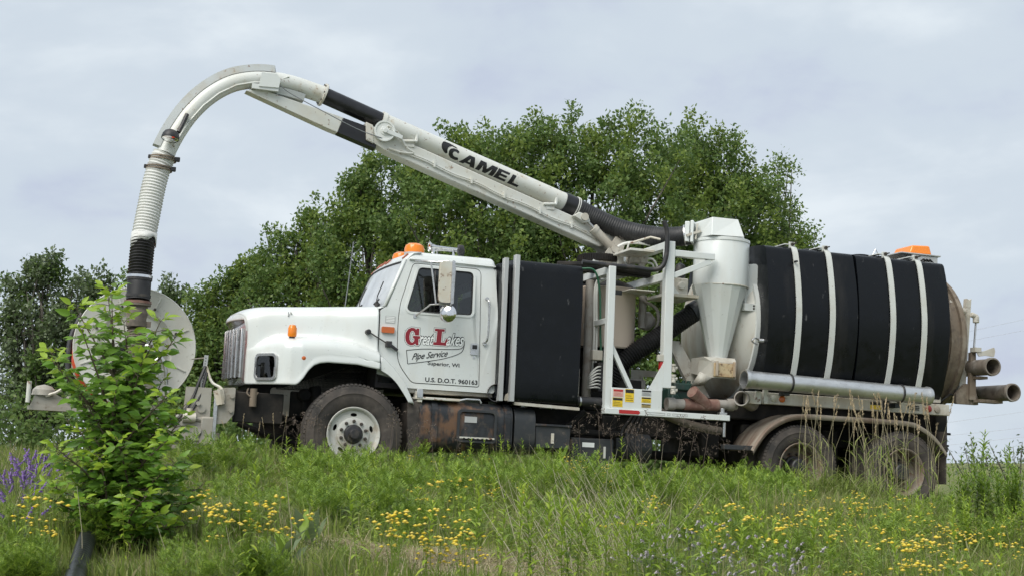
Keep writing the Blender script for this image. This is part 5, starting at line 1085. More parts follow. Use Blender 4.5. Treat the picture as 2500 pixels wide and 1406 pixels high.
# ------------------------------------------------------------------ pipe lengths carried on the truck (they lift off)
TM = truck.matrix_world.copy()
def pipe(label, material, p, q, r):
    p, q = np.array(p, float), np.array(q, float); d = (q - p) / np.linalg.norm(q - p); L = np.linalg.norm(q - p)
    t = MB().lathe([(0, r * .93), (0, r * 1.10), (.035, r * 1.14), (.05, r * 1.14), (.07, r * 1.02), (.16, r), (L - .16, r), (L - .07, r * 1.02), (L - .05, r * 1.12), (L - .02, r * 1.12), (L, r * 1.06), (L, r * .92), (.0, r * .92)], p, d, 44)
    o = t.build('pipe_length', material, None, smooth=35); o.matrix_world = TM
    return tag(o, label, 'pipe', 'pipe lengths carried on the truck'), d
o, d = pipe('long silvery aluminium pipe strapped along the side below the black tanks', 'aluminium', (4.80, -.10, 1.462), (7.47, -.09, 1.412), .108)
for x in (5.42, 7.02):
    c = V(4.80, -.10, 1.462) + d * (x - 4.80)
    s_ = MB().lathe([(0, .108), (0, .120), (.022, .120), (.022, .108)], c, d, 36, closed=True).build('hold_down_strap', 'hub_black', o)
B('pipe_bracket', 'steel_dark', MB().box(5.39, 5.47, -.05, .09, 1.30, 1.352).box(6.99, 7.06, -.05, .09, 1.24, 1.302), bevel=.004)
pipe('muddy pipe stub jutting out at the rear, the upper of two', 'pipe_muddy', (8.50, -.02, 1.865), (8.62, 1.9, 1.90), .108)
pipe('muddy pipe jutting out at the rear, the lower and longer of two', 'pipe_muddy', (8.82, -.02, 1.545), (8.80, 2.1, 1.565), .108)
pipe('short dark pipe end under the long silvery pipe', 'grey_pipe', (4.84, .03, 1.235), (5.20, .42, 1.20), .085)
# ------------------------------------------------------------------ trees
rng = np.random.default_rng(11)
def wx(px, y): return (px - 1250.0) / 3500.0 * 0.993 * y          # photo column -> x at distance y
def unit(a): return a / np.maximum(np.linalg.norm(a, axis=-1, keepdims=True), 1e-9)
def kite_leaves(P, D, N, L, W):
    """flat kite leaves (two triangles each): P base, D along, N normal"""
    S = unit(np.cross(D, N)); n = len(P); L = np.broadcast_to(L, n)[:, None]; W = np.broadcast_to(W, n)[:, None]
    mid = P + D * L * .42
    v = np.stack([P, mid + S * W / 2, P + D * L, mid - S * W / 2], 1).reshape(-1, 3)
    k = np.arange(n)[:, None] * 4; f = np.concatenate([k + [[0, 1, 2]], k + [[0, 2, 3]]], 1).reshape(-1, 3)
    return v, f
def tree(name, label, base, height, lobes, n_clump, per, leaf, mats=('tree_leaf', 'tree_leaf_lit'), bright=.25, seed=0, clump=.5, group=None, open_=0.0):
    """lobes: (dx, dz from ground, rx, ry, rz) ellipsoids that make up the crown, in metres from the trunk"""
    r = np.random.default_rng(seed); x0, y0 = base; z0 = float(ground_z(x0, y0)) - .05
    root = empty(name, label, 'tree', (x0, y0, z0), group)
    vol = np.array([l[2] * l[3] * l[4] for l in lobes]) ** .8; pick = r.choice(len(lobes), n_clump, p=vol / vol.sum())
    d = unit(r.normal(size=(n_clump, 3))); rad = r.uniform(.35, 1.0, n_clump) ** .55; spur = r.random(n_clump) < .16; rad = np.where(spur, rad * 1.22, rad)
    lb = np.array(lobes)[pick]
    C = np.stack([lb[:, 0], np.zeros(n_clump), lb[:, 1]], 1) + d * rad[:, None] * lb[:, 2:5] * r.uniform(.9, 1.12, (n_clump, 1))
    C[:, 2] = np.maximum(C[:, 2], .35)
    axis = np.array([0, 0, 1.0]) * np.clip(C[:, 2:3] * .5, .6, 99) ; out = unit(C - np.array([0, 0, height * .35])); out[:, 2] += .45; out = unit(out); axd = unit(out + r.normal(size=(n_clump, 3)) * .55)
    # limbs
    mb = MB(); tr = [(0, 0, -.2), (.05, .02, height * .25), (-.04, 0, height * .55), (.03, 0, height * .86)]
    tp = smooth_path(tr, 5); mb.tube(tp, list(np.linspace(.045 * height ** .8 * .75, .02, len(tp))), 9)
    trunk = mb.build('trunk', 'bark_grey', root, smooth=60)
    mb = MB(); sel = r.choice(n_clump, min(n_clump, 110), replace=False)
    for i in sel:
        c = C[i]; h = np.clip(c[2] * r.uniform(.25, .7), .4, height * .8); a = np.array([0, 0, h]); m = a * .45 + c * .55 + r.normal(size=3) * .12; m[2] -= .15
        mb.tube(smooth_path([a, m, c], 4), list(np.linspace(.035 + .002 * height, .008, 9)), 5)
    mb.build('limb', 'bark_grey', root, smooth=60)['kind'] = 'stuff'
    sz = r.uniform(.6, 1.35, n_clump) * clump * np.where(spur, .7, 1.0); cnt = np.maximum(8, (per * sz ** 2 / clump ** 2 * (1 - open_ * r.random(n_clump)))).astype(int)
    idx = np.repeat(np.arange(n_clump), cnt); n = len(idx)
    # leaves sit round a plume that points up and out from the crown
    t = r.random(n) * 1.7 - .8
    g = r.normal(size=(n, 3)); g = unit(g) * (r.random((n, 1)) ** .45)
    P = C[idx] + axd[idx] * (t * sz[idx] * .7)[:, None] + g * (sz[idx] * (.72 - .22 * np.abs(t)))[:, None]
    keep = (P[:, 1] < .5) | (r.random(n) < .35); P = P[keep]; idx = idx[keep]; n = len(idx)
    D = unit(out[idx] * .5 + r.normal(size=(n, 3)) * .8 + np.array([0, 0, -.15])); N = unit(r.normal(size=(n, 3)) * .7 + np.array([0, 0, .8]) + out[idx] * .5)
    N = unit(N - D * (N * D).sum(1, keepdims=True))
    L = leaf * r.uniform(.7, 1.25, n); v, f = kite_leaves(P, D, N, L, L * r.uniform(.5, .75, n))
    o = np_mesh('crown', v, f, mats[0], root); o['kind'] = 'stuff'
    o.data.materials.append(MATS[mats[1]])
    cb = r.random(n_clump) < bright; mi = (cb[idx] ^ (r.random(n) < .06)).astype(np.int32)
    o.data.polygons.foreach_set('material_index', np.repeat(mi, 2)); o.data.update()
    return root
G_TREE = 'trees behind the truck'
def plant_tree(name, label, col, dist, lobes, n_clump, per, leaf, seed, mats=('tree_leaf', 'tree_leaf_lit'), bright=.28, clump=.5, group=G_TREE, open_=0.0):
    """lobes of the crown: (column, row, half width, half height) as seen in the photo at the tree's distance"""
    k = .993 * dist / 3500.0; x, y = wx(col, dist), dist; z = float(ground_z(x, y))
    L = [((c - col) * k, EYE + dist * math.tan(R(6.9) - math.atan((r_ - 703) / 3500.0)) - z, a * k, a * k * .9, b * k) for c, r_, a, b in lobes]
    tree(name, label, (x, y), max(l[1] + l[4] for l in L), L, n_clump, per, leaf, mats, bright, seed, clump, group, open_)
for nm, lab, col, dist, lobes, nc, per, sd, op in [
  ('broadleaf_tree', 'tallest dark green tree, rising behind the middle of the boom', 1450, 29, [(1290, 400, 110, 115), (1400, 388, 110, 125), (1515, 368, 95, 120), (1600, 392, 105, 110), (1450, 560, 280, 200), (1450, 700, 290, 190), (1450, 860, 270, 190)], 430, 250, 21, 0),
  ('broadleaf_tree', 'big dark tree behind the cyclone and the front of the rear tanks', 1750, 31, [(1700, 410, 95, 115), (1780, 425, 90, 120), (1845, 520, 85, 130), (1770, 580, 200, 190), (1790, 720, 200, 170), (1780, 860, 220, 190)], 330, 250, 22, 0),
  ('broadleaf_tree', 'loose dark tree with sky showing through, farthest right of the trees', 1905, 32, [(1918, 425, 34, 45), (1925, 530, 38, 90), (1975, 600, 42, 45), (1995, 640, 30, 35), (1900, 690, 110, 130), (1880, 900, 100, 120)], 170, 120, 23, .5),
  ('broadleaf_tree', 'dark green tree behind the lower half of the boom and the cab roof', 1150, 28, [(1120, 385, 80, 80), (1195, 390, 90, 90), (1080, 470, 100, 115), (1150, 580, 240, 180), (1150, 720, 250, 170), (1150, 860, 250, 190)], 330, 250, 24, 0),
  ('broadleaf_tree', 'rounded dark green tree left of the cab roof, under the boom tip', 900, 29, [(860, 480, 60, 70), (940, 450, 90, 90), (890, 640, 150, 150), (900, 860, 210, 190)], 270, 250, 25, 0),
  ('broadleaf_tree', 'mid green tree above the front of the hood', 715, 30, [(705, 580, 55, 55), (775, 585, 70, 75), (660, 660, 55, 65), (720, 760, 140, 140), (720, 920, 160, 150)], 210, 240, 26, 0),
  ('broadleaf_tree', 'lowest green tree just ahead of the grille, right of the hose reel', 545, 31, [(600, 680, 50, 50), (545, 730, 50, 60), (495, 770, 45, 60), (550, 870, 110, 130), (500, 950, 80, 100)], 160, 220, 27, 0)]:
    plant_tree(nm, lab, col, dist, lobes, int(nc * 2.3), int(per * .50), .090, sd, clump=.36, open_=op)
SIL = ('tree_leaf_silver', 'tree_leaf'); GS = 'silvery trees on the left'
plant_tree('silvery_tree', 'silvery green tree at the left edge of the picture, full and tall', 85, 30, [(40, 690, 42, 55), (95, 670, 40, 45), (140, 672, 42, 48), (180, 720, 40, 60), (90, 830, 115, 130), (70, 970, 100, 90)], 230, 150, .092, 31, SIL, .3, .32, GS, .6)
plant_tree('silvery_tree', 'silvery green tree between the left edge and the hanging hose', 245, 31, [(225, 695, 35, 40), (275, 700, 38, 45), (240, 800, 80, 100), (240, 930, 90, 100)], 140, 150, .092, 32, SIL, .3, .32, GS, .6)
plant_tree('silvery_tree', 'small silvery tree showing just right of the hose reel', 415, 32, [(415, 715, 28, 35), (420, 810, 50, 80), (405, 920, 70, 90)], 100, 150, .092, 33, SIL, .3, .30, GS, .6)
# low growth closing the view under the truck
for i, (px, dist, w, lab) in enumerate(((250, 28, 2.6, 'low thicket behind the hose reel'), (620, 27, 2.4, 'low thicket seen below the bumper, beyond the front wheel'), (1000, 26, 2.8, 'low thicket seen under the fuel tank'), (1430, 26, 2.8, 'low thicket seen under the middle of the truck'), (1830, 27, 2.4, 'low thicket seen ahead of the rear wheels'))):
    x, y = wx(px, dist), dist
    root = empty('thicket', lab, 'shrub', (x, y, float(ground_z(x, y))), 'thickets behind the truck')
    n = 15000; r = np.random.default_rng(60 + i)
    P = np.stack([r.uniform(-w, w, n), r.normal(0, .5, n), np.abs(r.normal(0, .95, n)) * (1 - .4 * r.random(n))], 1)
    D = unit(r.normal(size=(n, 3)) + [0, 0, .3]); N = unit(r.normal(size=(n, 3)) * .8 + [0, 0, .7]); N = unit(N - D * (N * D).sum(1, keepdims=True))
    L = .11 * r.uniform(.6, 1.2, n); v, f = kite_leaves(P, D, N, L, L * .6); np_mesh('foliage', v, f, 'tree_leaf', root)['kind'] = 'stuff'
    mb = MB()
    for k in range(14): a = r.uniform(-w, w); mb.tube([(a, 0, -.1), (a + r.normal(0, .2), r.normal(0, .2), 1.1)], [.03, .006], 5)
    mb.build('stem', 'bark_grey', root)['kind'] = 'stuff'

# ------------------------------------------------------------------ overhead wires far off on the right
def wire(label, a, b, sag=.4):
    p = [np.array(a) * (1 - t) + np.array(b) * t + np.array([0, 0, -4 * sag * t * (1 - t)]) for t in np.linspace(0, 1, 17)]
    o = MB().tube(p, .008, 5).build('power_line', 'wire_pale', None, smooth=0, fix=False)
    return tag(o, label, 'power line', 'power lines on the right')
def sky_pt(px, py, y): return (wx(px, y), y, EYE + y * math.tan(R(6.9) - math.atan((py - 703) / 3500.0)))
for (x0, y0, x1, y1, lab) in ((2384, 806, 2500, 781, 'topmost thin wire in the sky right of the rear door'), (2384, 829, 2500, 807, 'second thin wire from the top right of the rear door'), (2335, 1027, 2500, 1003, 'thin wire just under the lower rear pipe'), (2329, 1060, 2500, 1042, 'second lowest thin wire low in the sky on the right'), (2329, 1083, 2500, 1064, 'lowest thin wire just above the weeds on the right')):
    dx = (x1 - x0); m = (y1 - y0) / dx
    xa, xb = 2150, 3200
    wire(lab, sky_pt(xa, y0 + m * (xa - x0), 95), sky_pt(xb, y0 + m * (xb - x0), 80), .05)
# ------------------------------------------------------------------ grass and weeds
def blades(P, H, W, lean, az, curve):
    """tapered bent strips: 5 vertices, 3 triangles each"""
    n = len(P); d = np.stack([np.cos(az), np.sin(az), np.zeros(n)], 1); s = np.stack([-np.sin(az), np.cos(az), np.zeros(n)], 1)
    ph = rng.uniform(0, 6.28, n); s = np.stack([np.cos(ph), np.sin(ph), np.zeros(n)], 1)
    up = np.array([0, 0, 1.0])
    m = P + up * (H * .55)[:, None] + d * (H * lean * .35)[:, None]
    t = P + up * (H * (1 - .25 * curve))[:, None] + d * (H * (lean + curve * .5))[:, None]
    w = W[:, None] / 2
    v = np.stack([P - s * w, P + s * w, m + s * w * .8, m - s * w * .8, t], 1).reshape(-1, 3)
    k = np.arange(n)[:, None] * 5; f = np.concatenate([k + [[0, 1, 2]], k + [[0, 2, 3]], k + [[3, 2, 4]]], 1).reshape(-1, 3)
    return v, f
def lance(P, D, N, L, W, droop=.25):
    """lance-shaped leaves bent down at the tip: 6 vertices, 4 triangles"""
    n = len(P); S = unit(np.cross(D, N)); L = np.broadcast_to(L, n)[:, None]; W = np.broadcast_to(W, n)[:, None]; dr = np.broadcast_to(droop, n)[:, None]
    a = P + D * L * .32 + N * L * .03; b = P + D * L * .68 - N * L * dr * .3; t = P + D * L - N * L * dr
    v = np.stack([P, a + S * W / 2, a - S * W / 2, b + S * W * .38, b - S * W * .38, t], 1).reshape(-1, 3)
    k = np.arange(n)[:, None] * 6; f = np.concatenate([k + [[0, 1, 2]], k + [[1, 3, 4]], k + [[1, 4, 2]], k + [[3, 5, 4]]], 1).reshape(-1, 3)
    return v, f
def merge(parts):
    V_, F_, o = [], [], 0
    for v, f in parts: V_.append(v); F_.append(f + o); o += len(v)
    return np.concatenate(V_), np.concatenate(F_)
def strip_stem(path, w):
    """thin three-sided stem"""
    P = np.array(path, float); n = len(P); ww = np.linspace(w, w * .45, n)
    ring = np.array([[math.cos(a), math.sin(a), 0] for a in (0, 2.094, 4.189)])
    v = (P[:, None] + ring[None] * ww[:, None, None] / 2).reshape(-1, 3); f = []
    for i in range(n - 1):
        for k in range(3): a, b = i * 3 + k, i * 3 + (k + 1) % 3; f += [(a, b, b + 3), (a, b + 3, a + 3)]
    return v, np.array(f)
def local_noise(x, y, s, seed):
    q = np.random.default_rng(seed); z = 0
    for k in range(5):
        kv = q.normal(size=2) * s; z = z + np.sin(kv[0] * x + kv[1] * y + q.uniform(0, 6.28))
    return z / 3.0
def truck_xy(x, y):
    dx, dy = x - TRUCK_O[0], y - TRUCK_O[1]; return .9456 * dx + .3222 * dy, -.3224 * dx + .9466 * dy
def ray_ground(px, py, h=0.0, lo=6.5, hi=26.0):
    """base (x, y) of a plant of height h whose top shows at this photo pixel"""
    t = math.tan(R(6.9) - math.atan((py - 703) / 3500.0)); ys = np.linspace(lo, hi, 400); xs = wx(px, ys)
    g = EYE + ys * t - ground_z(xs, ys) - h
    i = np.where(g[:-1] * g[1:] <= 0)[0]
    y = ys[i[0]] if len(i) else (lo if abs(g[0]) < abs(g[-1]) else hi)
    return float(wx(px, y)), float(y)
def top_at(px, py, y):
    """ground point at distance y below this photo pixel, and the height that reaches up to it"""
    x = float(wx(px, y)); return x, y, EYE + y * math.tan(R(6.9) - math.atan((py - 703) / 3500.0)) - float(ground_z(x, y))
BARE = [(ray_ground(1185, 1368), .78, .60), (ray_ground(1060, 1368), .36, .45), (ray_ground(935, 1345), .16, .35)]
def bare(x, y):
    m = np.zeros_like(x)
    for (bx, by), rx, ry in BARE: m = np.maximum(m, np.exp(-(((x - bx) / rx) ** 2 + ((y - by) / ry) ** 2) ** 1.5))
    return m
CLEAR = [(ray_ground(px, py), rx, ry, k) for px, py, rx, ry, k in ((815, 1330, .34, .7, .75), (690, 1395, .2, .4, .6), (200, 1380, .2, .5, .35), (235, 1300, .2, .6, .4), (1500, 1390, .55, .6, .45), (300, 1370, .62, .8, .55), (1190, 1385, .80, .9, .9), (1060, 1385, .42, .8, .85), (940, 1370, .22, .6, .8))]
def clear(x, y):
    m = np.zeros_like(x)
    for (bx, by), rx, ry, k in CLEAR: m = np.maximum(m, k * np.exp(-(((x - bx) / rx) ** 2 + ((y - by + ry * .35) / ry) ** 2) ** 2))
    return m
def scatter(n, y0, y1, pad=.6, power=1.0):
    u = rng.random(n); y = np.sqrt(y0 ** 2 + u ** power * (y1 ** 2 - y0 ** 2)); x = rng.uniform(-1, 1, n) * (.355 * y + pad); return x, y
def grass_layer(name, n, y0, y1, hmin, hmax, w0, w1, material, keep=None, power=1.0, lean=.25):
    x, y = scatter(n, y0, y1, power=power); tx, tyy = truck_xy(x, y)
    under = (tyy > -.05) & (tyy < 2.6) & (tx > -1.3) & (tx < 8.2)
    k = rng.random(n) > bare(x, y) * .93
    k &= ~(under & (rng.random(n) < .6))
    if keep is not None: k &= keep(x, y)
    x, y, under = x[k], y[k], under[k]; tx, tyy = tx[k], tyy[k]; n = len(x)
    hm = .5 + .5 * np.clip(local_noise(x, y, 1.1, 3) * .8 + local_noise(x, y, 3.5, 4) * .5, -1, 1)
    H = (hmin + (hmax - hmin) * hm) * rng.uniform(.55, 1.2, n)
    H = np.where(under, H * .45, H)
    nr = np.exp(-((tx - 7.45) / .75) ** 4) * (tyy < .3) * (tyy > -3.4); H = H * (1 - .78 * nr); H = H * (1 - clear(x, y))
    H = H * np.where(y < 11.5, .82, 1.0)
    near_t = np.exp(-((tyy + .9) / .8) ** 2) * (tx > -2.5) * (tx < 8.4) * (1 - nr); H = H * (1 + .35 * near_t)
    P = np.stack([x, y, ground_z(x, y) - .01], 1)
    v, f = blades(P, H, rng.uniform(w0, w1, n), rng.normal(0, lean, n), rng.uniform(0, 6.28, n) * .5 + 2.6, rng.uniform(0, .7, n))
    o = np_mesh(name, v, f, material); o['kind'] = 'stuff'; return o
g = grass_layer('grass', 95000, 6.7, 15.6, .14, .42, .004, .0095, 'grass_blade', lean=.34)
tag(g, 'green meadow grass covering the bank in front of the truck', 'grass')
g = grass_layer('grass', 45000, 15.2, 34, .22, .42, .010, .022, 'grass_blade', power=1.3)
tag(g, 'meadow grass around and beyond the truck', 'grass')
g = grass_layer('broad_grass', 15500, 6.7, 15.4, .18, .46, .010, .018, 'grass_blade', lean=.4)
tag(g, 'coarse broad-bladed grass tufts in the meadow', 'grass')
g = grass_layer('dry_grass', 20000, 6.7, 15.8, .20, .52, .003, .006, 'straw_blade', keep=lambda x, y: local_noise(x, y, 1.4, 8) > rng.uniform(-.7, .9, len(x)), lean=.45)
tag(g, 'dry straw coloured grass stems among the green', 'grass')
# short thatch lying on the bare trodden spots
def thatch():
    P = []
    for (bx, by), rx, ry in BARE:
        n = int(8000 * rx * ry * 3); P.append(np.stack([bx + rng.normal(0, rx * .8, n), by + rng.normal(0, ry * .9, n)], 1))
    P = np.concatenate(P); n = len(P); z = ground_z(P[:, 0], P[:, 1]) + rng.uniform(.0, .03, n)
    D = unit(np.stack([rng.normal(size=n), rng.normal(size=n), rng.normal(0, .18, n)], 1)); N = np.tile([0, 0, 1.0], (n, 1))
    v, f = lance(np.c_[P, z], D, N, rng.uniform(.05, .14, n), .004, .05)
    o = np_mesh('thatch', v, f, 'straw_blade'); o['kind'] = 'stuff'; tag(o, 'flattened dry thatch on the trodden spot at the bottom edge', 'thatch')
thatch()
# ---- plant patterns
def goldenrod(h, n, L, seed, lean=.06):
    r = np.random.default_rng(seed); top = np.array([r.normal(0, lean), r.normal(0, lean), h])
    path = [(0, 0, -.05), tuple(top * .5 + np.array([r.normal(0, .012), r.normal(0, .012), 0])), tuple(top)]
    t = np.linspace(.12, 1.0, n); P = np.stack([np.interp(t, [0, .5, 1], [p[k] for p in path]) for k in range(3)], 1)
    az = np.arange(n) * 2.4 + r.normal(0, .3, n); el = np.interp(t, [.1, .6, 1], [-.15, .35, 1.0]) + r.normal(0, .15, n)
    D = np.stack([np.cos(az) * np.cos(el), np.sin(az) * np.cos(el), np.sin(el)], 1); N = np.stack([-np.cos(az) * np.sin(el), -np.sin(az) * np.sin(el), np.cos(el)], 1)
    Ls = L * np.interp(t, [.1, .5, .85, 1], [.75, 1.0, .8, .4]) * r.uniform(.8, 1.15, n)
    return strip_stem(path, .007), lance(P, D, N, Ls, Ls * .20, .30)
def feathery(h, nst, seed):
    """tansy-like clump: several stems with divided leaves"""
    r = np.random.default_rng(seed); st, lf = [], []
    for s in range(nst):
        a = r.uniform(0, 6.28); b = np.array([math.cos(a), math.sin(a), 0]) * r.uniform(.01, .07); hh = h * r.uniform(.7, 1.1); top = b * 2.6 + np.array([r.normal(0, .05), r.normal(0, .05), hh])
        st.append(strip_stem([b, (b + top) / 2, top], .006)); n = 11; t = np.linspace(.15, 1, n); P = b + (top - b) * t[:, None]
        az = np.arange(n) * 2.4 + r.uniform(0, 6); el = np.interp(t, [0, 1], [.2, 1.0])
        D = np.stack([np.cos(az) * np.cos(el), np.sin(az) * np.cos(el), np.sin(el)], 1); side = np.stack([-np.sin(az), np.cos(az), np.zeros(n)], 1)
        Lr = .13 * np.interp(t, [0, .6, 1], [.9, 1, .55])
        for q in np.linspace(.25, 1, 5):
            for sg in (-1, 1):
                Q = P + D * (Lr * q)[:, None]; DD = unit(D * .75 + side * sg * .9); NN = unit(np.cross(DD, side) + [0, 0, .3]); NN = unit(NN - DD * (NN * DD).sum(1, keepdims=True))
                lf.append(kite_leaves(Q, DD, NN, Lr * (.58 - .25 * q), Lr * .13))
    return merge(st), merge(lf)
def flower_stalks(h, nst, heads, size, seed, dome=.35):
    """flat-topped clusters of small heads on branching stalks"""
    r = np.random.default_rng(seed); st, hd = [], []
    for s in range(nst):
        a = r.uniform(0, 6.28); top = np.array([math.cos(a) * r.uniform(0, .16), math.sin(a) * r.uniform(0, .16), h * r.uniform(.75, 1.05)])
        st.append(strip_stem([(0, 0, -.03), tuple(top * .5), tuple(top * [1, 1, .93])], .005))
        for k in range(heads):
            q = top + np.array([r.normal(0, .030), r.normal(0, .030), r.normal(0, .012)]); st.append(strip_stem([tuple(top * [1, 1, .9]), tuple(q)], .0025))
            R0 = size * r.uniform(.7, 1.2); m = 7; an = np.linspace(0, 6.28, m, endpoint=False); rim_ = q + np.stack([np.cos(an), np.sin(an), np.full(m, -dome * .5)], 1) * R0 * .5
            v = np.vstack([rim_, q + [0, 0, R0 * dome * .5], q - [0, 0, R0 * .3]]); f = [(i, (i + 1) % m, m) for i in range(m)] + [((i + 1) % m, i, m + 1) for i in range(m)]
            hd.append((v, np.array(f)))
    return merge(st), merge(hd)
def spike(h, nfl, seed, length=.09, n=34):
    r = np.random.default_rng(seed); st, hd = [], []
    for s in range(nfl):
        a = r.uniform(0, 6.28); top = np.array([math.cos(a), math.sin(a), 0]) * r.uniform(.03, .24) + [0, 0, h * r.uniform(.55, 1.02)]; mid = top * [.35, .35, .72]
        st.append(strip_stem([(0, 0, -.03), tuple(mid), tuple(top)], .004)); t = r.random(n); d = unit(top - mid)
        P = top - d * (t * length)[:, None]; az = r.uniform(0, 6.28, n); D = unit(np.stack([np.cos(az), np.sin(az), r.uniform(-.7, .1, n)], 1)); N = unit(np.stack([-np.sin(az), np.cos(az), np.ones(n)], 1)); N = unit(N - D * (N * D).sum(1, keepdims=True))
        hd.append(lance(P, D, N, .014 * (1.1 - .5 * (1 - t)), .007, .2))
    return merge(st), merge(hd)
def dead_head(h, seed):
    r = np.random.default_rng(seed); top = np.array([r.normal(0, .07), r.normal(0, .05), h]); st = [strip_stem([(0, 0, -.05), tuple(top * .5 + [r.normal(0, .02), 0, 0]), tuple(top)], .006)]; hd = []
    nb = int(r.integers(6, 12))
    for k in range(nb):
        t = 1 - .22 * k / nb; b = top * [t, t, t]; a = r.uniform(0, 6.28); L = r.uniform(.03, .09); e = b + np.array([math.cos(a) * L, math.sin(a) * L, L * r.uniform(.2, .9)])
        st.append(strip_stem([tuple(b), tuple(e)], .003)); n = 9; P = e + r.normal(size=(n, 3)) * .010; D = unit(r.normal(size=(n, 3)) + [math.cos(a), math.sin(a), .3]); N = unit(np.cross(D, r.normal(size=(n, 3))))
        hd.append(lance(P, D, N, .014, .006, .1))
    return merge(st), merge(hd)
def reed(h, seed):
    r = np.random.default_rng(seed); top = np.array([r.normal(0, .20), r.normal(0, .10), h]); mid = top * [.30, .30, .6]
    st = [strip_stem([(0, 0, -.05), tuple(mid), tuple(top)], .0055)]; n = 46; t = r.random(n); d = unit(top - mid)
    P = top - d * (t * .15)[:, None]; P = P + r.normal(size=(n, 3)) * .0035; D = unit(d + r.normal(size=(n, 3)) * .13); N = unit(np.cross(D, r.normal(size=(n, 3)))); hd = lance(P, D, N, .022, .0045, .1)
    m = 3; tt = r.uniform(.15, .6, m); P = top * tt[:, None] * [.7, .7, 1]; az = r.uniform(0, 6.28, m); D = unit(np.stack([np.cos(az) * .6, np.sin(az) * .6, np.full(m, .9)], 1)); N = unit(np.cross(D, np.stack([-np.sin(az), np.cos(az), np.zeros(m)], 1)))
    lf = lance(P, D, N, .30, .009, .55)
    return merge(st), hd, lf
def variants(fn, n): return [fn(i) for i in range(n)]
def mesh_of(name, vf, material): o = np_mesh(name, vf[0], vf[1], material); me = o.data; bpy.data.objects.remove(o); me.name = name; return me
def plant_set(kind, pieces_list):
    """pieces_list: per variant a list of (part name, (verts, faces), material)"""
    return [[(pn, mesh_of(pn, vf, m)) for pn, vf, m in pcs] for pcs in pieces_list]
def place(kind, var, label, cat, group, x, y, scale=1.0, rot=None):
    root = empty(kind, label, cat, (x, y, float(ground_z(x, y))), group); root.scale = (scale,) * 3; root.rotation_euler = (0, 0, rng.uniform(0, 6.28) if rot is None else rot)
    for pn, me in var:
        o = bpy.data.objects.new(pn, me); COL.objects.link(o); o.parent = root; o['kind'] = 'stuff'
    return root
def by_tyre(x, y): tx, tyy = truck_xy(x, y); return 6.75 < tx < 8.25 and -3.0 < tyy < .3
def stamp(name, temps, pts, scales, material, label, cat):
    """many plants that nobody could count, joined: temps = list of (verts, faces)"""
    parts = []
    for i, (x, y) in enumerate(pts):
        if by_tyre(x, y): continue
        v, f = temps[int(rng.integers(len(temps)))]; a = rng.uniform(0, 6.28); c, s = math.cos(a), math.sin(a); k = scales[i]
        w = np.stack([v[:, 0] * c - v[:, 1] * s, v[:, 0] * s + v[:, 1] * c, v[:, 2]], 1) * k + [x, y, float(ground_z(x, y))]; parts.append((w, f))
    v, f = merge(parts); o = np_mesh(name, v, f, material); o['kind'] = 'stuff'; return tag(o, label, cat)
# ---- leafy mass
FE = variants(lambda i: feathery(.42, 4, 200 + i), 6); FEl = [merge([a, b]) for a, b in FE]
GO = variants(lambda i: goldenrod(.62, 46, .098, 300 + i), 6); GOl = [merge([a, b]) for a, b in GO]
def pix_cloud(n, x0, x1, y0, y1, h, lo=6.5): return [ray_ground(rng.uniform(x0, x1), rng.uniform(y0, y1), h * .9, lo) for _ in range(n)]
pts = pix_cloud(24, 760, 960, 1085, 1115, .42) + pix_cloud(70, 740, 1010, 1105, 1180, .42) + pix_cloud(110, 1640, 1940, 1115, 1190, .42) + pix_cloud(45, 1010, 1260, 1125, 1180, .36) + pix_cloud(8, 490, 640, 1300, 1370, .2) + pix_cloud(26, 980, 1110, 1290, 1340, .24) + pix_cloud(24, 1900, 2500, 1310, 1400, .22) + pix_cloud(40, 1250, 1640, 1135, 1180, .36)
sc = [rng.uniform(.7, 1.05) * (.62 if p[1] < 10.2 else 1) for p in pts]
pts, sc = zip(*[(p, k) for p, k in zip(pts, sc) if p[1] > 9.3])
stamp('leafy_weeds', FEl, pts, sc, 'weed_leaf', 'bright green feathery weeds along the bank below the truck', 'weeds')
pts = []
for _ in range(420):
    x, y = scatter(1, 7.2, 15.2); x, y = float(x[0]), float(y[0])
    if local_noise(np.array([x]), np.array([y]), 1.6, 21)[0] > -.25 and bare(np.array([x]), np.array([y]))[0] < .3: pts.append((x, y))
stamp('leafy_weeds', FEl, pts, [rng.uniform(.35, .7) for _ in pts], 'weed_leaf', 'scattered feathery green weeds all over the bank', 'weeds')
pts = pix_cloud(60, 2315, 2500, 1085, 1180, .62, 11.5) + pix_cloud(12, 2420, 2500, 1075, 1120, .62, 12.0)
stamp('leafy_weeds', GOl, pts, [rng.uniform(.75, 1.15) for _ in pts], 'weed_leaf', 'thick stand of tall narrow-leaved weeds at the right edge', 'weeds')
pts = pix_cloud(40, 0, 130, 1190, 1400, .2) + pix_cloud(24, 400, 700, 1330, 1405, .16)
stamp('leafy_weeds', FEl, pts, [rng.uniform(.28, .5) for _ in pts], 'weed_leaf', 'dull green low weeds in the bottom left corner', 'weeds')
pts = []
for _ in range(330):
    x, y = scatter(1, 7.0, 15.0); x, y = float(x[0]), float(y[0])
    if local_noise(np.array([x]), np.array([y]), 1.2, 33)[0] > -.1 and bare(np.array([x]), np.array([y]))[0] < .3: pts.append((x, y))
stamp('leafy_weeds', GOl, pts, [rng.uniform(.35, .75) for _ in pts], 'weed_lime', 'scattered lime green narrow-leaved weeds all over the bank', 'weeds')
pts = pix_cloud(34, 2310, 2500, 1120, 1260, .5, 10.5)
stamp('leafy_weeds', GOl, [p for p in pts if p[1] > 9.5], [rng.uniform(.6, .9) for _ in pts], 'weed_lime', 'paler narrow-leaved weeds mixed into the stand at the right edge', 'weeds')
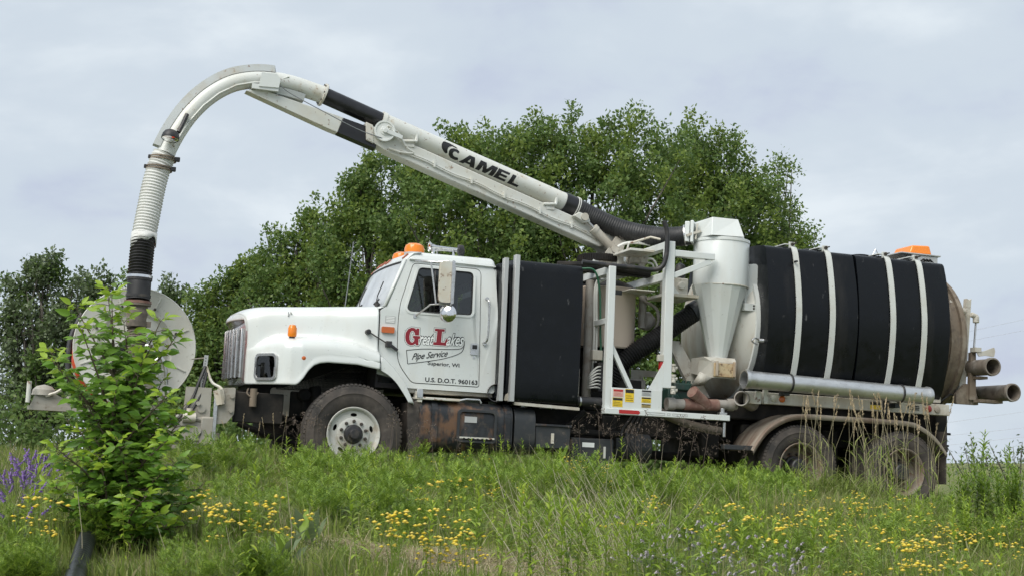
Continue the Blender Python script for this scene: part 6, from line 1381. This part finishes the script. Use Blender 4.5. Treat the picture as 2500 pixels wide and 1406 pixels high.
pts = pix_cloud(46, 560, 1900, 1070, 1112, .46, 12.5) + pix_cloud(12, 440, 600, 1062, 1105, .46, 12.8)
stamp('leafy_weeds', FEl, pts, [rng.uniform(.9, 1.25) for _ in pts], 'weed_leaf', 'feathery weeds standing close along the near side of the truck', 'weeds')
pts = pix_cloud(40, 700, 1900, 1078, 1112, .5, 12.5)
stamp('leafy_weeds', GOl, pts, [rng.uniform(.7, 1.05) for _ in pts], 'weed_lime', 'upright narrow-leaved weeds close along the near side of the truck', 'weeds')
pts = pix_cloud(60, 520, 1300, 1150, 1330, .36) + pix_cloud(70, 1300, 2300, 1150, 1330, .36)
stamp('leafy_weeds', GOl, [p for p in pts if p[1] > 8.6], [rng.uniform(.55, .95) for _ in pts], 'weed_lime', 'taller lime green weeds rising out of the grass across the bank', 'weeds')
pts = pix_cloud(60, 500, 1300, 1140, 1300, .32) + pix_cloud(90, 1300, 2320, 1140, 1330, .32)
stamp('leafy_weeds', FEl, [p for p in pts if p[1] > 9.3], [rng.uniform(.5, .95) for _ in pts], 'weed_leaf', 'taller feathery weeds rising out of the grass across the bank', 'weeds')
# ---- countable plants
GOv = plant_set('goldenrod', [[('stem', a, 'weed_leaf'), ('leaves', b, 'weed_leaf')] for a, b in GO])
GLv = plant_set('goldenrod', [[('stem', a, 'weed_leaf'), ('leaves', b, 'weed_lime')] for a, b in GO])
G_ = 'upright narrow-leaved weeds'
for px, py, h, lab in ((1275, 1072, .62, 'tall narrow-leaved weed against the fuel tank end'), (1212, 1112, .50, 'narrow-leaved weed left of the tallest one by the fuel tank'), (1328, 1104, .50, 'narrow-leaved weed just right of the tallest one by the fuel tank'), (1420, 1088, .55, 'narrow-leaved weed in front of the dark tool box'), (1632, 1100, .50, 'narrow-leaved weed under the white deck beam')):
    x, y = ray_ground(px, py, h); place('goldenrod', GOv[px % 6], lab, 'weed', G_, x, y, h / .62)
low = [(1352, 1330), (1400, 1300), (1365, 1360), (1530, 1335), (1545, 1372), (1590, 1302), (1612, 1310), (1660, 1345), (1715, 1355), (1420, 1392), (1310, 1385), (1470, 1240), (1475, 1215), (1955, 1268), (1960, 1325), (1300, 1225), (1285, 1275), (1900, 1385), (1625, 1390), (1490, 1385), (2040, 1318), (1215, 1205), (1130, 1205), (1690, 1220), (1440, 1310), (1755, 1320), (1800, 1285), (1590, 1380), (1680, 1392), (1340, 1300), (1150, 1255), (1045, 1265), (905, 1250), (640, 1330), (600, 1290), (1830, 1360), (2100, 1350), (2180, 1320), (2300, 1390), (2420, 1360), (1560, 1290), (1505, 1330), (1395, 1360), (1250, 1330), (80, 1300), (40, 1360)]
for px, py in low:
    h = rng.uniform(.46, .62); x, y = ray_ground(px, py, h); place('goldenrod', GLv[int(rng.integers(6))], 'lime green narrow-leaved weed standing low on the bank', 'weed', 'lime green weeds on the bank', x, y, h / .62)
for px, py in [(2330, 1125), (2352, 1108), (2375, 1078), (2400, 1056), (2412, 1085), (2438, 1100), (2462, 1098), (2485, 1085), (2497, 1110), (2345, 1150), (2390, 1135), (2430, 1140), (2470, 1150)]:
    x, y, h = top_at(px, py, rng.uniform(13.2, 14.6)); place('goldenrod', GOv[int(rng.integers(6))], 'tall narrow-leaved weed right of the rear wheel', 'weed', 'tall weeds right of the rear wheel', x, y, h / .62)
# yellow flowers
YF = plant_set('yellow', [[('stem', a, 'weed_leaf'), ('blossom', b, 'yellow_petal')] for a, b in variants(lambda i: flower_stalks(.42, 1, 5, .026, 400 + i), 9)])
def yellow(n, x0, x1, y0, y1, lab, grp, h=(.30, .44)):
    for _ in range(n):
        hh = rng.uniform(*h); px = rng.uniform(x0, x1); py = rng.uniform(y0, y1); x, y = ray_ground(px, py, hh); place('yellow_wildflower', YF[int(rng.integers(9))], lab, 'flower', grp, x, y, hh / .42)
yellow(26, 480, 720, 1190, 1310, 'yellow wildflower between the shrub and the front wheel', 'yellow flowers right of the shrub')
yellow(34, 950, 1200, 1078, 1118, 'yellow wildflower below the fuel tank', 'yellow flowers below the fuel tank')
yellow(20, 1150, 1330, 1108, 1185, 'yellow wildflower below the rear end of the fuel tank', 'yellow flowers below the tank end')
yellow(30, 960, 1180, 1165, 1345, 'yellow wildflower above the trodden spot', 'yellow flowers above the trodden spot')
yellow(24, 1375, 1500, 1112, 1165, 'yellow wildflower in front of the dark tool box', 'yellow flowers in front of the tool box')
yellow(14, 1500, 1720, 1195, 1285, 'yellow wildflower in the middle of the bank below the deck', 'yellow flowers below the deck')
yellow(14, 1730, 1900, 1225, 1315, 'yellow wildflower left of the densest yellow patch', 'yellow flowers left of the dense patch')
yellow(40, 1890, 2120, 1200, 1270, 'yellow wildflower in the dense patch below the rear wheels', 'yellow flowers in the dense patch')
yellow(24, 2090, 2300, 1215, 1290, 'yellow wildflower beside the rearmost tyre', 'yellow flowers beside the rear tyre')
yellow(42, 2200, 2390, 1265, 1360, 'yellow wildflower low on the right part of the bank', 'yellow flowers low on the right')
yellow(10, 2390, 2490, 1265, 1330, 'yellow wildflower near the right edge', 'yellow flowers near the right edge')
yellow(10, 15, 130, 1052, 1085, 'pale yellow wildflower behind the purple vetch', 'pale yellow flowers at the far left')
yellow(10, 1980, 2260, 1300, 1395, 'yellow wildflower near the bottom edge right of centre', 'yellow flowers near the bottom edge')
# purple vetch, lilac bergamot
VE = plant_set('vetch', [[('stem', a, 'weed_blue'), ('blossom', b, 'purple_petal')] for a, b in variants(lambda i: spike(.42, 8, 500 + i, .06), 4)])
for k, (px, py) in enumerate([(5, 1098), (20, 1112), (48, 1085), (58, 1092), (70, 1088), (82, 1096), (95, 1090), (108, 1094), (38, 1108), (70, 1125), (60, 1150), (85, 1112), (15, 1118)]):
    x, y = ray_ground(px, py, .45); place('purple_vetch', VE[k % 4], 'purple vetch in flower at the left edge', 'flower', 'purple vetch at the left edge', x, y, rng.uniform(.9, 1.1))
LI = plant_set('bergamot', [[('stem', a, 'weed_blue'), ('blossom', b, 'lilac_petal')] for a, b in variants(lambda i: spike(.40, 4, 550 + i, .020, 16), 4)])
for k in range(30):
    px, py = rng.uniform(1560, 1990), rng.uniform(1245, 1400)
    x, y = ray_ground(px, py, .38); place('lilac_wildflower', LI[k % 4], 'faded lilac wildflower in the patch right of bottom centre', 'flower', 'faded lilac flowers', x, y, rng.uniform(.85, 1.1))
# dead stalks against the truck
DH = plant_set('dead', [[('stem', a, 'dead_stalk'), ('seed_head', b, 'dead_stalk')] for a, b in variants(lambda i: dead_head(.62, 600 + i), 7)])
for px, py in [(1428, 1028), (1478, 1003), (1498, 1035), (1532, 1040), (1548, 1045), (1588, 1024), (1602, 1050), (1632, 1030), (1668, 1048), (1700, 1032), (1722, 1078), (1770, 1075), (1752, 1095), (1388, 1075), (1400, 1072), (1556, 1062), (1802, 1090), (1650, 1072)]:
    x, y, h = top_at(px, py, 14.9 + (px - 1400) * .0022 + rng.uniform(-.3, .2)); place('dead_stalk', DH[int(rng.integers(7))], 'dark dead weed stalk standing before the deck beam', 'weed', 'dead stalks before the deck', x, y, h / .62)
for px, py in [(690, 1022), (702, 1038), (722, 1020), (770, 1010), (790, 1032), (935, 1005), (975, 1015), (990, 1042), (1000, 1066), (1070, 1040), (1112, 1062)]:
    x, y, h = top_at(px, py, 14.9 + rng.uniform(-.3, .2)); place('dead_stalk', DH[int(rng.integers(7))], 'thin dead weed stalk standing before the front wheel', 'weed', 'dead stalks before the front wheel', x, y, h / .62)
RE = plant_set('reed', [[('stem', a, 'straw_blade'), ('seed_head', b, 'seed_head'), ('leaves', c, 'grass_blade')] for a, b, c in variants(lambda i: reed(1.1, 700 + i), 9)])
for k in range(56):
    px, py = rng.uniform(1945, 2290), rng.uniform(950, 1040); x, y, h = top_at(px, py, rng.uniform(16.2, 17.2))
    place('reed_grass', RE[k % 9], 'tall reed grass stalk with a tan seed head before the rear wheels', 'grass', 'reed grass before the rear wheels', x, y, h / 1.1)
for px, py in [(585, 1010), (600, 1045), (655, 1020), (672, 1010), (683, 1005), (580, 1025), (620, 1030)]:
    x, y, h = top_at(px, py, 15.0); place('reed_grass', RE[int(rng.integers(9))], 'thin grass stalk standing in front of the bumper', 'grass', 'grass stalks in front of the bumper', x, y, h / 1.1)
# reed clump leaves at its foot
def clump_leaves():
    n = 1500; b = [(float(wx(rng.uniform(1930, 2170), q)), q) for q in rng.uniform(15.6, 17.3, n)]; P = np.array([(x, y, float(ground_z(x, y)) + rng.uniform(0, .25)) for x, y in b])
    az = rng.uniform(0, 6.28, n); el = rng.uniform(.5, 1.3, n); D = np.stack([np.cos(az) * np.cos(el), np.sin(az) * np.cos(el), np.sin(el)], 1); N = np.stack([-np.cos(az) * np.sin(el), -np.sin(az) * np.sin(el), np.cos(el)], 1)
    v, f = lance(P, D, N, rng.uniform(.25, .55, n), rng.uniform(.007, .013, n), .5); o = np_mesh('reed_leaves', v, f, 'grass_blade'); o['kind'] = 'stuff'; tag(o, 'long arching grass leaves heaped at the foot of the reed grass', 'grass')
clump_leaves()
# leaning straw stalks
def straw():
    n = 150; b = [ray_ground(rng.uniform(1270, 1660), rng.uniform(1210, 1395), .1) for _ in range(n)]; P = np.array([(x, y, float(ground_z(x, y))) for x, y in b]); H = rng.uniform(.28, .66, n)
    az = np.where(rng.random(n) < .75, rng.normal(3.0, .35, n), rng.normal(.3, .4, n)); ln = rng.uniform(.1, .95, n)
    T = P + np.stack([np.cos(az) * H * ln, np.sin(az) * H * ln * .3, H], 1); parts = [strip_stem([P[i], (P[i] + T[i]) / 2 + [0, 0, .02], T[i]], rng.uniform(.004, .0075)) for i in range(n)]
    v, f = merge(parts); o = np_mesh('straw_stalks', v, f, 'pale_straw'); o['kind'] = 'stuff'; tag(o, 'pale dry stalks leaning on the bank left of the lilac flowers', 'straw')
straw()
def long_stalks():
    for px, py, qx, qy, h in ((700, 1165, 718, 1400, .35), (388, 1280, 420, 1400, .25), (190, 1185, 212, 1400, .45), (555, 1280, 570, 1400, .25), (1060, 1230, 1100, 1390, .25), (1265, 1200, 1120, 1140, .2), (1560, 1100, 1590, 1330, .5)):
        x, y = ray_ground(qx, min(qy, 1398), 0); tz = math.tan(R(6.9) - math.atan((py - 703) / 3500.0)); top = np.array([wx(px, y), y, EYE + y * tz]); b = np.array([x, y, float(ground_z(x, y))])
        v, f = strip_stem([b, (b + top) / 2 + [.01, 0, 0], top], .005); o = np_mesh('grass_stalk', v, f, 'pale_straw'); tag(o, 'single long pale grass stalk rising from the bank', 'grass', 'single long grass stalks')
long_stalks()
# broad dock leaves
def dock(px, py, lab):
    x, y = ray_ground(px, py, 0); r = np.random.default_rng(int(px)); root = empty('dock_plant', lab, 'weed', (x, y, float(ground_z(x, y))), 'broad-leaved docks')
    for k in range(int(r.integers(9, 14))):
        az = r.uniform(0, 6.28); el = r.uniform(.75, 1.3); D = np.array([[math.cos(az) * math.cos(el), math.sin(az) * math.cos(el), math.sin(el)]]); N = np.array([[-math.cos(az) * math.sin(el), -math.sin(az) * math.sin(el), math.cos(el)]])
        L = r.uniform(.14, .24); v, f = lance(np.array([[r.normal(0, .03), r.normal(0, .03), r.uniform(0, .06)]]), D, N, L, L * .27, .22); np_mesh('leaf', v, f, 'weed_blue' if k % 3 else 'weed_leaf', root)
for px, py, lab in ((760, 1330, 'broad-leaved dock below the front wheel, leftmost'), (805, 1300, 'broad-leaved dock below the front wheel, the second from left'), (850, 1290, 'broad-leaved dock below the front wheel, the third from left'), (885, 1320, 'broad-leaved dock below the front wheel, rightmost'), (690, 1390, 'broad-leaved dock near the bottom edge left of the trodden spot')):
    dock(px, py, lab)
# saplings on the skyline at the right
for i, (px, top, dist, lab) in enumerate(((2385, 1062, 24, 'left of two small leafy saplings on the skyline at right'), (2482, 1072, 24, 'right of two small leafy saplings on the skyline at right'))):
    x, y = wx(px, dist), dist; z = float(ground_z(x, y)); h = EYE + dist * math.tan(R(6.9) - math.atan((top - 703) / 3500.0)) - z
    root = empty('sapling', lab, 'sapling', (x, y, z), 'saplings on the skyline'); r = np.random.default_rng(80 + i); mb = MB(); P = []
    for k in range(9):
        a = r.normal(0, .28), r.normal(0, .2); t = np.array([a[0], a[1], h * r.uniform(.7, 1.0)]); mb.tube([(0, 0, -.1), t * [.4, .4, .5], t], [.018, .012, .004], 5); P.append(t * np.c_[np.linspace(.35, 1, 45), np.linspace(.35, 1, 45), np.linspace(.35, 1, 45)] + r.normal(size=(45, 3)) * .07)
    mb.build('stem', 'bark_grey', root)['kind'] = 'stuff'; P = np.concatenate(P); n = len(P); D = unit(r.normal(size=(n, 3)) + [0, 0, .5]); N = unit(np.cross(D, r.normal(size=(n, 3))))
    v, f = kite_leaves(P, D, N, .075, .034); np_mesh('foliage', v, f, 'tree_leaf_silver', root)['kind'] = 'stuff'

# ------------------------------------------------------------------ the leafy shrub in front
def shrub():
    D0 = 8.0; bx = float(wx(300, D0)); bz = float(ground_z(bx, D0)); root = empty('leafy_shrub', 'bright green leafy shrub growing in front of the hose reel', 'shrub', (bx, D0, bz))
    r = np.random.default_rng(9); k = 440.0
    ends = [(228, 712), (268, 735), (185, 770), (300, 800), (112, 875), (160, 905), (232, 830), (278, 860), (330, 880), (402, 800), (438, 838), (385, 860), (355, 935), (300, 930), (245, 930), (180, 960), (395, 945), (430, 985), (465, 1010), (460, 1075), (470, 1140), (488, 1200), (440, 1180), (150, 1040), (175, 1105), (155, 1160), (165, 1230), (180, 1290), (210, 1200), (250, 1050), (310, 1030), (360, 1060), (280, 1130), (340, 1150), (400, 1110), (430, 1260), (390, 1290), (320, 1240), (240, 1270), (360, 1210), (220, 1130), (300, 985), (410, 1050), (200, 1010), (350, 1000), (265, 1190), (385, 1165), (460, 1240), (195, 1300), (300, 1310), (400, 1310), (160, 1190), (480, 1160), (495, 1230), (470, 1290), (175, 1270), (230, 1320), (350, 1300), (430, 1320), (260, 1090), (330, 1090), (380, 1080), (440, 1130), (210, 1070), (300, 1180), (250, 1230), (340, 1260), (410, 1220), (270, 1290), (380, 1250), (160, 1120), (455, 1040), (230, 980), (320, 950), (200, 1160), (420, 1170)]
    stems = MB(); leaves = []      # leaves: position, direction, normal, length, young
    for i, (px, py) in enumerate(ends):
        hgt = max(.12, (1345 - py) / k); e = np.array([(px - 300) / k * .93, r.uniform(-.42, .36) * (1 if hgt < 1.2 else .5), hgt]); b0 = np.array([r.uniform(-.16, .16), r.uniform(-.12, .12), -.03]); low_ = hgt < .75
        m = b0 * .5 + e * .5 + np.array([-(e[0]) * .25, 0, hgt * .12]); path = smooth_path([b0, m, e], 8); stems.tube(path, list(np.linspace(.010 + .004 * hgt, .0022, len(path))), 6)
        L = np.cumsum([0] + [np.linalg.norm(path[j + 1] - path[j]) for j in range(len(path) - 1)]); n_nodes = max(5, int(L[-1] * (.85 if hgt < .95 else .40) / (.043 if hgt < .95 else .056))); P_ = np.array(path)
        for q in range(n_nodes):
            t = L[-1] * (1 - (.86 if hgt < .95 else .42) * q / n_nodes) if not low_ else L[-1] * (1 - .85 * q / n_nodes); c = np.array([np.interp(t, L, P_[:, j]) for j in range(3)]); a0 = r.uniform(0, 6.28) if q else 0
            for sgn in (0, math.pi):
                az = a0 + sgn + (math.pi / 2 if q % 2 else 0) + r.normal(0, .3); pd = np.array([math.cos(az), math.sin(az), r.uniform(.05, .65) + (.5 if q == 0 else 0)]); pd /= np.linalg.norm(pd); pl = r.uniform(.045, .09) * (.6 if q == 0 else 1); young = (q == 0 and r.random() < .85) or (q <= 2 and r.random() < .35)
                tip = c + pd * pl; stems.tube([c, (c + tip) / 2 + np.array([0, 0, .006]), tip], [.0022, .0018, .0012], 4, caps=False)
                side = np.cross(pd, (0, 0, 1)); side /= np.linalg.norm(side)
                for w_, s_ in ((1.0, 0), (.72, 1), (.72, -1), (.40, 1), (.40, -1)):
                    if w_ < .5 and r.random() < .4: continue
                    p = c + pd * pl * (w_ if s_ else 1.0); d = pd * (.45 if s_ else 1) + side * s_ * .85 + np.array([0, 0, -.15]) + r.normal(size=3) * .16; d /= np.linalg.norm(d)
                    nn = np.array([p[0] * .8, p[1] * .8 - .55, .75]) + r.normal(size=3) * .38; nn = nn - d * (nn @ d); nn /= np.linalg.norm(nn); leaves.append((p, d, nn, (r.uniform(.058, .096) if hgt > .95 else r.uniform(.045, .082)) * (.85 if young else 1), young))
    stems.build('stem', 'shrub_bark', root, smooth=60)['kind'] = 'stuff'
    # leaflet patterns: broad oval with a pointed tip, folded on the midrib
    def leaf_vf(fold, bend):
        t = np.array([0, .14, .34, .58, .80, 1.0]); w = np.array([.02, .26, .38, .34, .17, 0]) / 2 * 1.18; v = []
        for tt, ww in zip(t, w): z = -bend * tt * tt; v += [(tt, 0, z), (tt, ww, z + fold * ww), (tt, -ww, z + fold * ww)]
        f = []
        for i in range(5):
            a, b = 3 * i, 3 * (i + 1); f += [(a, b, b + 1), (a, b + 1, a + 1), (a, a + 2, b + 2), (a, b + 2, b)]
        return np.array(v, float), np.array(f)
    pats = [leaf_vf(fo, be) for fo, be in ((.35, .10), (.25, .22), (.5, .05), (.15, .30))]
    mo = [[mesh_of('leaf', p, m) for p in pats] for m in ('shrub_leaf', 'shrub_leaf_young')]
    lv = sorted(leaves, key=lambda q: q[0][1] - .35 * q[0][2]); near, rest = lv[:300], lv[300:]
    for i, (p, d, nn, L, yg) in enumerate(near):
        s = np.cross(nn, d); o = bpy.data.objects.new('leaf', mo[int(yg)][i % 4]); COL.objects.link(o); o.parent = root
        o.matrix_local = Matrix([[d[j] * L, s[j] * L, nn[j] * L, p[j]] for j in range(3)] + [[0, 0, 0, 1]])
    for yg, m in ((False, 'shrub_leaf'), (True, 'shrub_leaf_young')):
        parts = []
        for i, (p, d, nn, L, y_) in enumerate(rest):
            if bool(y_) != yg: continue
            v, f = pats[i % 4]; s = np.cross(nn, d); parts.append(((v[:, :1] * d + v[:, 1:2] * s + v[:, 2:] * nn) * L + p, f))
        if parts: v, f = merge(parts); np_mesh('foliage', v, f, m, root)['kind'] = 'stuff'
shrub()
# black hose coming out from under the shrub
def drain_hose():
    pts = []
    for px, py, h, d in ((185, 1420, .10, 0), (200, 1370, .10, 0), (216, 1310, .11, 0), (236, 1255, .13, 0), (262, 1205, .14, 0), (300, 1165, .14, 0)):
        x, y = ray_ground(px, py, h, 5.0, 26.0); pts.append((x, y, float(ground_z(x, y)) + h * .72))
    mb = MB(); corrugated(mb, smooth_path(pts, 10), .048, .045, .003, 16)
    tag(mb.build('drain_hose', 'drain_hose', None, smooth=60), 'black hose running down out of the shrub to the bottom left edge', 'hose')
drain_hose()
